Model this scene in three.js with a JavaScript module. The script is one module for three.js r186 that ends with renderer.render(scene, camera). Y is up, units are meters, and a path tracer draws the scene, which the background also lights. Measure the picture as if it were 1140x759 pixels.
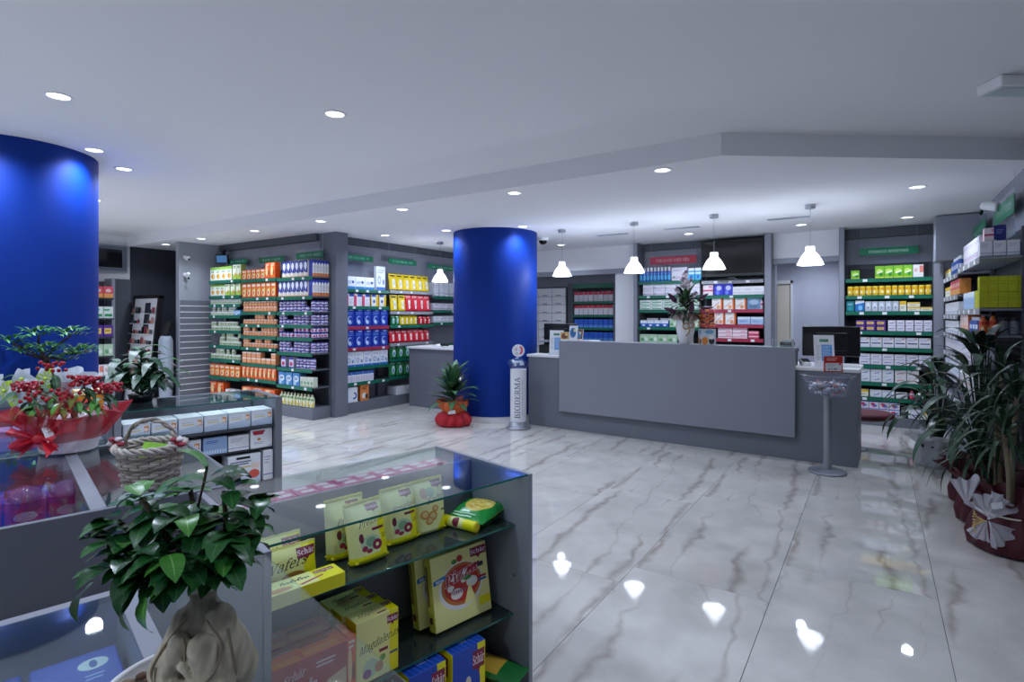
import * as THREE from 'three';
import { RoundedBoxGeometry } from 'three/addons/geometries/RoundedBoxGeometry.js';
import { mergeGeometries, mergeVertices } from 'three/addons/utils/BufferGeometryUtils.js';
import { MarchingCubes } from 'three/addons/objects/MarchingCubes.js';
import { RectAreaLightUniformsLib } from 'three/addons/lights/RectAreaLightUniformsLib.js';
RectAreaLightUniformsLib.init();

// ---------- camera, exposure, light levels ----------
const scene = new THREE.Scene();
const renderer = new THREE.WebGLRenderer({ antialias: true });
renderer.toneMapping = THREE.LinearToneMapping;
renderer.toneMappingExposure = 1.54;
renderer.shadowMap.enabled = true;
scene.background = new THREE.Color(0x05060a);
const camera = new THREE.PerspectiveCamera(63.44, 1140 / 759, 0.05, 60);
camera.position.set(0, 1.55, 0);
camera.rotation.y = THREE.MathUtils.degToRad(33.4);
camera.setViewOffset(1140, 759, 0, 28.5, 1140, 759);
scene.add(camera);
const LAMP = { color: new THREE.Color(0.72, 0.82, 1.0), hi: 4.2, lo: 2.55, back: 3.6, off: 15, pendant: 0.65, glow: 3.0 };

// ---------- helpers ----------
const PI = Math.PI, R = THREE.MathUtils.degToRad, V = (x, y, z) => new THREE.Vector3(x, y, z);
function rng(seed) { let a = seed >>> 0; return () => { a = (a + 0x6d2b79f5) | 0; let t = Math.imul(a ^ (a >>> 15), 1 | a); t = (t + Math.imul(t ^ (t >>> 7), 61 | t)) ^ t; return ((t ^ (t >>> 14)) >>> 0) / 4294967296; }; }
const rnd = rng(7), rr = (a, b) => a + (b - a) * rnd();
const used = new Map();
function numbered(n) { const k = used.get(n) ?? 0; used.set(n, k + 1); return k ? n + '_' + String(k).padStart(3, '0') : n; }
function tag(o, label, category, group) { o.userData.label = label; o.userData.category = category; if (group) o.userData.group = group; return o; }
function sh(o) { o.traverse((m) => { if (m.isMesh) { m.castShadow = true; m.receiveShadow = true; } }); return o; }
function thing(name, label, category, pos = [0, 0, 0], turn = 0, group) {
  const o = new THREE.Group(); o.name = numbered(name); scene.add(o); o.position.set(...pos); o.rotation.y = turn; return tag(o, label, category, group);
}
function obj(name, geo, mat, parent = scene) {
  const m = new THREE.Mesh(Array.isArray(geo) ? merge(geo) : geo, mat); m.name = parent === scene ? numbered(name) : name; m.castShadow = m.receiveShadow = true; parent.add(m); return m;
}
function struct(name, geo, mat, parent = scene) { const m = obj(name, geo, mat, parent); if (parent === scene) m.userData.kind = 'structure'; return m; }
function merge(list) { return mergeGeometries(list.map((g) => { const n = g.index ? g.toNonIndexed() : g; for (const k of Object.keys(n.attributes)) if (!['position', 'normal', 'uv'].includes(k)) n.deleteAttribute(k); n.clearGroups?.(); return n; })); }
const T = (g, x = 0, y = 0, z = 0, rx = 0, ry = 0, rz = 0) => { if (rx || ry || rz) g.applyMatrix4(new THREE.Matrix4().makeRotationFromEuler(new THREE.Euler(rx, ry, rz))); return g.translate(x, y, z); };
// box by extents, lightly rounded, uv in metres
function bx(x0, x1, y0, y1, z0, z1, r = 0.003) {
  const w = x1 - x0, h = y1 - y0, d = z1 - z0, g = new RoundedBoxGeometry(w, h, d, 1, Math.min(r, w * 0.45, h * 0.45, d * 0.45));
  metric(g); return g.translate((x0 + x1) / 2, (y0 + y1) / 2, (z0 + z1) / 2);
}
function metric(g) { const p = g.attributes.position, n = g.attributes.normal, u = g.attributes.uv; for (let i = 0; i < p.count; i++) { const ax = Math.abs(n.getX(i)), ay = Math.abs(n.getY(i)), az = Math.abs(n.getZ(i)); if (ay >= ax && ay >= az) u.setXY(i, p.getX(i), p.getZ(i)); else if (ax >= az) u.setXY(i, p.getZ(i), p.getY(i)); else u.setXY(i, p.getX(i), p.getY(i)); } return g; }
const lathe = (pts, n = 32) => new THREE.LatheGeometry(pts.map(([x, y]) => new THREE.Vector2(x, y)), n);
const cyl = (r0, r1, h, n = 24) => new THREE.CylinderGeometry(r1, r0, h, n).translate(0, h / 2, 0);
const tube = (pts, r, n = 20, m = 6) => new THREE.TubeGeometry(new THREE.CatmullRomCurve3(pts.map((p) => (p.isVector3 ? p : V(...p)))), n, r, m);
const canvas = (w, h) => { const c = document.createElement('canvas'); c.width = w; c.height = h; return c; };
function ctex(w, h, draw, repeat) { const c = canvas(w, h); draw(c.getContext('2d'), w, h); const t = new THREE.CanvasTexture(c); t.colorSpace = THREE.SRGBColorSpace; t.magFilter = THREE.LinearFilter; if (repeat) { t.wrapS = t.wrapT = THREE.RepeatWrapping; t.repeat.set(...repeat); } return t; }
// value noise
function hash(x, y, s) { let h = Math.imul(x, 374761393) ^ Math.imul(y, 668265263) ^ Math.imul(s, 2147483647 - 97); h = Math.imul(h ^ (h >>> 13), 1274126177); return ((h ^ (h >>> 16)) >>> 0) / 4294967296; }
function vn(x, y, s = 0) { const ix = Math.floor(x), iy = Math.floor(y), fx = x - ix, fy = y - iy, a = fx * fx * (3 - 2 * fx), b = fy * fy * (3 - 2 * fy); const h = (i, j) => hash(ix + i, iy + j, s); return (h(0, 0) * (1 - a) + h(1, 0) * a) * (1 - b) + (h(0, 1) * (1 - a) + h(1, 1) * a) * b; }
const fbm = (x, y, s = 0, o = 4) => { let v = 0, a = 0.5, f = 1; for (let i = 0; i < o; i++) { v += a * vn(x * f, y * f, s + i); a *= 0.5; f *= 2.03; } return v; };
function dtex(w, h, f, srgb, repeat) { const d = new Uint8Array(w * h * 4); for (let y = 0; y < h; y++) for (let x = 0; x < w; x++) { const c = f(x, y), o = (y * w + x) * 4; d[o] = c[0]; d[o + 1] = c[1]; d[o + 2] = c[2]; d[o + 3] = 255; } const t = new THREE.DataTexture(d, w, h); if (srgb) t.colorSpace = THREE.SRGBColorSpace; t.magFilter = THREE.LinearFilter; t.wrapS = t.wrapT = THREE.RepeatWrapping; if (repeat) t.repeat.set(...repeat); t.needsUpdate = true; return t; }
const mat = (color, roughness = 0.6, o = {}) => new THREE.MeshPhysicalMaterial({ color, roughness, ...o });

// ---------- materials ----------
const grain = dtex(128, 128, (x, y) => { const v = 120 + 60 * fbm(x / 3, y / 3, 3, 3) + 60 * hash(x, y, 1) * 0.4; return [v, v, v]; }, false, [4, 4]);
const M = {
  paint: mat(0xe9e9ec, 0.9, { bumpMap: grain, bumpScale: 0.0006 }),
  ceiling: mat(0xececef, 0.92, { bumpMap: grain, bumpScale: 0.0006 }),
  lilac: mat(0xc9cbdb, 0.85),
  slate: mat(0x71747e, 0.55, { bumpMap: grain, bumpScale: 0.0003 }),
  slateLight: mat(0x8d909b, 0.5, { bumpMap: grain, bumpScale: 0.0003 }),
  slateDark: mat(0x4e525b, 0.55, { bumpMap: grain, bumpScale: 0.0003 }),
  charcoal: mat(0x33363f, 0.6),
  back: mat(0x9b9da7, 0.6),
  blue: mat(0x00308c, 0.55, { specularIntensity: 0.5, bumpMap: grain, bumpScale: 0.0004 }),
  white: mat(0xf0f0f2, 0.35), whiteGloss: mat(0xf4f4f6, 0.15),
  black: mat(0x0b0c10, 0.35), blackGloss: mat(0x07080b, 0.12), rubber: mat(0x17181b, 0.8),
  metal: mat(0xb9bcc2, 0.3, { metalness: 0.9 }), silver: mat(0x9da2ab, 0.45, { metalness: 0.5 }),
  rail: mat(0x0b6b52, 0.4), railRed: mat(0xa8304a, 0.4), railGrey: mat(0x9a9ca3, 0.4),
  glassShelf: mat(0x20262b, 0.08, { }),
  glass: mat(0xf4fbf9, 0.02, { transmission: 1, thickness: 0, ior: 1.5 }),
  glassEdge: mat(0x2f8f84, 0.1, { transmission: 0.5, thickness: 0 }),
  clear: mat(0xfafcff, 0.05, { transmission: 1, thickness: 0, ior: 1.4 }),
  slatted: mat(0x9da0aa, 0.5), counter: mat(0x757a85, 0.5, { bumpMap: grain, bumpScale: 0.0003 }),
  tag: mat(0xf2f2f4, 0.6), soil: mat(0x3a2b20, 0.95), cream: mat(0xe6dccb, 0.6),
};
const led = (k) => new THREE.MeshStandardMaterial({ color: 0xffffff, emissive: new THREE.Color(0.93, 0.96, 1), emissiveIntensity: k });
M.led = led(LAMP.glow); M.shade = new THREE.MeshPhysicalMaterial({ color: 0xffffff, roughness: 0.4, transmission: 0.5, thickness: 0, emissive: new THREE.Color(0.9, 0.94, 1), emissiveIntensity: 0.75 });
// ---------- the setting ----------
const HI = 3.0, LO = 2.82;
// marble tiles, each its own slab; two-by-two variants in one texture
{
  const W = 1024, H = 2048;
  const tex = dtex(W, H, (X, Y) => {
    const k = Math.floor(Y / 512), x = X / 640, y = (Y % 512) / 640, s = k * 17 + 5;
    const q = y + 0.18 * (fbm(x * 1.6, y * 1.1, s, 3) - 0.47) + 0.05 * (fbm(x * 7, y * 5, s + 4, 3) - 0.47), t = q * 6.2 + x * (k % 2 ? 0.6 : -0.5) + k * 0.37, id = Math.floor(t);
    const f = Math.abs(t - id - 0.5 + 0.25 * (vn(x * 11, y * 8, s + 15) - 0.5)), seg = THREE.MathUtils.smoothstep(vn(id * 3.7 + x * 1.5 + 20, k * 5 + 1, s + 9), 0.36, 0.8), w1 = 0.03 + 0.36 * seg * (0.25 + 0.75 * vn(x * 5, y * 7, s + 11));
    const v = Math.pow(Math.max(0, 1 - f / w1), 1.1) * (0.15 + 0.85 * seg) * (seg > 0 ? 1 : 0);
    const c = fbm(x * 5, y * 5, s + 20, 5), g = 0.93 + 0.17 * (c - 0.47) + 0.02 * hash(X, Y, 2);
    const b = Math.min(1, v) * (0.3 + 0.6 * fbm(x * 26, y * 26, s + 30, 3));
    return [Math.min(255, 222 * g - 58 * b), Math.min(255, 218 * g - 66 * b), Math.min(255, 212 * g - 70 * b)];
  }, true);
  const tm = mat(0xf8f8f8, 0.03, { map: tex, ior: 1.55 });
  const fl = struct('floor', bx(-13, 1.35, -0.2, -0.012, -13.2, 5), mat(0x6e6a66, 0.8));
  const TW = 0.765, TL = 1.6, gap = 0.0022, variants = [];
  for (let k = 0; k < 8; k++) {
    const g = bx(gap / 2, TW - gap / 2, -0.012, 0, gap / 2, TL - gap / 2, 0.0012), p = g.attributes.position, u = g.attributes.uv;
    for (let i = 0; i < p.count; i++) { let a = p.getZ(i) / TL, b = p.getX(i) / TW; if (k & 4) { a = 1 - a; b = 1 - b; } u.setXY(i, a, ((k & 3) + 0.02 + 0.94 * b) / 4); }
    variants.push(g);
  }
  for (let i = -13; i < 4; i++) {
    const off = [-3.257, -3.79, -4.35, -3.02][((i % 4) + 4) % 4], x = -1.245 + i * TW;
    if (x > 1.1) continue;
    for (let j = -6; j < 5; j++) {
      const z = off + j * TL; if (z > 3.2 || z < -12.6 || x < -11.6) continue;
      const t = obj('tile', variants[Math.floor(hash(i, j, 77) * 8)], tm, fl); t.position.set(x, 0, z);
    }
  }
}
// ceilings: upper at 3.0 m, lower behind a bulkhead edge that turns near the right wall
{
  const up = new THREE.Shape([[-11.7, 5], [1.3, 5], [1.3, -6.4], [-1.02, -4.572], [-11.7, -4.572]].map(([x, z]) => new THREE.Vector2(x, -z)));
  const lo = new THREE.Shape([[-13, -4.572], [-1.024, -4.572], [1.3, -6.28], [1.3, -13.2], [-13, -13.2]].map(([x, z]) => new THREE.Vector2(x, -z)));
  const ex = (s, d) => T(new THREE.ExtrudeGeometry(s, { depth: d, bevelEnabled: false }), 0, 0, 0, -PI / 2);
  struct('ceiling', ex(up, 0.2).translate(0, HI, 0), M.ceiling);
  struct('ceiling_lower', ex(lo, 0.38).translate(0, LO, 0), M.ceiling);
}
// walls
struct('wall_right', bx(1.07, 1.3, 0, 3.2, -12.9, 5), M.slateLight);
struct('wall_left', bx(-11.75, -11.5, 0, 3.2, -4.62, 5), M.paint);
struct('wall_left_niche', bx(-11.75, -11.5, 0, 2.82, -6.3, -4.62), M.charcoal);
struct('trim_3', bx(-11.5, -11.46, 0, 2.21, -4.62, -4.26), M.slateDark);
struct('wall_niche_back', bx(-11.5, -10.08, 0, 2.82, -6.3, -6.1), M.charcoal);
struct('wall_front', bx(-11.75, 1.3, 0, 3.2, 4.8, 5), M.paint);
struct('wall_back_shelving', bx(-9.97, -7.215, 0, 2.82, -5.75, -5.53), M.back);
struct('wall_left_shelving', bx(-7.45, -7.22, 0, 2.82, -9.6, -5.74), M.back);
struct('wall_back', bx(-13, 1.3, 0, 2.82, -13.1, -12.9), M.lilac);
struct('wall_back_left', bx(-13, -12.8, 0, 2.82, -12.9, -5.5), M.lilac);
struct('wall_soffit_left', bx(-7.22, -3.56, 2.4, 2.82, -9.6, -9.45), M.paint);
struct('wall_jamb_left', bx(-3.98, -3.56, 0, 2.4, -9.62, -9.47), M.paint);
struct('wall_soffit_right', bx(-1.34, -0.445, 2.43, 2.82, -9.6, -9.45), M.paint);
struct('trim_1', bx(-7.22, -3.56, 2.31, 2.4, -9.62, -9.42), M.slateLight);
struct('trim_2', bx(-1.34, -0.445, 2.35, 2.43, -9.62, -9.42), M.slateLight);
struct('wall_back_centre', bx(-3.56, -1.34, 0, 2.82, -9.85, -9.65), M.back);
struct('wall_back_right', bx(-0.445, 1.07, 0, 2.82, -9.85, -9.65), M.slateLight);
struct('wall_store', bx(-1.9, 0.3, 0, 2.82, -11.25, -11.1), M.lilac);
{ // door seen through the right opening
  const d = struct('door_1', bx(-1.5, -1.28, 0, 2.12, -11.1, -11.06), M.cream);
  obj('door_frame', [bx(-1.28, -1.24, 0, 2.18, -11.1, -11.03), bx(-1.6, -1.24, 2.12, 2.18, -11.1, -11.03)], M.white, d);
}
{ // high window in the left wall
  const z = -4.14, w = struct('window_1', bx(-11.5, -11.44, 2.33, 2.82, z - 0.42, z + 0.42), mat(0x9fa6b2, 0.4));
  obj('window_pane', bx(-11.45, -11.43, 2.41, 2.74, z - 0.33, z + 0.33), mat(0x11151c, 0.08), w);
  obj('window_frame', [bx(-11.45, -11.415, 2.36, 2.79, z - 0.39, z - 0.34), bx(-11.45, -11.415, 2.36, 2.79, z + 0.34, z + 0.39), bx(-11.45, -11.415, 2.74, 2.79, z - 0.34, z + 0.34), bx(-11.45, -11.415, 2.36, 2.41, z - 0.34, z + 0.34)], mat(0x6d7581, 0.4), w);
}
// blue round columns
function column(x, z, r, h, name) {
  const c = struct(name, T(lathe([[r, 0.085], [r, h]], 72), x, 0, z), M.blue);
  obj('column_base', T(lathe([[r - 0.01, 0], [r - 0.01, 0.09], [r - 0.03, 0.09]], 72), x, 0, z), M.white, c);
}
column(-4.94, -7.02, 0.648, LO, 'column_1');
column(-6.40, -1.66, 0.6, HI, 'column_2');
// ceiling downlights: trim, lens and a spot just below the lens
const dlTrim = lathe([[0.062, 0.0], [0.066, -0.006], [0.08, -0.008], [0.085, -0.003], [0.085, 0.004]], 28), dlLens = lathe([[0.0001, -0.002], [0.04, -0.003], [0.063, -0.001]], 24);
function downlight(x, z, y, power, label, group) {
  const t = thing('downlight', label, 'ceiling light', [x, y, z], 0, group);
  obj('trim_ring', dlTrim, M.white, t); obj('lens', dlLens, M.led, t);
  const s = new THREE.SpotLight(LAMP.color, power, 0, R(72), 0.75, 2); s.position.set(0, -0.03, 0); s.target.position.set(0, -2, 0); s.shadow.radius = 3; s.castShadow = true; t.add(s, s.target);
}
const EDGE = [['second', -9.32], ['third', -7.79], ['fourth', -6.25], ['fifth', -4.73], ['sixth', -3.13]];
downlight(-10.6, -4.83, LO, LAMP.lo, 'round downlight at the far left end of the row behind the bulkhead edge');
for (const [n, x] of EDGE) downlight(x, -4.79, LO, LAMP.lo, 'round downlight, ' + n + ' from the left in the row along the bulkhead edge');
downlight(-1.557, -4.75, LO, LAMP.lo, 'round downlight nearest the corner where the bulkhead edge turns');
for (const [x, z, l] of [[-6.5, -6.2, 'small downlight above the blue packets near the left wall shelving'], [-4.207, -6.66, 'downlight close to the right of the top of the round blue column'], [-5.36, -6.34, 'downlight left of the top of the round blue column'],
  [-4.73, -8.78, 'downlight behind the leftmost glass pendant over the counter'], [-2.43, -8.68, 'downlight in front of the red sign and the screen'], [-0.87, -8.68, 'downlight behind the rightmost glass pendant'],
  [0.342, -8.78, 'downlight in front of the yellow tins shelving'], [0.342, -6.76, 'downlight between the rightmost pendant and the right wall']]) downlight(x, z, LO, LAMP.lo, 'round ' + l);
for (const [x, z, l] of [[-4.514, -1.394, 'large recessed downlight on the upper ceiling beside the near blue column'], [-3.253, -2.616, 'recessed downlight in the middle of the upper ceiling'],
  [-5.723, -2.022, 'small downlight just right of the top of the near blue column'], [-6.215, -2.444, 'small downlight beyond the near blue column, smallest on the upper ceiling']]) downlight(x, z, HI, LAMP.hi, l);
for (const [x, z] of [[-2.0, -0.9], [-0.2, -2.4], [-5.62, -1.2]]) downlight(x, z, HI, LAMP.hi, 'unseen round downlight of the upper ceiling above the camera', 'downlights above the camera');  // unseen lamps added to light the foreground; the last follows the column highlight
for (const [x, z] of [[-1.0, 2.4], [-3.2, 2.4], [-5.4, 2.2], [-8.2, -2.9], [-8.6, 0.2], [-9.9, -1.4], [-7.6, 2.4]]) downlight(x, z, HI, LAMP.off, 'unseen downlight added out of view to brighten the upper ceiling', 'added downlights out of view');  // lamps added out of view so their bounce lifts the ceiling
for (const [x, z] of [[-5.0, -11.2], [-0.85, -10.3], [-8.5, -11]]) downlight(x, z, LO, LAMP.back, 'unseen downlight added to light the back rooms behind the shelving', 'added downlights of the back rooms');  // lamps added out of sight to light the rooms behind
// pendants
const shadeGeo = lathe([[0.045, 0.215], [0.05, 0.2], [0.05, 0.155], [0.062, 0.14], [0.09, 0.105], [0.115, 0.06], [0.133, 0.02], [0.14, 0.0], [0.136, 0.0], [0.128, 0.022], [0.11, 0.06], [0.085, 0.1], [0.058, 0.135], [0.044, 0.15]], 40);
const PEND = [[-6.27, -7.257, 'above the rear desk left of the blue column'], [-3.88, -7.23, 'leftmost of the four over the long counter'], [-2.75, -7.2, 'second of the four over the long counter'], [-1.70, -7.2, 'third over the counter, left of the screen'], [-0.628, -7.18, 'rightmost of the four, in front of the doorway']];
for (const [x, z, l] of PEND) {
  const t = thing('pendant_lamp', 'bell-shaped frosted glass pendant lamp, ' + l, 'pendant lamp', [x, 2.13, z]);
  obj('shade', shadeGeo, M.shade, t); obj('canopy', [T(lathe([[0.0001, 0], [0.05, 0], [0.055, 0.01], [0.055, 0.045]], 28), 0, 0.645, 0)], M.metal, t);
  obj('cord', T(cyl(0.0025, 0.0025, 0.44, 6), 0, 0.21, 0), M.silver, t); obj('socket', T(cyl(0.022, 0.022, 0.06, 14), 0, 0.155, 0), M.silver, t);
  obj('bulb', T(new THREE.SphereGeometry(0.032, 16, 12), 0, 0.1, 0), led(6), t);
  const p = new THREE.PointLight(LAMP.color, LAMP.pendant); p.position.y = 0.03; p.shadow.radius = 2; p.castShadow = true; t.add(p);
}
// ---------- printed packaging: one sheet of 9 x 9 designs; each cell holds a front, a side and a top ----------
const CELL = {}, designs = [];
function D(name, bg, side, top, art) { CELL[name] = designs.length; designs.push({ bg, side, top, art }); }
const rc = (g, c, x, y, w, h) => { g.fillStyle = c; g.fillRect(x, y, w, h); };
const ds = (g, c, x, y, r, r2 = r) => { g.fillStyle = c; g.beginPath(); g.ellipse(x, y, r, r2, 0, 0, 7); g.fill(); };
const lines = (g, c, x, y, w, n, s = 10, h = 4) => { g.fillStyle = c; for (let i = 0; i < n; i++) g.fillRect(x, y + i * s, w * (1 - 0.25 * ((i * 7) % 3) / 2), h); };
// lettering too small to read in the photograph: upright letter-like strokes, or a running hand
const marks = (g, x, y, w, h, seed = 1) => { for (let u = x, i = 0; u < x + w; i++) { const q = hash(i, Math.round(seed), 5), cw = h * (0.45 + 0.3 * q); if (q > 0.12) { g.fillRect(u, y, h * 0.13, h); if (q > 0.35) g.fillRect(u, y + (q > 0.6 ? 0 : h * 0.42), cw * 0.75, h * 0.13); if (q > 0.5) g.fillRect(u, y + h * 0.87, cw * 0.75, h * 0.13); if (q > 0.75) g.fillRect(u + cw * 0.62, y, h * 0.13, h); } u += cw + h * 0.14; } };
const scrawl = (g, x, y, w, h, color, seed = 1) => { g.strokeStyle = color; g.lineWidth = h * 0.13; g.lineJoin = 'round'; g.beginPath(); g.moveTo(x, y); const n = Math.round(w / h * 5); for (let i = 1; i <= n; i++) { const k = i % 2 ? -1 : 0, tall = i === 1 || hash(i, seed, 3) > 0.8 ? 1 : 0.5; g.quadraticCurveTo(x + (i - 0.9) / n * w, y + k * h * tall, x + i / n * w - k * h * 0.12, y + k * h * tall); } g.stroke(); };
const poly = (g, c, ...p) => { g.fillStyle = c; g.beginPath(); for (let i = 0; i < p.length; i += 2) g.lineTo(p[i], p[i + 1]); g.fill(); };
D('cereal', '#f1f2ea', '#d9e4b8', '#eef0e6', (g) => { rc(g, '#8cbf3f', 0, 0, 180, 40); ds(g, '#e9c25a', 95, 130, 60, 40); ds(g, '#c96a35', 70, 125, 20); lines(g, '#3e7a35', 30, 55, 110, 2, 16, 8); });
D('cerealtwo', '#e9efcf', '#b8cf6c', '#dfe7b6', (g) => { rc(g, '#b7d052', 0, 120, 180, 72); ds(g, '#f4f2e0', 60, 90, 40); ds(g, '#d08a3b', 120, 130, 28); lines(g, '#55702a', 20, 20, 120, 2, 16, 8); });
D('jarwhite', '#dfe3dc', '#dfe3dc', '#c8ccd0', (g) => { rc(g, '#e8eaec', 0, 0, 180, 50); rc(g, '#7fae62', 0, 110, 180, 30); ds(g, '#b9c98a', 90, 120, 36); });
D('jargreen', '#b9c6ac', '#b9c6ac', '#e5e7e2', (g) => { rc(g, '#eceee8', 0, 0, 180, 56); rc(g, '#5f8d58', 0, 90, 180, 40); ds(g, '#dcd6a4', 90, 120, 32); });
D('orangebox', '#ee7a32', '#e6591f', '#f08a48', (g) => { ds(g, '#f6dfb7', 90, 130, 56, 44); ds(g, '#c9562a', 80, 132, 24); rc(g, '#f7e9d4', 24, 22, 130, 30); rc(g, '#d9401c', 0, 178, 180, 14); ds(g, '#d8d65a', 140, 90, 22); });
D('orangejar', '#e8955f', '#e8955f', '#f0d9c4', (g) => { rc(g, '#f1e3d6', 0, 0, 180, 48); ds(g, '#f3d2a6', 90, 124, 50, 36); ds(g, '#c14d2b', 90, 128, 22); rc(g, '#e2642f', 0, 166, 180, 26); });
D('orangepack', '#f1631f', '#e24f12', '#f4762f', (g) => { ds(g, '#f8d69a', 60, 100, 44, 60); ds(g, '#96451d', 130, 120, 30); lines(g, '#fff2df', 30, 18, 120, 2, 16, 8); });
D('powder', '#1d2f92', '#e9e4da', '#2338a4', (g) => { ds(g, '#eef2fb', 90, 58, 58, 40); poly(g, '#eef2fb', 40, 70, 140, 70, 90, 120); rc(g, '#e9d9c6', 0, 140, 180, 52); ds(g, '#f5f3ef', 60, 150, 26); rc(g, '#db8436', 0, 180, 180, 12); });
D('powderside', '#ece8e0', '#233a9e', '#2338a4', (g) => { rc(g, '#23389c', 0, 0, 180, 46); ds(g, '#f3f3f6', 90, 48, 60, 18); rc(g, '#d9803c', 0, 150, 180, 42); lines(g, '#9aa3c4', 40, 76, 100, 4, 16, 6); });
D('purplejar', '#d9d6e8', '#c7c3de', '#cfcbe2', (g) => { rc(g, '#4d3f96', 0, 0, 180, 46); poly(g, '#4a47a2', 0, 120, 180, 80, 180, 130, 0, 170); ds(g, '#e3a7c0', 120, 150, 26); });
D('pinkjar', '#dcd6ea', '#c7c3de', '#cfcbe2', (g) => { rc(g, '#44419c', 0, 0, 180, 46); ds(g, '#c5356a', 90, 120, 60, 34); rc(g, '#3f4fae', 0, 168, 180, 24); });
D('bluepack', '#4d8cc9', '#3c77b4', '#6aa3d8', (g) => { ds(g, '#dbe9f5', 90, 90, 70, 46); ds(g, '#b9d3e6', 60, 150, 34); lines(g, '#1f4d8e', 40, 74, 96, 2, 18, 10); });
D('sagebox', '#d3dcc8', '#c3cdb6', '#e1e6d8', (g) => { rc(g, '#e8e6de', 0, 0, 180, 40); ds(g, '#6f9870', 90, 110, 50, 30); lines(g, '#8b6f5b', 30, 160, 120, 2, 12, 6); });
D('drink', '#dfe2c0', '#cfd5b0', '#e6d84d', (g) => { rc(g, '#c9c9a0', 0, 0, 180, 30); ds(g, '#e3c73b', 90, 140, 60, 40); rc(g, '#6f9c53', 20, 60, 140, 26); ds(g, '#fbfbf2', 70, 120, 26); });
D('whiteblue', '#eef2f8', '#dfe7f2', '#f4f7fb', (g) => { rc(g, '#2c86cf', 0, 150, 180, 42); ds(g, '#2f4e9c', 130, 84, 22); lines(g, '#6f86b7', 20, 70, 90, 3, 16, 6); });
D('pinkblue', '#f2f0f4', '#e7a9bd', '#f1eef4', (g) => { rc(g, '#e0456f', 0, 30, 52, 162); rc(g, '#2a4fb0', 70, 0, 110, 46); lines(g, '#b7b7c9', 74, 80, 90, 5, 18, 6); });
D('yellowblue', '#f3f1ec', '#f0c92f', '#f1eef4', (g) => { rc(g, '#f2c928', 120, 20, 60, 172); rc(g, '#2a4fb0', 10, 0, 110, 40); ds(g, '#33549f', 70, 110, 26); });
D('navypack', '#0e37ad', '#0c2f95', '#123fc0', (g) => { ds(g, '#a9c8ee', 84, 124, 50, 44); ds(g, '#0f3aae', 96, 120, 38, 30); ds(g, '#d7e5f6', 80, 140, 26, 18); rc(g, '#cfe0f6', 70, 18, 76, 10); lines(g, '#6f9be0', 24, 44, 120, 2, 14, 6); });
D('dotbox', '#e9edf6', '#dfe6f2', '#f2f5fa', (g) => { rc(g, '#1f72d2', 0, 164, 180, 28); ds(g, '#9fb4d6', 60, 110, 34); ds(g, '#7f98c6', 140, 124, 22); ds(g, '#e9edf6', 60, 110, 16); lines(g, '#a2adc6', 20, 30, 130, 2, 16, 6); });
D('bluetop', '#eceff7', '#dfe6f2', '#3d6cc0', (g) => { rc(g, '#3d6cc0', 0, 0, 180, 56); for (let i = 0; i < 3; i++) rc(g, '#b98fb6', 24 + i * 54, 80, 16, 84); });
D('yellowpack', '#f2d00f', '#e3bd08', '#f6da2a', (g) => { poly(g, '#f4f4ee', 60, 70, 124, 64, 132, 164, 70, 168); rc(g, '#2f2c22', 30, 18, 110, 16); ds(g, '#d9d5c4', 96, 120, 20); });
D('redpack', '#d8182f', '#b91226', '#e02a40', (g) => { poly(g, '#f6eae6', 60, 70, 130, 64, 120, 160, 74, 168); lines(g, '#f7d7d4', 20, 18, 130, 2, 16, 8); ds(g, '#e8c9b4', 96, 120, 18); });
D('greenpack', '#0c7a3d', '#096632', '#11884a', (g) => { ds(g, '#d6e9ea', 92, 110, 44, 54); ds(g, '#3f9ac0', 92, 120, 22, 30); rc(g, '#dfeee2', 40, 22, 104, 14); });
D('whitebox', '#eeeff4', '#dcdfe8', '#f5f5f8', (g) => { lines(g, '#aab0c6', 20, 40, 110, 3, 18, 6); rc(g, '#8c98c8', 0, 150, 180, 8); });
D('dogbox', '#e58a4a', '#cf7030', '#e9a065', (g) => { ds(g, '#f2ede5', 80, 130, 46, 34); ds(g, '#5b3a25', 130, 140, 30); lines(g, '#7a3a17', 30, 30, 110, 2, 18, 10); });
D('curlbox', '#eef1f6', '#4aa0dc', '#f2f5fa', (g) => { rc(g, '#3f9fe0', 0, 0, 26, 192); g.strokeStyle = '#2a4f9e'; g.lineWidth = 20; g.beginPath(); g.arc(120, 110, 34, -1.6, 2); g.stroke(); });
D('spray', '#2f72cf', '#2f72cf', '#f3f3f6', (g) => { rc(g, '#f2f0f6', 0, 0, 180, 56); rc(g, '#c9a2c4', 0, 52, 180, 8); rc(g, '#5db6e4', 0, 110, 180, 60); lines(g, '#eaf3fb', 60, 80, 60, 2, 12, 6); });
D('spraylight', '#49b3e0', '#49b3e0', '#f3f3f6', (g) => { rc(g, '#f2f0f6', 0, 0, 180, 46); rc(g, '#e7eef6', 0, 70, 180, 26); ds(g, '#2b62b8', 90, 140, 40, 28); });
D('lilacbox', '#e9e6ef', '#d9d5e4', '#f1eef5', (g) => { lines(g, '#bbaecb', 20, 30, 120, 2, 18, 8); rc(g, '#d9c4d8', 0, 130, 180, 40); ds(g, '#5fa07c', 30, 140, 14); });
D('greenwhite', '#e9f1ea', '#cfe3d3', '#e9f1ea', (g) => { rc(g, '#2f9a60', 20, 120, 140, 44); poly(g, '#58b383', 0, 40, 120, 40, 100, 70, 0, 70); });
D('bluewhite', '#e6edf8', '#2f6cc8', '#e6edf8', (g) => { rc(g, '#2a62c0', 0, 90, 180, 102); ds(g, '#f1f5fb', 90, 140, 40, 24); });
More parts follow.
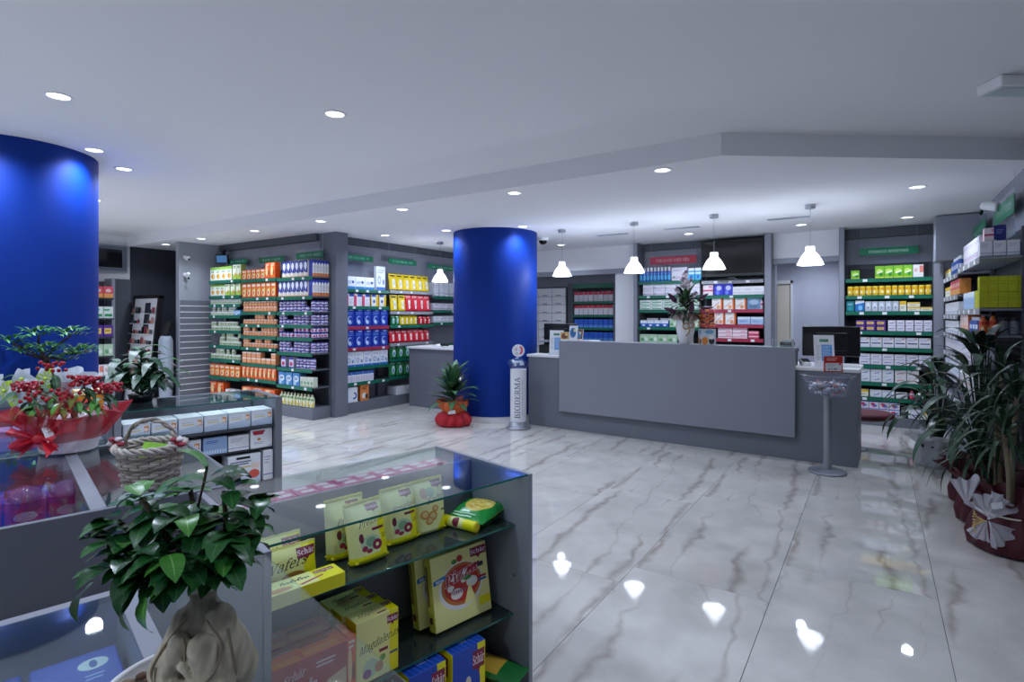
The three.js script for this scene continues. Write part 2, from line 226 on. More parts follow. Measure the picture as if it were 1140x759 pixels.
D('palegreen', '#b9d6b4', '#a5c7a2', '#cfe2ca', (g) => { ds(g, '#6aa772', 60, 120, 40, 34); ds(g, '#e4efdf', 126, 110, 34, 40); });
D('sunbox', '#d9e4d6', '#cdd9c9', '#e4ecdf', (g) => { ds(g, '#d8a52d', 90, 110, 56); ds(g, '#5b3b1c', 90, 110, 26); });
D('indigo', '#3a3fd0', '#2b2fa8', '#4a50dc', (g) => { ds(g, '#c9d2f7', 96, 84, 50, 36); ds(g, '#6f86ee', 70, 150, 34); rc(g, '#1c2090', 0, 0, 40, 60); });
D('waves', '#f4f3f6', '#e6e4ec', '#f7f6f9', (g) => { rc(g, '#dccfdc', 0, 130, 180, 18); lines(g, '#c9b6cc', 30, 60, 100, 2, 20, 6); });
D('orangewhite', '#f3eee9', '#e9793a', '#f5f0ec', (g) => { rc(g, '#e8702d', 150, 0, 30, 192); g.strokeStyle = '#c26a3a'; g.lineWidth = 8; g.beginPath(); g.moveTo(30, 150); g.lineTo(120, 80); g.stroke(); lines(g, '#a9a2a0', 20, 20, 100, 2, 18, 7); ds(g, '#e9a06c', 110, 150, 30); });
D('steel', '#6f90b5', '#5b7ba0', '#84a3c4', (g) => { ds(g, '#a9c2d8', 90, 80, 60, 40); lines(g, '#3b5578', 30, 130, 120, 3, 16, 7); });
D('paleblue', '#a9c4e4', '#95b3d6', '#bdd3ec', (g) => { rc(g, '#dfe9f5', 0, 0, 180, 60); lines(g, '#6b8fc0', 30, 90, 120, 3, 20, 8); });
D('pinkwhite', '#f1e2e8', '#e5b9c6', '#f3e8ec', (g) => { rc(g, '#cf4d72', 0, 90, 180, 30); rc(g, '#e59bb2', 100, 20, 60, 40); });
D('redpink', '#e2657f', '#c9405e', '#ea8ba0', (g) => { rc(g, '#f6dfe4', 0, 60, 180, 40); rc(g, '#c32447', 0, 150, 180, 30); });
D('apple', '#7fc229', '#4c9a1e', '#90cf3a', (g) => { ds(g, '#c7e66a', 90, 80, 60, 34); ds(g, '#2f8f2a', 120, 130, 34); poly(g, '#eff7d6', 30, 104, 160, 70, 150, 100, 40, 126); rc(g, '#d9dd3a', 0, 172, 180, 20); });
D('whiteorange', '#f3efef', '#e2d7d8', '#f3efef', (g) => { rc(g, '#ea8a79', 110, 20, 70, 100); lines(g, '#c46a5c', 20, 60, 70, 3, 20, 8); });
D('tin', '#f3c814', '#f3c814', '#e6d9a8', (g) => { rc(g, '#f6d94a', 0, 0, 180, 24); rc(g, '#e8922a', 30, 46, 120, 22); ds(g, '#fbf1c0', 90, 120, 50, 34); lines(g, '#c9952a', 40, 150, 100, 2, 14, 6); });
D('tealbag', '#0f7f8c', '#0d6e7a', '#12909e', (g) => { lines(g, '#bfe3e4', 30, 50, 110, 2, 20, 9); ds(g, '#17a2ac', 90, 140, 50, 30); });
D('bluebag', '#2474c0', '#1d63a8', '#e9edf4', (g) => { poly(g, '#eef2f8', 0, 0, 180, 0, 180, 40, 0, 70); ds(g, '#7fc0ea', 100, 130, 44); });
D('silverbag', '#c7ccd8', '#b3b9c8', '#dfe3ea', (g) => { ds(g, '#e9edf4', 90, 90, 52, 60); ds(g, '#9aa6bd', 90, 120, 34, 24); });
D('yellowwhite', '#f3f0e2', '#e9dfb2', '#f3f0e2', (g) => { rc(g, '#f0c52d', 0, 0, 180, 70); lines(g, '#8f8a70', 24, 100, 120, 3, 18, 7); });
D('purpleyellow', '#5b2f96', '#4a2580', '#6b3aa8', (g) => { rc(g, '#f0cf62', 14, 50, 130, 90); lines(g, '#8a5a1f', 30, 76, 96, 2, 20, 9); });
D('lilacnavy', '#ece9f4', '#dcd8ea', '#f0eef6', (g) => { rc(g, '#3d3f86', 30, 90, 110, 18); ds(g, '#ddd8ec', 150, 60, 22); rc(g, '#8f86c0', 0, 176, 180, 16); });
D('navyline', '#e8e8f0', '#d6d7e2', '#f0f0f6', (g) => { rc(g, '#1f2358', 20, 100, 140, 20); lines(g, '#a6a8c2', 20, 40, 110, 2, 18, 7); ds(g, '#d6a6a6', 140, 30, 18); });
D('sweep', '#e8ecf4', '#d3dae8', '#f0f3f8', (g) => { g.strokeStyle = '#2a5bb0'; g.lineWidth = 16; g.beginPath(); g.arc(80, 60, 60, 0.3, 1.9); g.stroke(); lines(g, '#b3b9c9', 20, 20, 80, 2, 14, 5); });
D('redsweep', '#efecee', '#dcd6da', '#f2f0f2', (g) => { g.strokeStyle = '#cf4a30'; g.lineWidth = 16; g.beginPath(); g.arc(90, 160, 60, 3.6, 5.4); g.stroke(); lines(g, '#b3b9c9', 20, 20, 80, 2, 14, 5); });
D('diagonal', '#f0eaf4', '#c9a7c6', '#2862c8', (g) => { rc(g, '#2f65cc', 0, 0, 180, 20); poly(g, '#d8286a', 20, 60, 90, 40, 150, 130, 80, 160); ds(g, '#4f86d8', 110, 110, 34, 26); });
D('lime', '#c6c90f', '#b3b60a', '#d3d62a', (g) => { g.strokeStyle = '#a3a508'; g.lineWidth = 3; for (let i = 1; i < 4; i++) { g.strokeRect(i * 45, -4, 0.1, 200); } lines(g, '#8d8f0c', 30, 60, 120, 2, 30, 5); });
D('navywhite', '#e6e8f0', '#1c2f7c', '#eceef5', (g) => { rc(g, '#1b2c74', 0, 0, 46, 192); lines(g, '#c39ab4', 66, 50, 90, 3, 22, 8); });
D('navyplain', '#1d2c78', '#172364', '#25378a', (g) => lines(g, '#8c9bd0', 40, 60, 100, 3, 20, 7));
D('coral', '#e5566a', '#d98a3a', '#ee8894', (g) => { rc(g, '#f0a75a', 0, 120, 180, 72); ds(g, '#f6d9d4', 90, 70, 50, 28); });
D('bottleblue', '#2c55a8', '#2c55a8', '#dfe3ec', (g) => { rc(g, '#e4e8f0', 0, 0, 180, 40); rc(g, '#dfe6f2', 20, 90, 140, 50); });
D('bottleorange', '#df6a2a', '#df6a2a', '#e8763a', (g) => { rc(g, '#c9301f', 0, 60, 180, 30); ds(g, '#f6e0c0', 90, 130, 40, 24); });
D('tubgrey', '#747982', '#747982', '#22252c', (g) => { rc(g, '#1d2027', 0, 0, 180, 44); lines(g, '#a9adb6', 50, 90, 80, 3, 22, 8); });
D('device', '#e5ebf3', '#d3dce8', '#f2f4f8', (g) => { poly(g, '#c4d4e8', 0, 192, 0, 130, 180, 90, 180, 192); lines(g, '#8c93a8', 24, 60, 84, 1); rc(g, '#e2c86a', 24, 80, 90, 10); rc(g, '#dd8a3e', 138, 44, 30, 60); ds(g, '#f4e4d8', 150, 80, 14, 20); });
D('devicered', '#eceef3', '#d9dde6', '#f3f4f8', (g) => { poly(g, '#b3243f', 14, 20, 120, 20, 100, 60, 30, 60); ds(g, '#c98a3e', 70, 104, 14); lines(g, '#a9adbb', 30, 130, 80, 2, 14, 6); poly(g, '#c7d0de', 120, 192, 180, 150, 180, 192); });
D('devicebig', '#e7ebf3', '#d6dee9', '#eef1f6', (g) => { poly(g, '#cbd6e6', 0, 192, 0, 150, 180, 130, 180, 192); lines(g, '#6b6f86', 14, 40, 110, 2, 14, 8); rc(g, '#e2c86a', 20, 76, 110, 8); ds(g, '#dd5a4a', 140, 132, 30, 28); rc(g, '#efd9cf', 128, 60, 44, 40); });
D('vial', '#9dbbe6', '#8aaadd', '#c3d6f0', (g) => { for (let i = 0; i < 9; i++) rc(g, '#dfe9f7', 8 + i * 19, 140, 9, 34); lines(g, '#2f5cb0', 24, 40, 90, 2, 18, 8); });
D('trayred', '#e9e3ea', '#d9d3dc', '#d8405c', (g) => { rc(g, '#d3304c', 0, 0, 180, 62); for (let i = 0; i < 6; i++) rc(g, '#c6c9d4', i * 30 + 26, 62, 4, 130); });
D('trayblue', '#2a63d6', '#1f50b4', '#2f6ee2', (g) => { rc(g, '#5fa0ea', 0, 130, 180, 62); for (let i = 0; i < 6; i++) rc(g, '#1b3f96', i * 30 + 26, 0, 4, 192); });
const PX = 227;
const SHEET = (() => {
  const N = 2048, c = canvas(N, N), g = c.getContext('2d');
  designs.forEach((d, i) => {
    const X = (i % 9) * PX, Y = Math.floor(i / 9) * PX;
    g.save(); g.translate(X, Y); g.scale(PX / 256, PX / 256); g.beginPath(); g.rect(0, 0, 256, 256); g.clip();
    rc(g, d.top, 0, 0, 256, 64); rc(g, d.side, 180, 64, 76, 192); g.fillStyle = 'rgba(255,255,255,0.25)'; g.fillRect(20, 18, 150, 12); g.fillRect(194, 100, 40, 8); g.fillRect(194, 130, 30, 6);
    g.translate(0, 64); g.beginPath(); g.rect(0, 0, 180, 192); g.clip(); rc(g, d.bg, 0, 0, 180, 192); d.art(g); g.restore();
  });
  const t = new THREE.CanvasTexture(c); t.colorSpace = THREE.SRGBColorSpace; t.magFilter = THREE.LinearFilter; return t;
})();
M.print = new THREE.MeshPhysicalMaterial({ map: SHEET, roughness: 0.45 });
const RECT = { front: [2, 66, 176, 188], side: [182, 66, 72, 188], top: [2, 2, 252, 60] };
function put(u, i, cell, rect, s, t) { const k = CELL[cell], [x, y, w, h] = RECT[rect]; u.setXY(i, ((k % 9) * 256 + x + s * w) * PX / 256 / 2048, 1 - (Math.floor(k / 9) * 256 + y + (1 - t) * h) * PX / 256 / 2048); }
const cache = new Map(), cached = (k, f) => { if (!cache.has(k)) cache.set(k, f()); return cache.get(k); };
// a printed carton, base at y = 0
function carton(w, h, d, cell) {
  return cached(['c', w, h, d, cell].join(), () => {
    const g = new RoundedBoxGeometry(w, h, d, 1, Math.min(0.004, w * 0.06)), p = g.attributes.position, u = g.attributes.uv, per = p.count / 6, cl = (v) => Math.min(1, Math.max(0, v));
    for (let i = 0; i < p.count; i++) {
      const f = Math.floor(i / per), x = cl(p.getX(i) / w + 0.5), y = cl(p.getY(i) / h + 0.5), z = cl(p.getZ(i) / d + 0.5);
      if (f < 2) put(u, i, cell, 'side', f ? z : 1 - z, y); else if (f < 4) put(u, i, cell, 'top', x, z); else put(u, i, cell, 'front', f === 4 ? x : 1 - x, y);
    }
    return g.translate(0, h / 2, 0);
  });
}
// a lathed container with wrapped print; profile rows are [radius, height] in fractions
const PROF = { jar: [[0, 0], [0.9, 0], [1, 0.06], [1, 0.62], [0.8, 0.72], [0.86, 0.74], [0.86, 0.98], [0.8, 1], [0, 1]], tin: [[0, 0], [0.97, 0], [1, 0.03], [1, 0.94], [0.96, 0.97], [0.9, 1], [0.86, 0.98], [0, 0.98]], bottle: [[0, 0], [0.92, 0], [1, 0.04], [1, 0.66], [0.72, 0.78], [0.42, 0.82], [0.42, 0.97], [0.36, 1], [0, 1]], spray: [[0, 0], [0.94, 0], [1, 0.03], [1, 0.68], [0.8, 0.74], [0.72, 0.76], [0.72, 0.97], [0.6, 1], [0, 1]], tub: [[0, 0], [0.94, 0], [1, 0.04], [1, 0.7], [0.9, 0.76], [0.9, 0.78], [0.95, 0.79], [0.95, 0.98], [0.9, 1], [0, 1]] };
function round(kind, r, h, cell) {
  return cached([kind, r, h, cell].join(), () => {
    const g = lathe(PROF[kind].map(([a, b]) => [Math.max(a * r, 0.0001), b * h]), 16), u = g.attributes.uv, p = g.attributes.position;
    for (let i = 0; i < u.count; i++) { const t = u.getX(i) * 2 % 1; put(u, i, cell, 'front', 1 - Math.abs(2 * t - 1), Math.min(1, p.getY(i) / h)); }
    return g;
  });
}
// a filled sachet or bag: flat crimp on top, belly below
function pouch(w, h, d, seed = 1, crimp = 0.1, both = false) {
  const nx = 12, ny = 16, pos = [], uv = [], idx = [];
  for (let s = 0; s < 2; s++) for (let j = 0; j <= ny; j++) for (let i = 0; i <= nx; i++) {
    const a = i / nx, b = j / ny, e = 1 - Math.pow(Math.abs(2 * a - 1), 4), top = Math.min(1, Math.max(0, (1 - b - crimp) / 0.28)), bot = both ? Math.min(1, Math.max(0, (b - crimp) / 0.28)) : 1;
    const th = (d / 2) * (0.04 + 0.96 * Math.sqrt(e) * Math.pow(top, 0.6) * Math.pow(bot, 0.6)) + 0.004 * (vn(a * 6, b * 7, seed + s) - 0.5) * e;
    const z = s ? -th : th, sx = 1 - 0.03 * top;
    pos.push((a - 0.5) * w * sx, b * h + (b > 0.98 ? 0.002 * (i % 2) : 0), z); uv.push(s ? 1 - a : a, b);
  }
  const row = nx + 1, off = row * (ny + 1);
  for (let s = 0; s < 2; s++) for (let j = 0; j < ny; j++) for (let i = 0; i < nx; i++) { const a = s * off + j * row + i, b = a + 1, c = a + row, e = c + 1; if (s) idx.push(a, c, b, b, c, e); else idx.push(a, b, c, b, e, c); }
  for (let j = 0; j < ny; j++) for (const i of [0, nx]) { const a = j * row + i, b = a + row, c = a + off, e = b + off; if (i) idx.push(a, c, b, b, c, e); else idx.push(a, b, c, b, e, c); }
  for (let i = 0; i < nx; i++) { const a = i, b = i + 1, c = a + off, e = b + off; idx.push(a, c, b, b, c, e); const t = ny * row; idx.push(a + t, b + t, c + t, b + t, e + t, c + t); }
  const g = new THREE.BufferGeometry(); g.setAttribute('position', new THREE.Float32BufferAttribute(pos, 3)); g.setAttribute('uv', new THREE.Float32BufferAttribute(uv, 2)); g.setIndex(idx); g.computeVertexNormals(); return g;
}
function printed(g, cell) { const u = g.attributes.uv; for (let i = 0; i < u.count; i++) put(u, i, cell, 'front', u.getX(i), u.getY(i)); return g; }
const sachet = (w, h, d, cell) => cached(['s', w, h, d, cell].join(), () => printed(pouch(w, h, d, 3, 0.08), cell));
// frames: origin and turn; local +x runs along the shelf, local +z comes out of it
const frame = (x, y, z, turn) => ({ x, y, z, turn, at(lx, ly, lz) { const c = Math.cos(turn), s = Math.sin(turn); return [x + lx * c + lz * s, y + ly, z - lx * s + lz * c]; } });
const SHAPES = { carton, sachet, ...Object.fromEntries(Object.keys(PROF).map((k) => [k, (w, h, d, cell) => round(k, w / 2, h, cell)])) };
// a row of alike products: [x from, count, pitch] on a shelf at y, lz = front line; each label ends in its place in the row
const ORD = ['first', 'second', 'third', 'fourth', 'fifth', 'sixth', 'seventh', 'eighth', 'ninth', 'tenth', 'eleventh', 'twelfth', 'thirteenth', 'fourteenth', 'fifteenth', 'sixteenth'];
function placeWords(i, n) { return i === 0 ? 'leftmost' : i === n - 1 ? 'rightmost' : i === (n - 1) / 2 && n < 6 ? 'middle one' : i < n / 2 ? ORD[i] + ' from left' : ORD[n - 1 - i] + ' from right'; }
function row(f, [kind, name, category], cell, [w, h, d], [x0, n, pitch], y, label, { stack = 1, lz = -0.015, turn = 0, skip = 0, lean = 0, ord = true } = {}) {
  const g = SHAPES[kind](w, h, d, cell); let first = null;
  for (let s = 0; s < stack; s++) {
    const kept = []; for (let i = 0; i < n; i++) if (!s || !skip || (hash(i, s, skip) >= 0.3)) kept.push(i);
    kept.forEach((i, k) => {
      const p = f.at(x0 + (i + 0.5) * pitch, y + 0.0012 + lean * d / 2 + s * (h + 0.0015), lz - d / 2), o = first ? first.clone() : new THREE.Mesh(g, M.print);
      if (!first) { o.castShadow = o.receiveShadow = true; first = o; }
      let l = label; if (ord && n * stack > 1) { const q = [label]; if (kept.length > 1) q.push(placeWords(k, kept.length)); if (stack > 1) q.push(stack === 2 ? (s ? 'upper layer' : 'lower layer') : 'layer ' + ['one', 'two', 'three', 'four'][s] + ' up'); l = q.join(', '); if (l.split(/\s+/).length > 16) l = label; }
      tag(o, l, category, n * stack > 1 ? label : undefined);
      o.name = numbered(name); o.position.set(...p); o.rotation.set(-lean, f.turn + turn + (kind === 'carton' ? (hash(i, s, 1) - 0.5) * 0.012 : kind === 'sachet' ? (hash(i, s, 5) - 0.5) * 0.06 : hash(i, s, 5) * 6), 0, 'YXZ'); scene.add(o);
    });
  }
}
// a bay of wall shelving: back panel, plinth and shelves with coloured price rails
function bay(f, label, x0, x1, levels, { depth = 0.33, plinth = 0.17, back = M.charcoal, tall = 2.3, rails = {}, shelf = M.slateDark, front = 0, brackets = true } = {}) {
  const [px, py, pz] = f.at(0, 0, 0), t = thing('shelving_bay', label, 'shelving', [px, py, pz], f.turn);
  obj('back_panel', bx(x0, x1, plinth, tall, -depth - 0.02, -depth), back, t);  // the default charcoal puts the shade behind the goods into the colour
  if (plinth) obj('plinth', bx(x0, x1, 0, plinth, -depth, front), M.slate, t);
  for (const s of [x0 + 0.012, x1 - 0.012]) obj('upright', bx(s - 0.012, s + 0.012, plinth, tall, -depth - 0.005, -depth + 0.02), M.slateDark, t);
  levels.forEach((y, i) => {
    const b = obj('shelf', bx(x0 + 0.004, x1 - 0.004, y - 0.022, y, -depth, -0.004), shelf, t), r = rails[i] ?? M.rail;
    if (r) obj('price_rail', T(bx(x0 + 0.006, x1 - 0.006, y - 0.05, y + 0.004, -0.004, 0.004, 0.002), 0, 0, 0), r, b);
    if (r) for (let k = 0; k < 3; k++) if (hash(i, k, Math.round(x0 * 100)) > 0.45) { const tx = x0 + (0.12 + 0.3 * k + 0.1 * hash(k, i, 3)) * (x1 - x0); obj('price_tag', bx(tx, tx + 0.055, y - 0.042, y - 0.006, 0.003, 0.0065, 0.001), M.tag, b); }
  });
  return t;
}
// ---------- long wall on the left: slatted end panel, three bays of baby food ----------
{
  const t = thing('slat_panel', 'grey slatted display panel left of the baby food shelving', 'wall panel', [-9.98, 0, 0]);
  obj('board', bx(-0.1, 0, 0, 2.82, -5.53, -4.75), M.slatted, t);
  for (let i = 0; i < 17; i++) obj('slat', bx(0, 0.016, 1.81 - i * 0.104 - 0.088, 1.81 - i * 0.104, -5.3, -4.77, 0.004), M.slate, t);
  for (let i = 0; i < 17; i++) obj('groove_strip', bx(0, 0.02, 1.81 - i * 0.104 - 0.103, 1.81 - i * 0.104 - 0.089, -5.3, -4.77, 0.002), M.white, t);
}
const W1 = frame(0, 0, -5.165, 0), JAR = ['jar', 'food_jar', 'jar'], FOOD = ['carton', 'food_carton', 'carton'], MILK = ['carton', 'milk_powder_carton', 'carton'], PACK = ['carton', 'snack_carton', 'carton'];
const L1 = [2.15, 1.885, 1.74, 1.55, 1.29, 1.035, 0.8, 0.5], L2 = [2.137, 1.84, 1.608, 1.405, 1.217, 1.028, 0.767, 0.521], L3 = [2.127, 1.835, 1.604, 1.406, 1.211, 0.985, 0.744, 0.478];
bay(W1, 'left bay of the grey baby food shelving, beside the slatted panel', -9.8, -8.82, L1);
bay(W1, 'middle bay of the grey baby food shelving, filled with orange packaging', -8.81, -7.82, L2);
bay(W1, 'right bay of the grey baby food shelving, with blue powder cartons on top', -7.81, -6.93, L3);
{
  const t = thing('pilaster', 'dark grey pilaster at the corner between the two left shelving walls', 'pilaster', [0, 0, 0]);
  obj('body', bx(-7.21, -6.82, 0, 2.82, -5.73, -5.5), M.slate, t);
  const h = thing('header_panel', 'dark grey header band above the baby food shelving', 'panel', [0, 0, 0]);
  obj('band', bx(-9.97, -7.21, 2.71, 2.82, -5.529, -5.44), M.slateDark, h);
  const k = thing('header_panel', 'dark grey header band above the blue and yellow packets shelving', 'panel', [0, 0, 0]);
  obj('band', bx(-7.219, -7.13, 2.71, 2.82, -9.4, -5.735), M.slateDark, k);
}
const B1 = 'of the left baby food bay';
row(W1, FOOD, 'cereal', [0.165, 0.235, 0.08], [-9.78, 4, 0.172], 2.15, 'white and green cereal carton on the top shelf ' + B1);
row(W1, FOOD, 'cerealtwo', [0.12, 0.25, 0.09], [-9.07, 2, 0.125], 2.15, 'pale green cereal carton ending the top shelf ' + B1);
row(W1, FOOD, 'cereal', [0.15, 0.2, 0.08], [-9.78, 3, 0.155], 1.885, 'white cereal carton on the second shelf ' + B1, { lz: -0.02 });
row(W1, FOOD, 'cerealtwo', [0.13, 0.2, 0.08], [-9.31, 3, 0.16], 1.885, 'yellow-green cereal carton on the second shelf ' + B1);
row(W1, JAR, 'jarwhite', [0.064, 0.085, 0.064], [-9.79, 14, 0.068], 1.74, 'small white jar on the third shelf ' + B1);
row(W1, JAR, 'jarwhite', [0.068, 0.07, 0.068], [-9.79, 11, 0.071], 1.55, 'white-lidded jar on the fourth shelf ' + B1, { stack: 2, skip: 3 });
obj('promo_box', carton(0.2, 0.09, 0.12, 'bluepack'), M.print); tag(scene.children.at(-1), 'bright blue box at the right end of the fourth shelf of jars', 'box').position.set(-8.93, 1.55, -5.24);
row(W1, JAR, 'jargreen', [0.07, 0.075, 0.07], [-9.77, 12, 0.073], 1.29, 'grey-green jar on the fifth shelf ' + B1, { stack: 2, skip: 5 });
row(W1, JAR, 'jargreen', [0.068, 0.07, 0.068], [-9.5, 9, 0.071], 1.035, 'pale jar on the sixth shelf ' + B1, { stack: 3, skip: 8 });
row(W1, JAR, 'jargreen', [0.078, 0.085, 0.078], [-9.79, 11, 0.083], 0.8, 'green-labelled jar on the seventh shelf ' + B1, { stack: 2, skip: 2 });
row(W1, FOOD, 'orangebox', [0.15, 0.2, 0.09], [-9.79, 6, 0.158], 0.5, 'orange food carton on the lowest green rail shelf ' + B1);
row(W1, PACK, 'orangepack', [0.2, 0.22, 0.12], [-9.78, 2, 0.22], 0.17, 'large orange carton on the plinth ' + B1);
row(W1, PACK, 'whiteorange', [0.14, 0.12, 0.1], [-9.3, 2, 0.16], 0.17, 'small pale carton on the plinth ' + B1);
const B2 = 'of the middle baby food bay';
row(W1, FOOD, 'orangebox', [0.125, 0.16, 0.07], [-8.79, 5, 0.13], 2.137, 'low orange carton on the top shelf ' + B2);
row(W1, PACK, 'orangepack', [0.13, 0.25, 0.09], [-8.14, 2, 0.135], 2.137, 'tall orange carton on the top shelf ' + B2);
row(W1, FOOD, 'orangebox', [0.125, 0.24, 0.08], [-8.79, 7, 0.134], 1.84, 'orange biscuit carton on the second shelf ' + B2);
row(W1, JAR, 'orangejar', [0.078, 0.085, 0.078], [-8.78, 11, 0.084], 1.608, 'orange fruit jar on the third shelf ' + B2, { stack: 2, skip: 0 });
row(W1, JAR, 'orangejar', [0.078, 0.08, 0.078], [-8.78, 11, 0.084], 1.405, 'orange fruit jar on the fourth shelf ' + B2, { stack: 2, skip: 11 });
row(W1, JAR, 'orangejar', [0.08, 0.075, 0.08], [-8.78, 11, 0.085], 1.217, 'orange fruit jar on the fifth shelf ' + B2, { stack: 2, skip: 6 });
row(W1, JAR, 'orangejar', [0.08, 0.072, 0.08], [-8.78, 11, 0.085], 1.028, 'orange fruit jar on the sixth shelf ' + B2, { stack: 2, skip: 9 });
row(W1, FOOD, 'orangejar', [0.12, 0.09, 0.08], [-8.79, 7, 0.134], 0.767, 'orange multipack on the seventh shelf ' + B2, { stack: 2, skip: 4 });
row(W1, PACK, 'orangepack', [0.11, 0.19, 0.08], [-8.79, 8, 0.118], 0.521, 'orange upright packet on the eighth shelf ' + B2);
row(W1, PACK, 'orangepack', [0.3, 0.1, 0.16], [-8.8, 3, 0.31], 0.17, 'long flat orange carton on the plinth ' + B2, { stack: 2 });
const B3 = 'of the right baby food bay', END = { turn: PI / 2 };
const W1E = frame(-6.93, 0, -5.165, PI / 2);
row(W1, MILK, 'powder', [0.1, 0.245, 0.07], [-7.69, 6, 0.105], 2.127, 'dark blue milk powder carton in the top row ' + B3);
row(W1E, MILK, 'powderside', [0.045, 0.245, 0.08], [0.01, 6, 0.05], 2.127, 'milk powder carton turned end-on at the right of the top row');
row(W1, MILK, 'powder', [0.1, 0.25, 0.07], [-7.79, 7, 0.105], 1.835, 'dark blue milk powder carton in the second row ' + B3);
row(W1E, MILK, 'powderside', [0.048, 0.25, 0.08], [0.01, 6, 0.052], 1.835, 'milk powder carton turned end-on at the right of the second row');
for (const [y, s, l, k] of [[1.604, 2, 'third', 'purplejar'], [1.406, 2, 'fourth', 'purplejar'], [1.211, 2, 'fifth', 'pinkjar'], [0.985, 2, 'sixth', 'purplejar']]) {
  row(W1, JAR, k, [0.082, 0.085, 0.082], [-7.79, 8, 0.092], y, 'purple and white jar in the ' + l + ' row ' + B3, { stack: s, skip: Math.round(y * 10) });
  row(W1E, JAR, k, [0.07, 0.08, 0.07], [0.02, 4, 0.074], y, 'purple jar along the right end of the ' + l + ' row ' + B3, { stack: 2, skip: 0 });
}
row(W1, FOOD, 'pinkjar', [0.11, 0.17, 0.07], [-7.76, 2, 0.2], 0.744, 'white and pink upright carton on the seventh shelf ' + B3);
row(W1, JAR, 'purplejar', [0.08, 0.08, 0.08], [-7.36, 5, 0.085], 0.744, 'blue and white jar on the seventh shelf ' + B3, { stack: 2, skip: 0 });
row(W1, PACK, 'bluepack', [0.17, 0.2, 0.12], [-7.79, 3, 0.18], 0.478, 'light blue packet on the lowest rail shelf ' + B3);
row(W1, PACK, 'sagebox', [0.075, 0.15, 0.08], [-7.24, 4, 0.078], 0.478, 'pale sage carton on the lowest rail shelf ' + B3);
row(W1, ['bottle', 'drink_bottle', 'bottle'], 'drink', [0.075, 0.19, 0.075], [-7.78, 10, 0.082], 0.175, 'small yellowish bottle in the row on the plinth ' + B3);

// ---------- second left wall ----------
const W2 = frame(-6.9, 0, 0, PI / 2), CARE = ['carton', 'care_carton', 'carton'], BAG = ['sachet', 'sachet_packet', 'packet'], NAV = ['carton', 'blue_packet', 'packet'];
const RR = M.railRed, GG = M.railGrey;
bay(W2, 'bay of blue packets beside the corner pilaster', 5.75, 6.68, [1.966, 1.695, 1.373, 1.034, 0.732, 0.482], { rails: { 2: RR, 3: RR }, back: M.back });
bay(W2, 'bay of yellow, red and green packets left of the rear desk', 6.69, 7.79, [1.979, 1.617, 1.38, 1.068, 0.8, 0.5], { rails: { 0: GG, 1: GG, 3: GG }, back: M.charcoal });
bay(W2, 'bay of white boxes behind the rear desk', 7.8, 8.95, [1.905, 1.647, 1.415, 1.0], { back: M.back, depth: 0.3 });
const S1 = 'in the bay beside the corner pilaster';
row(W2, CARE, 'whiteblue', [0.19, 0.2, 0.1], [5.77, 3, 0.195], 1.966, 'white and blue carton on the top shelf ' + S1);
row(W2, ['carton', 'display_carton', 'carton'], 'dotbox', [0.2, 0.4, 0.06], [6.38, 1, 0.24], 1.966, 'tall white counter display standing on the top shelf of blue packets');
row(W2, CARE, 'pinkblue', [0.15, 0.2, 0.1], [5.77, 3, 0.165], 1.695, 'white, pink and blue carton on the second shelf ' + S1);
row(W2, CARE, 'yellowblue', [0.15, 0.2, 0.1], [6.28, 2, 0.175], 1.695, 'white and yellow carton on the second shelf ' + S1);
row(W2, NAV, 'navypack', [0.165, 0.29, 0.09], [5.77, 5, 0.178], 1.373, 'navy packet in the upper of two rows ' + S1);
row(W2, NAV, 'navypack', [0.165, 0.29, 0.09], [5.77, 5, 0.178], 1.034, 'navy packet in the lower of two rows ' + S1);
row(W2, CARE, 'dotbox', [0.17, 0.24, 0.1], [5.77, 5, 0.178], 0.732, 'white carton with blue dots ' + S1);
row(W2, CARE, 'bluetop', [0.11, 0.17, 0.1], [5.77, 5, 0.115], 0.482, 'white carton with a blue top ' + S1);
row(W2, CARE, 'curlbox', [0.22, 0.24, 0.12], [5.78, 1, 0.23], 0.17, 'white box with a blue curl on the plinth ' + S1);
row(W2, CARE, 'dogbox', [0.18, 0.26, 0.12], [6.05, 1, 0.2], 0.17, 'orange box with pale pictures on the plinth ' + S1);
const S2 = 'in the bay left of the rear desk';
row(W2, BAG, 'yellowpack', [0.17, 0.28, 0.05], [6.72, 6, 0.165], 1.985, 'yellow packet on the top shelf ' + S2, { lean: 0.1 });
row(W2, BAG, 'yellowpack', [0.17, 0.28, 0.05], [6.73, 2, 0.19], 1.622, 'yellow packet on the second shelf ' + S2, { lean: 0.08 });
row(W2, BAG, 'redpack', [0.16, 0.3, 0.05], [7.1, 4, 0.162], 1.622, 'red packet on the second shelf ' + S2, { lean: 0.08 });
row(W2, BAG, 'greenpack', [0.1, 0.17, 0.05], [6.74, 2, 0.1], 1.384, 'small green packet on the third shelf ' + S2);
row(W2, BAG, 'yellowpack', [0.1, 0.17, 0.05], [6.95, 4, 0.11], 1.384, 'small yellow packet on the third shelf ' + S2);
row(W2, BAG, 'redpack', [0.09, 0.15, 0.05], [7.42, 3, 0.11], 1.384, 'small red packet on the third shelf ' + S2);
row(W2, BAG, 'redpack', [0.14, 0.22, 0.06], [6.72, 7, 0.145], 1.074, 'red packet on the fourth shelf ' + S2, { lean: 0.12 });
row(W2, BAG, 'greenpack', [0.155, 0.22, 0.06], [6.72, 6, 0.165], 0.806, 'green packet in the upper green row ' + S2, { ord: false });
row(W2, BAG, 'greenpack', [0.155, 0.25, 0.06], [6.7, 6, 0.17], 0.506, 'green packet in the lower green row ' + S2, { ord: false });
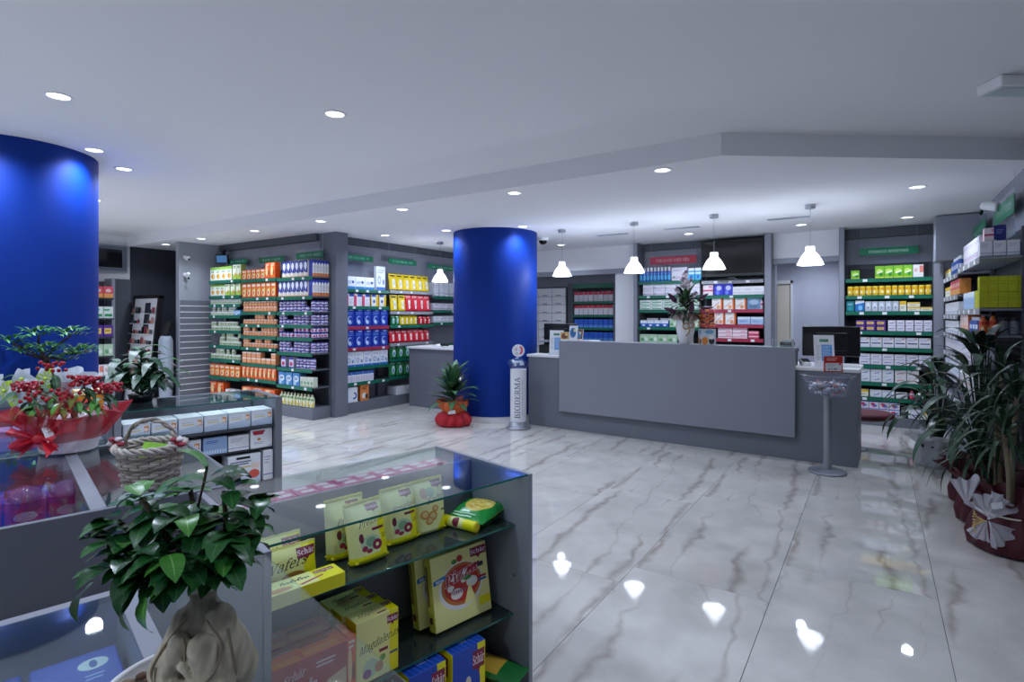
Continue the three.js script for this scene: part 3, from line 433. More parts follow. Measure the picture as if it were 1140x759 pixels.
row(W2, CARE, 'whitebox', [0.5, 0.035, 0.22], [6.85, 1, 0.52], 0.17, 'white paper stack on the plinth under the green packets', { stack: 4, ord: false });
const S3 = 'in the bay behind the rear desk';
row(W2, CARE, 'whitebox', [0.1, 0.26, 0.16], [7.84, 5, 0.15], 1.905, 'plain white folder box on the top shelf ' + S3, { lean: 0.06, ord: false });
row(W2, CARE, 'lilacbox', [0.2, 0.13, 0.14], [7.82, 5, 0.21], 1.647, 'pale lilac box on the second shelf ' + S3, { ord: false });
row(W2, CARE, 'whitebox', [0.22, 0.12, 0.16], [7.82, 4, 0.23], 1.415, 'low white box on the third shelf ' + S3, { ord: false });

// ---------- hanging glass signs ----------
function sign(f, lx0, lx1, y0, y1, lz, color, text, label) {
  const w = lx1 - lx0, h = 0.34, t = thing('hanging_sign', label, 'sign', f.at((lx0 + lx1) / 2, 0, lz), f.turn);
  obj('glass_panel', bx(-w / 2, w / 2, y0 - 0.2, y1 + 0.05, -0.004, 0.004, 0.002), M.clear, t);
  const tx = ctex(512, 64, (g, W, H) => { rc(g, color, 0, 0, W, H); g.fillStyle = 'rgba(225,240,235,0.9)'; if (text) { g.font = 'bold 34px sans-serif'; g.textAlign = 'center'; g.textBaseline = 'middle'; g.fillText(text, W / 2, H / 2 + 2, W * 0.84); } else marks(g, W * 0.14, 20, W * 0.72, 24, lx0 * 10); });
  const p = new THREE.PlaneGeometry(w - 0.01, y1 - y0).translate(0, (y0 + y1) / 2, 0.0062);
  obj('band', bx(-w / 2 + 0.003, w / 2 - 0.003, y0 - 0.002, y1 + 0.002, 0.0035, 0.0058, 0.001), mat(color, 0.3), t); obj('lettering', p, mat(0xffffff, 0.3, { map: tx }), t);
  for (const s of [-1, 1]) obj('wire', T(cyl(0.0015, 0.0015, 2.82 - y1 - 0.05, 5), s * (w / 2 - 0.02), y1 + 0.05, 0), M.metal, t);
}
const GREEN = '#0c7f58';
sign(W1, -9.66, -9.07, 2.455, 2.535, -0.28, GREEN, '', 'green hanging sign above the left baby food bay');
sign(W1, -8.72, -8.02, 2.43, 2.52, -0.28, GREEN, '', 'green hanging sign above the middle baby food bay');
sign(W1, -7.71, -7.03, 2.44, 2.54, -0.28, GREEN, '', 'green hanging sign above the blue milk powder cartons');
sign(W2, 5.8, 6.5, 2.45, 2.54, -0.2, GREEN, '', 'green hanging sign above the bay of blue packets');
sign(W2, 6.84, 7.55, 2.46, 2.55, -0.2, GREEN, '', 'green hanging sign above the yellow packets');
sign(W2, 7.85, 8.8, 2.44, 2.53, -0.2, GREEN, '', 'green hanging sign half hidden behind the leftmost pendant lamp');

// ---------- rear desk and things on it ----------
{
  const t = thing('rear_desk', 'dark grey service desk with a white top, left of the blue column', 'desk', [-6.7, 0, -6.95]);
  obj('body', bx(0, 1.08, 0, 0.985, -0.62, 0), M.slate, t); obj('top', bx(-0.04, 1.09, 0.985, 1.02, -0.65, 0.03), M.white, t);
  const k = thing('card_reader', 'small white card reader with black handset on the rear desk', 'card reader', [-6.12, 1.02, -7.06]);
  obj('base', T(lathe([[0, 0], [0.07, 0], [0.075, 0.02], [0.05, 0.05], [0, 0.055]], 20)), M.white, k); obj('handset', bx(0.03, 0.2, 0.02, 0.055, -0.03, 0.03, 0.015), M.black, k);
  const c = thing('desk_phone', 'black office telephone on the rear desk', 'telephone', [-5.78, 1.02, -7.3]);
  obj('body', bx(-0.1, 0.1, 0, 0.06, -0.09, 0.09, 0.02), M.black, c); obj('handset', T(tube([[-0.09, 0.07, 0], [-0.05, 0.1, 0], [0.05, 0.1, 0], [0.09, 0.07, 0]], 0.018, 16, 8), 0, 0, 0), M.rubber, c);
  obj('screen', T(bx(-0.06, 0.06, 0, 0.06, 0, 0.008), 0.02, 0.055, 0.03, -0.6), M.blackGloss, c);
}
// ---------- rooms behind the counter, seen through the left opening ----------
{
  const t = thing('drawer_cabinet', 'tall white cabinet of small drawers behind the counter', 'cabinet', [-6.35, 0, -10.15], 0.02);
  obj('carcass', bx(0, 0.99, 0, 2.15, -0.5, -0.02), M.slateDark, t);
  for (let r = 0; r < 11; r++) for (let c = 0; c < 3; c++) { const d = obj('drawer', bx(0.012 + c * 0.325, 0.325 + c * 0.325, 0.2 + r * 0.175, 0.2 + r * 0.175 + 0.168, -0.03, 0.01, 0.005), M.white, t); obj('handle', bx(0.012 + c * 0.325 + 0.1, 0.325 + c * 0.325 - 0.1, 0.2 + r * 0.175 + 0.012, 0.2 + r * 0.175 + 0.028, 0.01, 0.022), M.slateLight, d); }
  const F = frame(0, 0, -10.2, 0), u = thing('shelving_bay', 'dark cabinet with a green header and rows of red and blue packs', 'shelving', [0, 0, -10.2]);
  obj('back_panel', bx(-5.3, -4.0, 0, 2.2, -0.36, -0.34), M.charcoal, u); obj('side_panel', bx(-5.33, -5.21, 0, 2.2, -0.34, 0.02), M.slateDark, u); obj('side_panel', bx(-4.32, -3.98, 0, 2.2, -0.34, 0.02), M.slate, u);
  obj('header', bx(-5.21, -4.32, 2.1, 2.2, -0.1, 0.025), M.rail, u);
  for (const y of [1.83, 1.56, 1.3, 1.04, 0.8]) { const b = obj('shelf', bx(-5.21, -4.32, y - 0.02, y, -0.34, 0), M.slateDark, u); obj('price_rail', bx(-5.21, -4.32, y - 0.05, y + 0.004, 0, 0.008), M.rail, b); }
  const P = ['carton', 'medicine_carton', 'carton'], S = 'of the green-headed cabinet';
  row(F, P, 'trayred', [0.098, 0.2, 0.1], [-5.2, 8, 0.108], 1.83, 'red and white pack in the top row ' + S);
  row(F, P, 'trayred', [0.098, 0.2, 0.1], [-5.2, 8, 0.108], 1.56, 'red and white pack in the second row ' + S);
  row(F, P, 'trayblue', [0.098, 0.17, 0.1], [-5.2, 8, 0.108], 1.3, 'bright blue pack in the third row ' + S);
  row(F, P, 'trayblue', [0.098, 0.17, 0.1], [-5.2, 8, 0.108], 1.04, 'bright blue pack in the fourth row ' + S);
  row(F, P, 'redpink', [0.098, 0.15, 0.1], [-5.2, 5, 0.108], 0.8, 'pink pack in the lowest row ' + S);
  row(F, P, 'whitebox', [0.098, 0.15, 0.1], [-4.66, 3, 0.108], 0.8, 'white pack in the lowest row ' + S);
}
// ---------- centre wall behind the counter ----------
const WC = frame(0, 0, -9.3, 0), MED = ['carton', 'medicine_box', 'box'];
function pilaster(x0, x1, z0, z1, label, y1 = 2.82) { const t = thing('pilaster', label, 'pilaster', [0, 0, 0]); obj('body', bx(x0, x1, 0, y1, z0, z1), M.slate, t); obj('cap_strip', bx(x0 + 0.006, x1 - 0.006, 0.02, y1 - 0.01, z1, z1 + 0.004, 0.001), M.slateLight, t); }
pilaster(-3.56, -3.49, -9.65, -9.28, 'narrow grey pilaster left of the centre shelving behind the counter');
pilaster(-1.44, -1.34, -9.65, -9.28, 'narrow grey pilaster right of the wall screen');
pilaster(-0.445, -0.375, -9.65, -9.28, 'narrow grey pilaster between the doorway and the yellow tins shelving');
pilaster(0.645, 0.76, -9.65, -9.26, 'grey pilaster under the rounded corner housing', 2.25);
bay(WC, 'centre shelving left bay behind the counter, with green rails', -3.48, -2.42, [2.134, 1.89, 1.645, 1.347, 1.075, 0.8], { back: M.charcoal, tall: 2.2 });
bay(WC, 'centre shelving right bay below the screen, with red rails', -2.4, -1.45, [2.11, 1.873, 1.642, 1.401, 1.177, 0.95], { rails: { 0: GG, 2: RR, 3: RR, 4: RR, 5: RR }, back: M.charcoal, tall: 2.2 });
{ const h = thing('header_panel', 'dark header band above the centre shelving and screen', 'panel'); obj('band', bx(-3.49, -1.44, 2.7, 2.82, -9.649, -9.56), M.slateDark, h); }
const C1 = 'on the centre shelving left bay';
row(WC, ['spray', 'spray_bottle', 'bottle'], 'spray', [0.055, 0.24, 0.055], [-3.47, 9, 0.062], 2.138, 'blue spray bottle in the top row ' + C1);
row(WC, MED, 'lilacbox', [0.26, 0.22, 0.12], [-2.9, 1, 0.27], 2.138, 'tall pale box between the sprays on the top shelf');
row(WC, MED, 'spraylight', [0.1, 0.2, 0.08], [-2.62, 2, 0.11], 2.138, 'light blue carton at the right end of the sprays shelf');
row(WC, MED, 'lilacbox', [0.19, 0.1, 0.12], [-3.4, 5, 0.195], 1.894, 'pale lilac box on the second shelf ' + C1, { stack: 2 });
row(WC, MED, 'greenwhite', [0.2, 0.055, 0.12], [-3.46, 5, 0.205], 1.649, 'green and white flat box on the third shelf ' + C1, { stack: 3 });
row(WC, MED, 'bluewhite', [0.12, 0.11, 0.1], [-3.45, 4, 0.125], 1.351, 'blue and white box on the fourth shelf ' + C1);
row(WC, MED, 'whitebox', [0.2, 0.15, 0.06], [-3.4, 2, 0.24], 1.351, 'white box standing at the back of the fourth shelf ' + C1, { lz: -0.16 });
row(WC, MED, 'palegreen', [0.12, 0.13, 0.1], [-2.93, 4, 0.123], 1.351, 'green box on the fourth shelf ' + C1);
row(WC, MED, 'palegreen', [0.16, 0.14, 0.1], [-3.46, 4, 0.165], 1.079, 'pale green box on the fifth shelf ' + C1, { ord: false });
row(WC, MED, 'sunbox', [0.22, 0.15, 0.1], [-2.78, 1, 0.24], 1.079, 'pale box with a golden sun on the fifth shelf ' + C1, { ord: false });
const C2 = 'below the wall screen';
row(WC, MED, 'pinkwhite', [0.16, 0.17, 0.12], [-2.38, 1, 0.17], 1.877, 'white and pink packet on the green-railed shelf ' + C2);
row(WC, MED, 'indigo', [0.14, 0.2, 0.1], [-2.2, 2, 0.145], 1.877, 'indigo packet on the shelf ' + C2);
row(WC, MED, 'waves', [0.17, 0.13, 0.13], [-1.9, 3, 0.15], 1.877, 'white soft packet on the green-railed shelf ' + C2);
row(WC, MED, 'orangewhite', [0.165, 0.192, 0.08], [-2.24, 3, 0.18], 1.646, 'white and orange carton on the upper red-railed shelf ' + C2);
row(WC, MED, 'steel', [0.2, 0.192, 0.1], [-1.7, 1, 0.21], 1.646, 'steel blue carton on the upper red-railed shelf ' + C2);
row(WC, ['bottle', 'medicine_bottle', 'bottle'], 'pinkwhite', [0.07, 0.17, 0.07], [-1.54, 1, 0.08], 1.646, 'white bottle with a red label beside the steel blue carton');
row(WC, MED, 'orangewhite', [0.16, 0.2, 0.08], [-2.2, 2, 0.17], 1.405, 'white and orange carton on the second red-railed shelf ' + C2);
row(WC, MED, 'paleblue', [0.19, 0.12, 0.1], [-1.84, 2, 0.195], 1.405, 'pale blue box on the second red-railed shelf ' + C2);
row(WC, MED, 'pinkwhite', [0.22, 0.06, 0.12], [-2.14, 2, 0.225], 1.181, 'white and pink flat box on the third red-railed shelf ' + C2, { stack: 3 });
row(WC, MED, 'redpink', [0.15, 0.06, 0.12], [-1.68, 1, 0.16], 1.181, 'deep pink flat box in a stack ' + C2, { stack: 2 });
sign(WC, -3.33, -2.52, 2.44, 2.57, -0.18, '#b3283f', '', 'red hanging sign left of the wall screen');
{
  const t = thing('wall_screen', 'large black flat screen hung above the centre shelving', 'television', [-1.93, 2.47, -9.32]);
  obj('case', bx(-0.48, 0.48, -0.3, 0.3, -0.06, 0, 0.012), M.black, t); obj('panel', bx(-0.455, 0.455, -0.245, 0.275, 0, 0.004, 0.002), M.blackGloss, t); obj('stand', [bx(-0.06, 0.06, -0.34, -0.3, -0.05, -0.01), bx(-0.2, 0.2, -0.36, -0.34, -0.1, 0.06)], M.black, t); obj('mount', bx(-0.2, 0.2, -0.15, 0.15, -0.23, -0.06), M.black, t);
}
// ---------- right shelving ----------
bay(WC, 'shelving with green rails and yellow tins at the right end of the back wall', -0.37, 0.645, [2.068, 1.829, 1.603, 1.324, 1.095, 0.85, 0.606, 0.394], { plinth: 0.13, back: M.charcoal, tall: 2.3 });
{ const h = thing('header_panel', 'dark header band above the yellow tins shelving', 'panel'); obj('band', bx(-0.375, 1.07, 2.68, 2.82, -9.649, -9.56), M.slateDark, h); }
sign(WC, -0.2, 0.5, 2.42, 2.52, -0.22, GREEN, 'STOMACO INTESTINO', 'green hanging sign reading about stomach and intestine above the tins');
const A = 'of the tins bay';
row(WC, MED, 'apple', [0.105, 0.12, 0.06], [-0.3, 1, 0.11], 2.072, 'single bright green carton at the left of the top shelf ' + A);
row(WC, MED, 'apple', [0.105, 0.17, 0.07], [-0.01, 4, 0.108], 2.072, 'bright green carton in the group of four on the top shelf');
row(WC, MED, 'whiteorange', [0.115, 0.17, 0.07], [0.425, 1, 0.12], 2.072, 'white carton right of the four bright green cartons');
row(WC, ['tin', 'yellow_tin', 'tin'], 'tin', [0.07, 0.13, 0.07], [-0.345, 13, 0.0755], 1.833, 'yellow tin in the row on the second shelf');
row(WC, MED, 'tealbag', [0.1, 0.15, 0.07], [-0.36, 1, 0.11], 1.607, 'teal packet at the left of the third shelf ' + A);
row(WC, MED, 'bluebag', [0.11, 0.155, 0.06], [-0.25, 1, 0.12], 1.607, 'blue and white packet beside the teal one');
row(WC, MED, 'silverbag', [0.075, 0.14, 0.06], [-0.13, 5, 0.08], 1.607, 'silver packet on the third shelf ' + A);
row(WC, MED, 'yellowwhite', [0.075, 0.14, 0.06], [0.275, 1, 0.08], 1.607, 'yellow and white packet right of the silver ones');
row(WC, MED, 'yellowwhite', [0.14, 0.06, 0.08], [0.36, 1, 0.15], 1.607, 'flat yellow and white box stacked at the right of the third shelf', { stack: 2 });
row(WC, MED, 'yellowwhite', [0.13, 0.055, 0.08], [0.51, 1, 0.13], 1.607, 'single flat white and yellow box at the right end of the third shelf');
row(WC, MED, 'purpleyellow', [0.11, 0.075, 0.08], [-0.24, 3, 0.122], 1.328, 'purple and yellow box on the fourth shelf ' + A, { stack: 2 });
row(WC, MED, 'lilacnavy', [0.09, 0.075, 0.08], [0.14, 5, 0.1], 1.328, 'white and lilac box on the fourth shelf ' + A, { stack: 2 });
row(WC, MED, 'navyline', [0.13, 0.14, 0.08], [-0.2, 6, 0.138], 1.099, 'white box with a navy line on the fifth shelf ' + A);
row(WC, MED, 'lilacnavy', [0.13, 0.075, 0.08], [-0.2, 6, 0.138], 0.854, 'lilac-white box on the sixth shelf ' + A, { stack: 2 });
row(WC, MED, 'sweep', [0.13, 0.09, 0.08], [-0.2, 3, 0.138], 0.61, 'white box with a blue sweep on the seventh shelf ' + A, { stack: 2 });
row(WC, MED, 'redsweep', [0.13, 0.09, 0.08], [0.22, 2, 0.138], 0.61, 'white box with a red sweep on the seventh shelf ' + A, { stack: 2 });
row(WC, MED, 'yellowwhite', [0.11, 0.1, 0.08], [-0.2, 1, 0.12], 0.398, 'white and yellow box on the eighth shelf ' + A, { ord: false });
row(WC, MED, 'sweep', [0.14, 0.1, 0.08], [-0.07, 2, 0.145], 0.398, 'white and blue box on the eighth shelf ' + A, { ord: false });
row(WC, MED, 'whitebox', [0.13, 0.085, 0.08], [0.23, 1, 0.14], 0.398, 'plain white box on the eighth shelf ' + A, { ord: false });
row(WC, ['bottle', 'medicine_bottle', 'bottle'], 'redpink', [0.06, 0.12, 0.06], [0.38, 1, 0.07], 0.398, 'red and black bottle on the eighth shelf ' + A, { ord: false });
row(WC, MED, 'greenpack', [0.1, 0.09, 0.08], [0.46, 1, 0.11], 0.398, 'vivid green box on the eighth shelf ' + A, { ord: false });
row(WC, MED, 'diagonal', [0.115, 0.1, 0.08], [-0.2, 4, 0.12], 0.135, 'white box with a pink and blue diagonal on the plinth ' + A, { stack: 2, ord: false });
row(WC, ['bottle', 'medicine_bottle', 'bottle'], 'tubgrey', [0.06, 0.19, 0.06], [0.29, 1, 0.07], 0.135, 'dark bottle on the plinth ' + A, { ord: false });
row(WC, MED, 'sweep', [0.16, 0.13, 0.1], [0.37, 1, 0.17], 0.135, 'white box right of the dark bottle on the plinth');
row(WC, MED, 'yellowwhite', [0.09, 0.11, 0.08], [0.54, 1, 0.09], 0.135, 'small yellowish box at the right end of the plinth ' + A);
// rounded housing in the corner
{
  const s = new THREE.Shape(); s.moveTo(0, 0); s.lineTo(0, 0.34); s.bezierCurveTo(0.02, 0.4, 0.1, 0.46, 0.24, 0.46); s.lineTo(0.43, 0.46); s.lineTo(0.43, 0);
  const t = thing('corner_housing', 'grey rounded housing under the ceiling in the right corner', 'housing', [0.64, 2.25, -9.26]);
  obj('body', T(new THREE.ExtrudeGeometry(s, { depth: 0.55, bevelEnabled: true, bevelSize: 0.006, bevelThickness: 0.006, bevelSegments: 2, curveSegments: 10 }), 0, 0, 0, -PI / 2).translate(0, 0, 0.46), M.slateLight, t);
  obj('knob', T(new THREE.SphereGeometry(0.03, 14, 10), 0.1, 0.4, 0.42), M.white, t);
}
// ---------- right wall shelves ----------
const WR = frame(0.75, 0, 0, -PI / 2), Q = 'on the right wall shelves';
for (const [z0, z1, ys, l] of [[-9.22, -7.75, [2.02, 1.78, 1.56, 1.33, 1.1, 0.85, 0.6], 'far'], [-7.7, -6.2, [2.055, 1.61, 1.38, 1.1, 0.8, 0.5], 'near']]) {
  const t = thing('shelving_bay', l + ' section of the glass shelves on the right wall', 'shelving', [0.75, 0, 0], -PI / 2);
  obj('back_panel', bx(z0, z1, 0.1, 2.3, -0.315, -0.3), M.charcoal, t); obj('upright', bx(z0, z0 + 0.03, 0.1, 2.3, -0.3, -0.27), M.slateDark, t); obj('upright', bx(z1 - 0.03, z1, 0.1, 2.3, -0.3, -0.27), M.slateDark, t);
  obj('plinth', bx(z0, z1, 0, 0.1, -0.3, -0.02), M.slate, t);
  for (const y of ys) { const b = obj('shelf', bx(z0, z1, y - 0.02, y, -0.3, -0.004), M.slateLight, t); obj('price_rail', bx(z0, z1, y - 0.055, y + 0.003, -0.004, 0.004), M.railGrey, b); for (let k = 0; k < 4; k++) obj('price_tag', bx(z0 + 0.12 + k * 0.36, z0 + 0.2 + k * 0.36, y - 0.048, y - 0.006, 0.004, 0.007, 0.001), M.tag, b); }
}
const WRE = frame(0.75, 0, -6.2, 0);   // the near end, boxes turned towards the shop
const RB = ['carton', 'remedy_box', 'box'];
row(WR, RB, 'lilacbox', [0.11, 0.2, 0.1], [-7.4, 9, 0.115], 2.06, 'white and lilac box along the top ' + Q);
row(WRE, RB, 'whitebox', [0.085, 0.13, 0.085], [0.0, 3, 0.09], 2.06, 'white box at the near end of the top ' + Q, { lz: -0.02 });
row(WRE, RB, 'pinkwhite', [0.085, 0.11, 0.085], [0.03, 1, 0.09], 2.191, 'white and pink box stacked at the near end of the top wall shelf', { lz: -0.02 });
row(WRE, RB, 'navyplain', [0.085, 0.13, 0.085], [0.09, 1, 0.09], 2.192, 'navy box stacked at the near end of the top ' + Q, { lz: -0.02 });
row(WRE, RB, 'navyplain', [0.05, 0.11, 0.07], [0.26, 1, 0.05], 2.06, 'small navy box at the wall end of the top ' + Q, { lz: -0.02 });
row(WR, RB, 'yellowwhite', [0.09, 0.1, 0.1], [-9.2, 6, 0.1], 2.024, 'low yellow box at the far end of the top ' + Q, { ord: false });
row(WR, ['bottle', 'medicine_bottle', 'bottle'], 'bottleblue', [0.08, 0.2, 0.08], [-8.55, 7, 0.095], 2.024, 'blue and white bottle at the far end of the top ' + Q, { ord: false });
row(WR, RB, 'coral', [0.12, 0.17, 0.1], [-8.6, 7, 0.125], 1.784, 'coral pink box on the second of the right wall shelves', { ord: false });
row(WR, RB, 'yellowwhite', [0.09, 0.12, 0.1], [-9.2, 6, 0.095], 1.784, 'yellow box at the far end of the second of the right wall shelves', { ord: false });
row(WRE, RB, 'lime', [0.062, 0.135, 0.1], [0.0, 5, 0.0625], 1.614, 'lime yellow cube carton at the near right wall', { stack: 2, lz: -0.02 });
row(WR, RB, 'lime', [0.1, 0.16, 0.1], [-6.62, 3, 0.1], 1.614, 'lime yellow carton along the front edge of the right wall shelves', { ord: false });
row(WR, RB, 'paleblue', [0.12, 0.16, 0.1], [-7.4, 6, 0.125], 1.614, 'pale blue box beside the lime cartons on the right wall', { ord: false });
row(WR, RB, 'whitebox', [0.13, 0.14, 0.1], [-9.2, 10, 0.14], 1.564, 'white box on the far third shelf of the right wall', { ord: false });
row(WR, RB, 'orangewhite', [0.11, 0.19, 0.1], [-7.65, 5, 0.12], 1.384, 'white and orange box on the lower right wall shelf', { ord: false });
row(WR, ['bottle', 'medicine_bottle', 'bottle'], 'bottleblue', [0.07, 0.15, 0.07], [-7.02, 6, 0.08], 1.384, 'blue bottle beside the orange ones on the right wall');
row(WRE, ['bottle', 'medicine_bottle', 'bottle'], 'bottleorange', [0.06, 0.16, 0.06], [0.0, 2, 0.062], 1.384, 'orange bottle at the near end of the right wall shelf', { lz: -0.02 });
row(WRE, ['tub', 'supplement_tub', 'tub'], 'tubgrey', [0.068, 0.15, 0.068], [0.125, 3, 0.072], 1.384, 'dark grey tub at the near end of the right wall shelf', { lz: -0.02 });
row(WR, RB, 'whitebox', [0.12, 0.15, 0.1], [-9.2, 10, 0.14], 1.334, 'white box on the far fourth shelf of the right wall', { ord: false });
row(WR, RB, 'lilacbox', [0.13, 0.16, 0.1], [-9.2, 20, 0.145], 1.104, 'pale box on the fifth shelf of the right wall', { ord: false });
row(WR, RB, 'sweep', [0.14, 0.15, 0.1], [-9.2, 9, 0.155], 0.854, 'white and blue box on the low far shelf of the right wall', { ord: false });
row(WR, RB, 'redsweep', [0.14, 0.15, 0.1], [-7.65, 9, 0.155], 0.804, 'white and red box on the low near shelf of the right wall', { ord: false });
sign(WR, -7.4, -6.4, 2.45, 2.62, -0.26, GREEN, '', 'green hanging sign on the right wall above the glass shelves');
sign(WR, -8.9, -7.9, 2.45, 2.62, -0.26, GREEN, '', 'green hanging sign far along the right wall by the rounded housing');
// ---------- the long counter ----------
const CT = R(-1.2);
{
  const t = thing('service_counter', 'long dark grey pharmacy counter with a raised lighter front panel', 'counter', [-0.15, 0, -6.6], CT);
  obj('body', bx(-3.98, 0, 0, 0.965, -0.72, -0.005), M.counter, t); obj('worktop', bx(-4.0, 0.02, 0.965, 1.0, -0.74, 0.015, 0.006), M.white, t);
  obj('front_panel', bx(-3.445, -0.565, 0.25, 1.205, 0.02, 0.06, 0.004), M.slateLight, t); obj('ledge', bx(-3.44, -0.57, 1.175, 1.2, -0.3, 0.02), M.slateLight, t); obj('ledge_support', bx(-3.43, -0.58, 1.0, 1.175, -0.02, 0.02), M.slateDark, t);
  for (let k = 0; k < 2; k++) obj('ledge_support', bx(-3.42 + k * 2.82, -3.4 + k * 2.82, 1.0, 1.175, -0.29, -0.02), M.slateDark, t);
}
const CF = frame(-0.15, 0, -6.6, CT);
function monitor(name, label, p, turn) {
  const t = thing(name, label, 'monitor', p, turn);
  obj('screen_housing', [bx(-0.28, 0.28, 0.1, 0.43, -0.02, 0.025, 0.012), bx(-0.15, 0.15, 0.16, 0.36, 0.02, 0.05, 0.012)], M.black, t); obj('display', bx(-0.265, 0.265, 0.115, 0.415, -0.0225, -0.019, 0.001), M.blackGloss, t);
  obj('neck', bx(-0.03, 0.03, 0.015, 0.24, 0.03, 0.06), M.rubber, t); obj('foot', T(lathe([[0, 0], [0.12, 0], [0.12, 0.01], [0.03, 0.018], [0, 0.018]], 24), 0, 0, 0.03), M.rubber, t);
}
monitor('till_monitor', 'black till monitor at the right end of the counter', CF.at(-0.27, 1.0012, -0.38), R(14));
monitor('till_monitor', 'black till monitor at the left end of the counter', CF.at(-3.68, 1.0012, -0.4), R(-4));
{
  let t = thing('receipt_printer', 'grey receipt printer with a black display left of the right till monitor', 'printer', CF.at(-0.72, 1.0012, -0.52), 0.1);
  obj('body', bx(-0.08, 0.08, 0, 0.2, -0.12, 0.1, 0.015), M.silver, t); obj('cover', bx(-0.078, 0.078, 0.2, 0.24, -0.12, 0.06, 0.01), M.rubber, t); obj('customer_display', T(bx(-0.1, 0.1, -0.03, 0.03, -0.02, 0.02, 0.01), 0.02, 0.17, 0.14, -0.3), M.black, t); obj('paper', bx(-0.04, 0.04, 0.24, 0.27, -0.02, -0.018, 0.0005), M.tag, t);
  t = thing('card_terminal', 'small white card terminal beside the receipt printer', 'card reader', CF.at(-0.5, 1.0012, -0.2), 0.3);
  obj('body', T(bx(-0.045, 0.045, 0, 0.06, -0.09, 0.09, 0.015), 0, 0, 0, 0.15), M.white, t); obj('keypad', T(bx(-0.035, 0.035, 0.06, 0.066, -0.01, 0.08), 0, 0, 0, 0.15), M.black, t); obj('screen', T(bx(-0.035, 0.035, 0.06, 0.065, -0.07, -0.02), 0, 0, 0, 0.15), M.blackGloss, t);
  t = thing('keyboard', 'white keyboard and papers right of the till monitor on the counter', 'keyboard', CF.at(-0.1, 1.0012, -0.3), 0.1);
  obj('tray', bx(-0.11, 0.1, 0, 0.02, -0.08, 0.08, 0.006), M.white, t); obj('key_block', bx(-0.1, 0.09, 0.02, 0.03, -0.07, 0.06, 0.004), M.tag, t);
  t = thing('cash_box', 'dark cash box at the left end of the counter by the blue column', 'box', CF.at(-3.93, 1.0012, -0.4));
  obj('body', bx(-0.05, 0.09, 0, 0.12, -0.15, 0.12, 0.01), M.rubber, t); obj('lid', bx(-0.06, 0.1, 0.16, 0.19, -0.15, 0.13, 0.006), M.silver, t); obj('post', bx(0.0, 0.03, 0.12, 0.16, -0.02, 0.02), M.rubber, t);
}
function cardStand(p, turn, label) {
  const t = thing('card_stand', label, 'leaflet stand', p, turn);
  const tx = ctex(256, 384, (g, w, h) => { rc(g, '#eef1f5', 0, 0, w, h); rc(g, '#1d7a4c', 70, 40, 116, 34); lines(g, '#d8efe0', 82, 50, 90, 1); rc(g, '#5d9ede', 90, 110, 140, 200); lines(g, '#d6e8fa', 100, 124, 118, 11, 16, 5); lines(g, '#a9b0bd', 20, 120, 56, 12, 16, 5); });
  obj('board', T(bx(-0.1, 0.1, 0, 0.34, -0.004, 0.004, 0.003), 0, 0, 0, -0.1), M.white, t); obj('print', T(new THREE.PlaneGeometry(0.19, 0.325), 0, 0.17, 0.0055, 0, 0, 0).applyMatrix4(new THREE.Matrix4().makeRotationX(-0.1)), mat(0xffffff, 0.4, { map: tx }), t);
  obj('foot', bx(-0.1, 0.1, 0, 0.012, -0.08, 0.05, 0.004), M.clear, t);
}
cardStand(CF.at(-0.3, 1.0012, -0.07), R(24), 'white card with green heading and blue block at the right end of the counter');
cardStand(CF.at(-3.58, 1.0012, -0.1), R(15), 'white card with green heading and blue block by the left till');
// booklets on the ledge
[[-3.43, '#7a4a3a', '#d7b06a', 'brown picture booklet standing at the left end of the ledge'], [-3.32, '#2f6ea8', '#dfe7ee', 'blue and white booklet leaning on the ledge'], [-3.25, '#4f9ac4', '#7a4630', 'sky blue booklet right of the leaning pair on the ledge']].forEach(([x, a, b, l], i) => {
  const tx = ctex(96, 128, (g) => { rc(g, b, 0, 0, 96, 128); ds(g, a, 44, 60, 34, 42); ds(g, '#e9d39a', 62, 40, 14); rc(g, '#f4f2ee', 0, 108, 96, 20); });
  const t = thing('booklet', l, 'booklet', CF.at(x, 1.2012, -0.08 - 0.03 * i), 0.5 - 0.3 * i), h = [0.12, 0.21, 0.16][i];
  obj('pages', T(bx(-0.06, 0.06, 0, h, -0.006, 0.004, 0.002), 0, 0, 0, -0.2), M.tag, t); obj('cover', T(new THREE.PlaneGeometry(0.118, h - 0.004).translate(0, h / 2, 0.0055), 0, 0, 0, -0.2), mat(0xffffff, 0.35, { map: tx }), t);
});
{ const t = thing('leaflet_pile', 'low pile of white leaflets lying on the ledge', 'leaflets', CF.at(-3.05, 1.2012, -0.12), 0.1); for (let k = 0; k < 3; k++) obj('leaflet', T(bx(-0.11, 0.11, k * 0.005, k * 0.005 + 0.004, -0.07, 0.07, 0.001), 0, 0, 0, 0, 0.1 * k), M.tag, t); }
{ const t = thing('glass_holder', 'small clear glass holder at the right end of the ledge', 'holder', CF.at(-0.7, 1.2012, -0.1)); obj('pane', bx(-0.11, 0.11, 0.004, 0.07, 0.05, 0.056, 0.001), M.glass, t); obj('pane', bx(-0.11, 0.11, 0, 0.005, -0.08, 0.056, 0.001), M.glass, t); for (const s of [-0.1, 0.1]) obj('clamp', bx(s - 0.012, s + 0.012, 0, 0.09, 0.045, 0.062, 0.003), M.metal, t); }
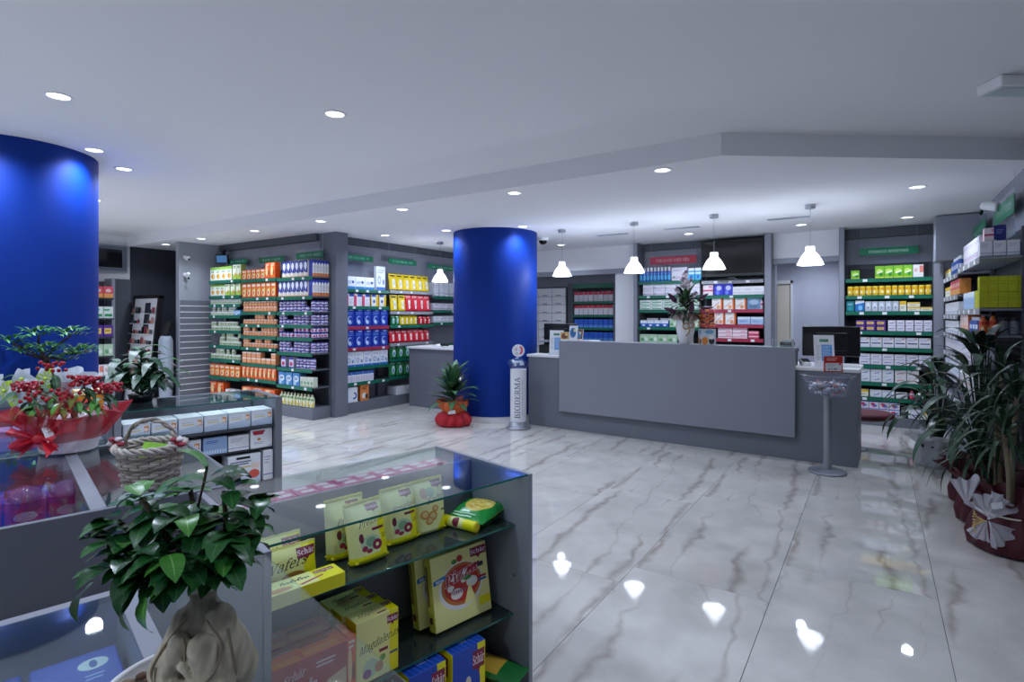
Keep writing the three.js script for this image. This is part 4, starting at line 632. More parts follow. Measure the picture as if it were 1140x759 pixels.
{ const t = thing('swivel_stool', 'stool with a wide dark red seat behind the right end of the counter', 'stool', [-0.1, 0, -7.62], 0.5); obj('seat', T(lathe([[0, 0], [0.2, 0.0], [0.24, 0.025], [0.24, 0.06], [0.2, 0.085], [0, 0.09]], 32).scale(1.25, 1, 1), 0, 0.35, 0), mat(0x5a1524, 0.6), t); obj('pole', T(cyl(0.025, 0.025, 0.35, 16), -0.16, 0, 0), M.metal, t); obj('foot', T(lathe([[0, 0], [0.16, 0], [0.16, 0.015], [0.03, 0.04], [0, 0.04]], 24), -0.16, 0, 0), M.metal, t); }

// ---------- plants: leaves ----------
const YA = V(0, 1, 0);
// a leaf along +y with a folded midrib, drooping towards -z
function leafGeo(L, W, droop = 0.3, fold = 0.12, n = 6, shape = 0.9, tip = 1.6) {
  const pos = [], uv = [], idx = [];
  for (let i = 0; i <= n; i++) { const t = i / n, w = W * 0.5 * Math.pow(Math.sin(PI * Math.pow(Math.min(1, t * 0.985 + 0.012), shape)), 1 / tip * 1.2), a = droop * t * t, y = L * t * Math.cos(a * 0.7), z = -L * t * Math.sin(a); for (const s of [-1, 0, 1]) { pos.push(s * w, y, z + (s ? fold * w : 0)); uv.push(0.5 + 0.5 * s, t); } }
  for (let i = 0; i < n; i++) for (let k = 0; k < 2; k++) { const a = i * 3 + k, b = a + 1, c = a + 3, d = a + 4; idx.push(a, b, c, b, d, c); }
  const g = new THREE.BufferGeometry(); g.setAttribute('position', new THREE.Float32BufferAttribute(pos, 3)); g.setAttribute('uv', new THREE.Float32BufferAttribute(uv, 2)); g.setIndex(idx); g.computeVertexNormals(); return g;
}
function leafTex(a, b, rib) { return ctex(64, 128, (g) => { rc(g, a, 0, 0, 64, 128); for (let i = 0; i < 14; i++) { g.strokeStyle = b; g.lineWidth = 2; g.beginPath(); g.moveTo(32, 120 - i * 9); g.lineTo(0, 104 - i * 9); g.moveTo(32, 120 - i * 9); g.lineTo(64, 104 - i * 9); g.stroke(); } rc(g, rib, 30, 0, 4, 128); }); }
const leafMat = (a, b, rib, rough = 0.4) => new THREE.MeshPhysicalMaterial({ map: leafTex(a, b, rib), roughness: rough, side: THREE.DoubleSide });
function addLeaf(parent, geo, m, p, dir, up = YA, name = 'leaf') {
  const y = dir.clone().normalize(), x = new THREE.Vector3().crossVectors(y, up); if (x.lengthSq() < 1e-4) x.set(1, 0, 0); x.normalize(); const z = new THREE.Vector3().crossVectors(x, y);
  const o = obj(name, geo, m, parent); o.matrixAutoUpdate = true; o.quaternion.setFromRotationMatrix(new THREE.Matrix4().makeBasis(x, y, z)); o.position.copy(p); return o;
}
const LF = { ficus: leafMat('#2f6e34', '#3a7d3d', '#5c9c52', 0.3), ficusLight: leafMat('#4f9a3c', '#62ad48', '#98cc74', 0.35), ficusDark: leafMat('#1f5128', '#285f30', '#3d7a42', 0.27), strap: leafMat('#12331a', '#183d20', '#24512a', 0.5), lance: leafMat('#2a4a35', '#3a5c45', '#57785c', 0.4), dark: leafMat('#16241c', '#1f3126', '#3a4a3f', 0.25), spear: leafMat('#3e6a45', '#4e7b50', '#86a878', 0.4), broad: leafMat('#1d4a2a', '#2a5c38', '#6f9c72', 0.5), bark: mat(0x8a7b62, 0.85) };
const cam = R(33.4);
// a pleated fan of sheer cloth spreading from its knot at the origin
function fan(r, a0, a1, pleats, depth, seed = 1) {
  const pos = [], uv = [], idx = [], n = 40, m = 10;
  for (let j = 0; j <= m; j++) for (let i = 0; i <= n; i++) { const t = i / n, a = a0 + (a1 - a0) * t, k = j / m, rad = r * k * (0.85 + 0.3 * vn(t * 6 + 3, seed, 7)); pos.push(Math.cos(a) * rad, Math.sin(a) * rad, depth * k * (Math.sin(t * pleats * 6.283) * 0.5 + 0.5 * k) + 0.1 * r * (vn(t * 9, k * 5, seed) - 0.5)); uv.push(t, k); }
  for (let j = 0; j < m; j++) for (let i = 0; i < n; i++) { const a = j * (n + 1) + i, b = a + 1, c = a + n + 1, d = c + 1; idx.push(a, b, c, b, d, c); }
  const g = new THREE.BufferGeometry(); g.setAttribute('position', new THREE.Float32BufferAttribute(pos, 3)); g.setAttribute('uv', new THREE.Float32BufferAttribute(uv, 2)); g.setIndex(idx); g.computeVertexNormals(); return g;
}
function wrapGeo(rows, seed, amp = 0.12, freq = 9, n = 64) {   // ruffled cloth around a pot: rows of [radius, height, ruffle]
  const pos = [], uv = [], idx = [];
  rows.forEach(([r, y, k], j) => { for (let i = 0; i <= n; i++) { const a = (i % n) / n * 2 * PI, q = k * amp * (Math.sin(a * freq + j * 0.7 + seed) * 0.6 + (vn(Math.cos(a) * 3 + 9, Math.sin(a) * 3 + 9, seed) - 0.5) * 1.6); pos.push(Math.cos(a) * r * (1 + q), y + k * 0.25 * amp * r * Math.sin(a * (freq - 2) + seed), Math.sin(a) * r * (1 + q)); uv.push(i / n, j / rows.length); } });
  for (let j = 0; j < rows.length - 1; j++) for (let i = 0; i < n; i++) { const a = j * (n + 1) + i, b = a + 1, c = a + n + 1, d = c + 1; idx.push(a, c, b, b, c, d); }
  const g = new THREE.BufferGeometry(); g.setAttribute('position', new THREE.Float32BufferAttribute(pos, 3)); g.setAttribute('uv', new THREE.Float32BufferAttribute(uv, 2)); g.setIndex(idx); g.computeVertexNormals(); return g;
}
const cloth = (c, tr = 0.35, rough = 0.7) => new THREE.MeshPhysicalMaterial({ color: c, roughness: rough, transparent: tr > 0.1, opacity: 1 - tr, side: THREE.DoubleSide });
function trim(t, bad) { t.updateMatrixWorld(true); const b = new THREE.Box3(), cut = []; t.traverse((o) => { if (o.isMesh && o.name.startsWith('leaf') && bad(b.setFromObject(o))) cut.push(o); }); cut.forEach((o) => o.parent.remove(o)); return t; }
const offWall = (b) => b.max.x > 1.06 || (b.min.z < -6.19 && b.max.x > 0.74);
const BURG = cloth(0x4a0c1c, 0.05, 0.6), SHEER = cloth(0xf0f2fa, 0.5, 0.8), REDW = cloth(0xc3172b, 0.12, 0.6), ORG = cloth(0xe0692a, 0.2, 0.6);
const strapG = [0, 1, 2].map((k) => leafGeo(0.29 + 0.05 * k, 0.026, 0.6 + 0.35 * k, 0.2, 8, 0.7, 2)), lanceG = [0, 1, 2].map((k) => leafGeo(0.26 + 0.05 * k, 0.085, 0.5 + 0.3 * k, 0.15, 8, 0.85, 1.5));
// ---------- plants along the right wall ----------
function dracaena(p, canes, label, nLeaf = 34) {
  const t = thing('potted_dracaena', label, 'potted plant', p, cam);
  obj('pot', lathe([[0, 0.02], [0.14, 0.02], [0.17, 0.26], [0.16, 0.26], [0.15, 0.23], [0, 0.23]], 28), mat(0x2b1a17, 0.8), t);
  obj('wrapping', wrapGeo([[0.15, 0.0, 0.2], [0.215, 0.015, 0.5], [0.225, 0.1, 0.6], [0.2, 0.2, 0.6], [0.165, 0.26, 0.5], [0.2, 0.33, 1], [0.25, 0.37, 1.4]], 3, 0.16, 11), BURG, t);
  obj('ribbon', T(new THREE.TorusGeometry(0.172, 0.006, 8, 40), 0, 0.25, 0, PI / 2), M.cream, t);
  for (const [x, z, h, lx] of canes) {
    const c = obj('cane', tube([[x, 0.2, z], [x * 1.1, 0.2 + (h - 0.2) * 0.5, z], [x * 1.1 + lx, h, z]], 0.014, 16, 8), LF.bark, t);
    for (let i = 0; i < nLeaf; i++) { const a = i * 2.4, e = 1.35 - 1.55 * (i / nLeaf) + rr(-0.15, 0.15), d = V(Math.cos(a) * Math.cos(e), Math.sin(e), Math.sin(a) * Math.cos(e)); addLeaf(c, strapG[i % 3], LF.strap, V(x * 1.1 + lx, h - 0.09 + 0.12 * (1 - i / nLeaf), z), d); }
  }
  return trim(t, offWall);
}
{
  const d = dracaena([0.74, 0, -4.86], [[-0.03, 0.03, 0.78, -0.03], [0.06, -0.05, 1.0, 0.03], [0.12, 0.05, 1.2, 0.06]], 'potted dracaena with strap leaves and burgundy wrapping nearest on the right');
  // sheer bow, raffia and a small card on the wrapping
  for (const [r, a0, a1, x, y, z, ry] of [[0.19, 0.2, 1.5, -0.28, 0.26, 0.16, 0.1], [0.18, -1.6, -0.3, -0.28, 0.25, 0.17, 0.1], [0.15, 1.4, 2.6, -0.27, 0.27, 0.14, -0.2], [0.2, 1.2, 2.1, -0.3, 0.3, 0.02, -0.5], [0.13, -2.6, -1.5, -0.28, 0.25, 0.15, -0.3]]) { const o = obj('sheer_bow', fan(r, a0, a1, 3, 0.03, r * 50), SHEER, d); o.position.set(x, y, z); o.rotation.y = ry; }
  for (let i = 0; i < 9; i++) { const a = -0.9 + i * 0.25; obj('raffia_strand', tube([[-0.3, 0.25, 0.16], [-0.34 - 0.03 * Math.cos(a), 0.25 + 0.04 * Math.sin(a * 2), 0.15], [-0.37 - 0.008 * (i % 3), 0.25 + 0.09 * Math.sin(a), 0.18]], 0.003, 8, 5), mat(0xd8bd7c, 0.8), d); }
  obj('gift_card', T(bx(-0.03, 0.03, -0.02, 0.02, 0, 0.002, 0.001), -0.26, 0.36, 0.2, 0, -0.2, 0.2), M.white, d);
  dracaena([0.73, 0, -5.37], [[-0.05, 0, 0.55, -0.08], [0.02, 0.03, 0.85, 0], [0.05, -0.04, 1.1, 0.04]], 'potted dracaena in burgundy wrapping against the right wall, second in the row', 30);
}
function lancePlant(p, label, wrapM, n, H, spread, geos, mats, wrapR = 0.2, dirBias = 0) {
  const t = thing('potted_foliage_plant', label, 'potted plant', p, cam);
  obj('pot', lathe([[0, 0.02], [wrapR * 0.75, 0.02], [wrapR * 0.85, wrapR * 1.2], [wrapR * 0.8, wrapR * 1.2], [wrapR * 0.78, wrapR], [0, wrapR]], 28), mat(0x2b1a17, 0.8), t);
  obj('wrapping', wrapGeo([[wrapR * 0.8, 0, 0.2], [wrapR, 0.02, 0.5], [wrapR * 1.02, wrapR * 0.6, 0.6], [wrapR * 0.85, wrapR * 1.15, 0.6], [wrapR * 1.1, wrapR * 1.5, 1.2], [wrapR * 1.35, wrapR * 1.75, 1.6]], 5, 0.16, 9), wrapM, t);
  for (let i = 0; i < n; i++) {
    const a = i * 2.4 + rr(-0.2, 0.2), k = (i + 0.5) / n, h = wrapR + (H - wrapR) * (0.35 + 0.65 * (1 - k)), r = spread * (0.12 + 0.5 * k), e = 1.1 - 1.0 * k + rr(-0.2, 0.2);
    const tip = V(Math.cos(a) * r + dirBias * k, h, Math.sin(a) * r), s = obj('stem', tube([[0, wrapR * 0.9, 0], [tip.x * 0.4, wrapR + (h - wrapR) * 0.55, tip.z * 0.4], tip], 0.005, 10, 5), mats[0].stem ?? LF.strap, t);
    addLeaf(s, geos[i % geos.length], mats[i % mats.length], tip, V(Math.cos(a) * Math.cos(e) + dirBias * 0.5, Math.sin(e), Math.sin(a) * Math.cos(e)));
  }
  return trim(t, offWall);
}
lancePlant([0.72, 0, -5.9], 'large foliage plant with dark glossy lance leaves between the dracaenas and shelves', BURG, 60, 1.32, 0.38, lanceG, [LF.dark, LF.dark, LF.lance]);
lancePlant([0.54, 0, -7.15], 'tall foliage plant with silvery green arching leaves wrapped in white, farthest in the row', SHEER, 42, 1.0, 0.4, lanceG, [LF.lance, LF.dark, LF.lance], 0.19, 0);
// ---------- red-wrapped plant by the blue column ----------
{
  const t = thing('gift_plant', 'spiky green plant in red and orange gift wrapping beside the blue column', 'potted plant', [-4.99, 0, -6.06], cam), g3 = [0, 1, 2].map((k) => leafGeo(0.33 + 0.05 * k, 0.115, 0.08 + 0.12 * k, 0.15, 8, 0.85, 1.6));
  obj('pot', lathe([[0, 0.02], [0.13, 0.02], [0.15, 0.2], [0.14, 0.2], [0, 0.18]], 24), mat(0x8a3a22, 0.8), t);
  obj('lower_wrapping', wrapGeo([[0.18, 0, 0.3], [0.235, 0.02, 0.6], [0.24, 0.09, 0.8], [0.2, 0.16, 0.7], [0.14, 0.2, 0.5]], 2, 0.16, 11), REDW, t);
  obj('upper_wrapping', wrapGeo([[0.13, 0.17, 0.4], [0.17, 0.22, 0.8], [0.21, 0.3, 1.3], [0.2, 0.36, 1.6]], 7, 0.2, 7), ORG, t);
  obj('gift_card', T(bx(-0.05, 0.05, -0.025, 0.025, 0, 0.002, 0.001), 0.0, 0.215, 0.2, -0.2, 0, 0.1), M.white, t);
  for (let i = 0; i < 60; i++) { const a = i * 2.4, e = 1.3 - 1.15 * (i / 60) + rr(-0.3, 0.3), y = 0.32 + 0.24 * (1 - i / 60); addLeaf(t, g3[i % 3], i % 7 === 3 ? LF.dark : i % 3 ? LF.spear : LF.lance, V(0, y, 0), V(Math.cos(a) * Math.cos(e), Math.sin(e), Math.sin(a) * Math.cos(e))); }
  obj('stem', T(cyl(0.03, 0.02, 0.42, 10), 0, 0.15, 0), LF.bark, t);
  trim(t, (b) => Math.hypot((b.min.x + b.max.x) / 2 + 4.94, (b.min.z + b.max.z) / 2 + 7.02) < 0.76 || Math.hypot(Math.min(b.max.x, Math.max(b.min.x, -4.94)) + 4.94, b.min.z + 7.02) < 0.66);
}
// ---------- sample stand and basket stand ----------
{
  const t = thing('sample_stand', 'white round sample stand with vertical dark lettering beside the blue column', 'display stand', [-4.108, 0, -6.39], cam);
  obj('base', lathe([[0, 0], [0.17, 0], [0.175, 0.015], [0.13, 0.03], [0.118, 0.1], [0, 0.1]], 40), M.silver, t);
  const tx = ctex(512, 1024, (g, w, h) => { rc(g, '#e4e6ec', 0, 0, w, h); g.save(); g.translate(w / 2, h / 2 + 40); g.rotate(-PI / 2); g.fillStyle = '#3a4658'; g.font = '150px serif'; g.textAlign = 'center'; g.textBaseline = 'middle'; g.fillText('BIODERMA', 0, -24); g.font = '38px sans-serif'; g.fillStyle = '#7a8494'; marks(g, -340, 66, 680, 24, 3); g.restore(); });
  const c = new THREE.CylinderGeometry(0.112, 0.112, 0.71, 48, 1, true), u = c.attributes.uv; for (let i = 0; i < u.count; i++) u.setX(i, u.getX(i) * 2.0 - 0.5 + 0); tx.wrapS = THREE.ClampToEdgeWrapping;
  obj('column', T(c, 0, 0.455, 0, 0, PI), mat(0xffffff, 0.25, { map: tx }), t); obj('column_cap', T(lathe([[0, 0], [0.112, 0], [0.112, 0.004], [0, 0.004]], 40), 0, 0.808, 0), M.white, t);
  obj('bowl', T(lathe([[0.1, 0], [0.125, 0.02], [0.16, 0.105], [0.168, 0.11], [0.164, 0.112], [0.156, 0.105], [0.12, 0.024], [0.1, 0.006]], 40), 0, 0.812, 0), M.clear, t);
  obj('sign_holder', T(bx(-0.05, 0.05, 0.87, 1.02, -0.082, -0.078, 0.002), 0, 0, 0), M.clear, t);
  const dx = ctex(256, 256, (g) => { ds(g, '#eceef3', 128, 128, 128); ds(g, '#d9606c', 176, 120, 50, 84); ds(g, '#eceef3', 150, 120, 26, 60); ds(g, '#d9c1c6', 84, 100, 30, 40); lines(g, '#7f8797', 60, 170, 70, 3, 16, 6); });
  const dg = cyl(0.088, 0.088, 0.008, 40); const d = obj('round_sign', T(dg, 0, 1.06, -0.075, PI / 2), M.white, t); obj('sign_print', T(new THREE.CircleGeometry(0.085, 40), 0, 1.06, -0.0655), mat(0xffffff, 0.4, { map: dx }), d);
  const pg = pouch(0.05, 0.075, 0.018, 4, 0.1, true), bags = [[], []]; for (let i = 0; i < 21; i++) { const a = i * 2.4, r = 0.02 + 0.07 * Math.sqrt((i % 11) / 11); bags[i % 3 ? 1 : 0].push(T(pg.clone(), r * Math.cos(a), 0.04 + 0.03 * (i > 10), r * Math.sin(a), 0.9 + rr(-0.4, 0.4), a, rr(-0.5, 0.5))); }
  const o = obj('sample_sachets', mergeGeometries(bags.map(merge), true), [mat(0x3a66b0, 0.4), mat(0xe9edf4, 0.4)]); o.position.set(-4.108, 0.83, -6.39); tag(o, 'blue and white sample sachets heaped in the bowl of the white round stand', 'sachets'); o.userData.kind = 'stuff';
}
{
  const p = [-0.40, 0, -6.27], t = thing('basket_stand', 'clear bowl on a silver pole stand in front of the counter', 'display stand', p, cam);
  obj('base', lathe([[0, 0], [0.168, 0], [0.172, 0.01], [0.16, 0.022], [0.05, 0.032], [0, 0.034]], 44), M.silver, t); obj('pole', T(cyl(0.036, 0.036, 0.73, 24), 0, 0.025, 0), M.silver, t);
  obj('bowl', T(lathe([[0, 0], [0.165, 0], [0.172, 0.01], [0.222, 0.19], [0.24, 0.205], [0.24, 0.212], [0.218, 0.2], [0.166, 0.014], [0, 0.006]], 48), 0, 0.752, 0), M.clear, t);
  obj('sign_clip', bx(-0.016, 0.016, 0.84, 1.02, 0.1, 0.106, 0.002), M.clear, t);
  const tx = ctex(256, 224, (g, w, h) => { rc(g, '#cf3328', 0, 0, w, h); rc(g, '#eef0f4', 14, 96, 228, 116); lines(g, '#f4d6cf', 30, 26, 150, 2, 24, 10); g.fillStyle = '#3a4358'; g.font = 'bold 44px sans-serif'; g.fillText('€ 1,90', 54, 200); ds(g, '#cf3328', 216, 112, 15); lines(g, '#a9b0c0', 40, 116, 120, 2, 18, 6); });
  const s = obj('price_sign', bx(-0.092, 0.092, 1.0, 1.155, 0.1, 0.106, 0.002), mat(0xcf3328, 0.4), t); obj('sign_print', new THREE.PlaneGeometry(0.18, 0.15).translate(0, 1.0775, 0.1075), mat(0xffffff, 0.4, { map: tx }), s);
  const cols = [0xb8a0a8, 0x9aa2b8, 0xd7dbe4, 0x6f5a58, 0xc08a90, 0x8a93a6], cg = merge([new THREE.SphereGeometry(0.022, 10, 8).scale(1.2, 0.8, 0.8), T(new THREE.ConeGeometry(0.014, 0.022, 8), 0.034, 0, 0, 0, 0, PI / 2), T(new THREE.ConeGeometry(0.014, 0.022, 8), -0.034, 0, 0, 0, 0, -PI / 2)]), cm = cols.map((c) => mat(c, 0.3));
  const heaps = cm.map((m, k) => { const list = []; for (let i = k; i < 60; i += 6) { const a = i * 2.4, lay = Math.floor(i / 20), r = (0.02 + 0.1 * Math.sqrt((i % 20) / 20)) * (1 + 0.12 * lay); list.push(T(cg.clone(), r * Math.cos(a), 0.798 + lay * 0.036, r * Math.sin(a), rr(-0.5, 0.5), rr(0, 6), rr(-0.4, 0.4))); } return merge(list); });
  const o = obj('wrapped_sweets', mergeGeometries(heaps, true), cm); o.position.set(p[0], 0, p[2]); tag(o, 'pink, grey, white and brown wrapped sweets heaped in the clear bowl on the pole', 'sweets'); o.userData.kind = 'stuff';
}
// ---------- flower arrangement on the counter ledge ----------
{
  const [vx, vy, vz] = CF.at(-1.79, 1.2012, -0.14), t = thing('flower_vase', 'white vase of tall purple and white flowers on the counter ledge', 'vase', [vx, vy, vz], cam);
  obj('vase', lathe([[0, 0], [0.062, 0], [0.07, 0.01], [0.1, 0.12], [0.112, 0.21], [0.105, 0.27], [0.085, 0.3], [0.078, 0.3], [0.095, 0.25], [0, 0.24]], 40), M.whiteGloss, t);
  obj('moss_collar', wrapGeo([[0.07, 0.28, 1], [0.12, 0.3, 1.4], [0.13, 0.35, 1.6], [0.06, 0.38, 1]], 4, 0.25, 13), mat(0xb9a7a6, 0.95), t);
  obj('ribbon_bow', [T(new THREE.TorusGeometry(0.035, 0.008, 8, 20), -0.03, 0.22, 0.112, 0, 0, 0.4), T(new THREE.TorusGeometry(0.03, 0.008, 8, 20), 0.03, 0.23, 0.108), tube([[0, 0.23, 0.115], [0.01, 0.16, 0.118], [-0.03, 0.1, 0.11]], 0.007, 10, 6)], mat(0xb99b6a, 0.6), t);
  const fg = [0, 1].map((k) => leafGeo(0.17 + 0.05 * k, 0.045, 0.4, 0.1, 6)), dk = leafMat('#2d3f22', '#3c5230', '#5d7044', 0.5), pl = mat(0x4a1e44, 0.6);
  for (let i = 0; i < 84; i++) { const a = i * 2.4, e = 0.95 - 1.15 * (i / 84) + rr(-0.45, 0.45); addLeaf(t, fg[i % 2], i % 4 === 1 ? LF.dark : i % 3 ? dk : LF.spear, V(0.04 * Math.cos(a), 0.35 + 0.22 * (1 - i / 84), 0.04 * Math.sin(a)), V(Math.cos(a) * Math.cos(e), Math.sin(e), Math.sin(a) * Math.cos(e))); }
  const blm = mat(0xe9dfe6, 0.7), bl = new THREE.SphereGeometry(0.02, 8, 6), spike = lathe([[0.0001, 0], [0.026, 0.03], [0.03, 0.07], [0.018, 0.13], [0.0001, 0.17]], 10);
  for (const [x, z, h] of [[0, 0, 0.88], [-0.04, 0.02, 0.8], [0.06, 0.0, 0.78], [-0.1, -0.02, 0.68], [0.11, 0.03, 0.62]]) { const s = obj('blossom_branch', tube([[0, 0.3, 0], [x * 0.4, 0.5, z], [x, h, z]], 0.004, 12, 5), LF.bark, t); for (let k = 0; k < 13; k++) { const q = obj('blossom', bl, k % 5 === 2 ? mat(0xa08aa0, 0.7) : blm, s), f = 0.45 + 0.55 * k / 12; q.position.set(x * f * f + 0.022 * Math.sin(k * 2.1), 0.3 + (h - 0.3) * f, z * f + 0.022 * Math.cos(k * 2.1)); q.scale.setScalar(0.75 + 0.5 * hash(k, 3, 9)); } }
  for (const [x, y, z, rz] of [[-0.12, 0.5, 0.06, 0.75], [0.13, 0.52, 0.04, -0.95], [-0.13, 0.38, 0.08, 1.2], [0.16, 0.42, 0.06, -1.4], [0.02, 0.36, 0.13, -0.2]]) { const q = obj('purple_spike', spike, pl, t); q.position.set(x, y, z); q.rotation.z = rz; }
  const [ox, oy, oz] = CF.at(-1.53, 1.2012, -0.13), o = thing('orange_arrangement', 'small orange and red flower arrangement in a picture-printed box right of the vase', 'flower arrangement', [ox, oy, oz], cam);
  const bt = ctex(128, 160, (g) => { rc(g, '#c9d3da', 0, 0, 128, 160); ds(g, '#e38a3a', 30, 120, 28, 40); ds(g, '#39332f', 90, 120, 26, 34); ds(g, '#6fa6c8', 70, 30, 40, 20); ds(g, '#f1ece6', 88, 84, 22); });
  const bg = new RoundedBoxGeometry(0.17, 0.19, 0.12, 1, 0.006).translate(0, 0.095, 0); obj('printed_box', bg, mat(0xffffff, 0.5, { map: bt }), o);
  const pt = leafGeo(0.075, 0.05, 0.4, 0.1, 3), oms = [0xe8722a, 0xd24a3a, 0xf0b14a, 0x9a5a9a].map((c) => mat(c, 0.6, { side: THREE.DoubleSide }));
  for (let i = 0; i < 90; i++) { const a = i * 2.4, k = i / 90, r = 0.015 + 0.075 * Math.sqrt((i % 30) / 30), y = 0.2 + 0.22 * k; addLeaf(o, pt, oms[(i * 7) % (i > 60 ? 4 : 3)], V(r * Math.cos(a) * (1.3 - 0.8 * k), y, 0.7 * r * Math.sin(a)), V(Math.cos(a), 0.5, Math.sin(a)), YA, 'petal'); }
}
// ---------- glass-topped display cabinets in front, all turned the same way ----------
const CA = R(76.3), C = frame(0, 0, 0, CA), TOP = 0.9;
const tint = mat(0x9fb0ac, 0.03, { transmission: 0.92, thickness: 0, ior: 1.5 });
// a cabinet group at (a0, b0); part() takes extents in the shared cabinet grid
function cabinet(name, label, a0, b0) {
  const t = thing(name, label, 'display cabinet', C.at(a0, 0, b0), CA);
  const part = (n, e, m, parent = t) => obj(n, bx(e[0] - a0, e[1] - a0, e[2], e[3], e[4] - b0, e[5] - b0, e[6] ?? 0.002), m, parent);
  const pane = (n, a, b, y, z0, z1, m = M.glass) => { const g = part(n, [a, b, y - 0.008, y, z0, z1, 0.001], m); part('polished_edge', [a, b, y - 0.0078, y - 0.0002, z1, z1 + 0.0015, 0.0005], M.glassEdge, g); return g; };
  return { t, part, pane };
}
{ // right-hand cabinet with biscuits
  const { t, part, pane } = cabinet('glass_top_cabinet', 'grey glass-topped cabinet of yellow biscuit packets nearest the camera', 0.53, -2.27);
  part('side_panel', [1.587, 1.607, 0, TOP, -2.27, -1.605], M.slateLight); part('side_panel', [0.53, 0.552, 0, TOP, -2.27, -1.57], M.slateLight);
  part('divider_panel', [0.552, 1.587, 0, TOP - 0.009, -2.0, -1.982], M.slate); part('base_shelf', [0.552, 1.587, 0.06, 0.078, -1.982, -1.64], M.slateDark); part('plinth', [0.552, 1.587, 0, 0.06, -1.96, -1.66], M.slateDark);
  part('rear_shelf', [0.552, 1.587, 0.79, 0.805, -2.265, -2.0], M.slateLight);
  pane('glass_top', 0.553, 1.586, TOP, -2.265, -1.612); pane('glass_shelf', 0.555, 1.585, 0.675, -1.98, -1.69, tint); pane('glass_shelf', 0.555, 1.585, 0.298, -1.98, -1.7, tint);
  for (const [y, b] of [[0.664, -1.72], [0.664, -1.94], [0.287, -1.72], [0.287, -1.94], [0.46, -1.69], [0.882, -1.66], [0.882, -2.03]]) { obj('shelf_pin', T(cyl(0.006, 0.006, 0.02, 10), 1.585 - 0.53, y, b + 2.27, 0, 0, PI / 2), M.metal, t); }
}
{ // nearest cabinet, below the bonsai
  const { t, part, pane } = cabinet('glass_top_cabinet', 'grey glass-topped cabinet carrying the foreground bonsai', -0.75, -1.6);
  part('back_panel', [-0.75, 0.53, 0, TOP, -1.603, -1.573], M.slateLight); part('divider_panel', [0.2, 0.24, 0.5, TOP - 0.009, -1.573, -0.62], M.slateLight);
  part('bottom_panel', [-0.75, 0.53, 0.46, 0.48, -1.573, -0.62], M.slate); part('raised_floor', [-0.72, 0.2, 0.68, 0.7, -1.573, -0.64], M.slateDark); part('front_panel', [-0.75, 0.53, 0, TOP - 0.009, -0.62, -0.6], M.slate); part('side_panel', [-0.75, -0.73, 0, TOP - 0.009, -1.573, -0.62], M.slate);
  part('side_plinth', [0.5, 0.53, 0, 0.46, -1.573, -0.62], M.slate);
  pane('glass_top', -0.73, 0.2, TOP, -1.572, -0.62); pane('glass_top', 0.24, 0.53, TOP, -1.572, -0.62); part('top_strip', [0.2, 0.24, TOP - 0.009, TOP, -1.573, -0.6], M.slateLight);
  for (const [a, b] of [[0.1, -1.56], [0.29, -1.56], [0.45, -1.56]]) obj('glass_clip', T(bx(-0.008, 0.008, -0.02, 0.006, -0.004, 0.008, 0.003), a + 0.75, TOP - 0.012, b + 1.6), M.clear, t);
}
{ // low tray in the gap behind it
  const { part } = cabinet('gap_tray', 'plain grey tray in the gap between the foreground cabinets', -0.75, -2.26);
  part('tray', [-0.75, 0.52, 0.6, 0.62, -2.26, -1.61], M.slateDark); part('support', [-0.7, 0.48, 0, 0.6, -2.2, -1.66], M.slateDark);
}
{ // left cabinet with toys and the basket
  const { t, part, pane } = cabinet('glass_top_cabinet', 'wide grey glass-topped cabinet with purple packs, carrying the basket', -0.75, -3.42);
  part('front_panel', [-0.75, 0.72, 0, TOP, -2.31, -2.285], M.slate); part('divider_panel', [0.222, 0.268, 0.3, TOP, -3.4, -2.31], M.slateLight); part('back_panel', [-0.75, 0.72, 0, TOP, -3.42, -3.395], M.slateLight);
  part('inner_shelf', [-0.74, 0.71, 0.58, 0.6, -3.395, -2.31], M.slate); part('side_panel', [-0.75, -0.73, 0, TOP, -3.395, -2.31], M.slate); part('side_panel', [0.7, 0.72, 0, TOP - 0.01, -3.395, -2.31], M.slate);
  pane('glass_top', -0.73, 0.222, TOP, -3.394, -2.312); pane('glass_top', 0.268, 0.7, TOP, -3.394, -2.312);
  part('glass_rim', [-0.75, 0.72, TOP, TOP + 0.004, -3.56, -3.396, 0.001], M.glass); part('rear_lip', [-0.75, 0.72, 0.1, TOP - 0.02, -3.55, -3.53], M.slate);
}
{ // middle cabinet with white device boxes
  const { t, part, pane } = cabinet('glass_top_cabinet', 'grey glass-topped cabinet filled with white device boxes', 0.57, -5.1);
  part('side_panel', [1.612, 1.662, 0, TOP, -5.1, -4.5], M.slate); part('side_panel', [0.57, 0.6, 0, TOP, -5.1, -4.5], M.slateLight); part('back_panel', [0.6, 1.612, 0, TOP, -5.1, -5.08], M.slateLight); part('plinth', [0.6, 1.612, 0, 0.22, -5.08, -4.54], M.slateDark);
  part('shelf', [0.6, 1.612, 0.662, 0.68, -5.08, -4.52], M.charcoal); part('shelf', [0.6, 1.612, 0.49, 0.502, -5.08, -4.56], M.charcoal); part('bottom_shelf', [0.6, 1.612, 0.22, 0.24, -5.08, -4.53], M.charcoal); part('inner_back', [0.6, 1.612, 0.24, 0.66, -5.08, -4.9], M.charcoal);
  pane('glass_top', 0.601, 1.611, TOP, -5.07, -4.51);
}
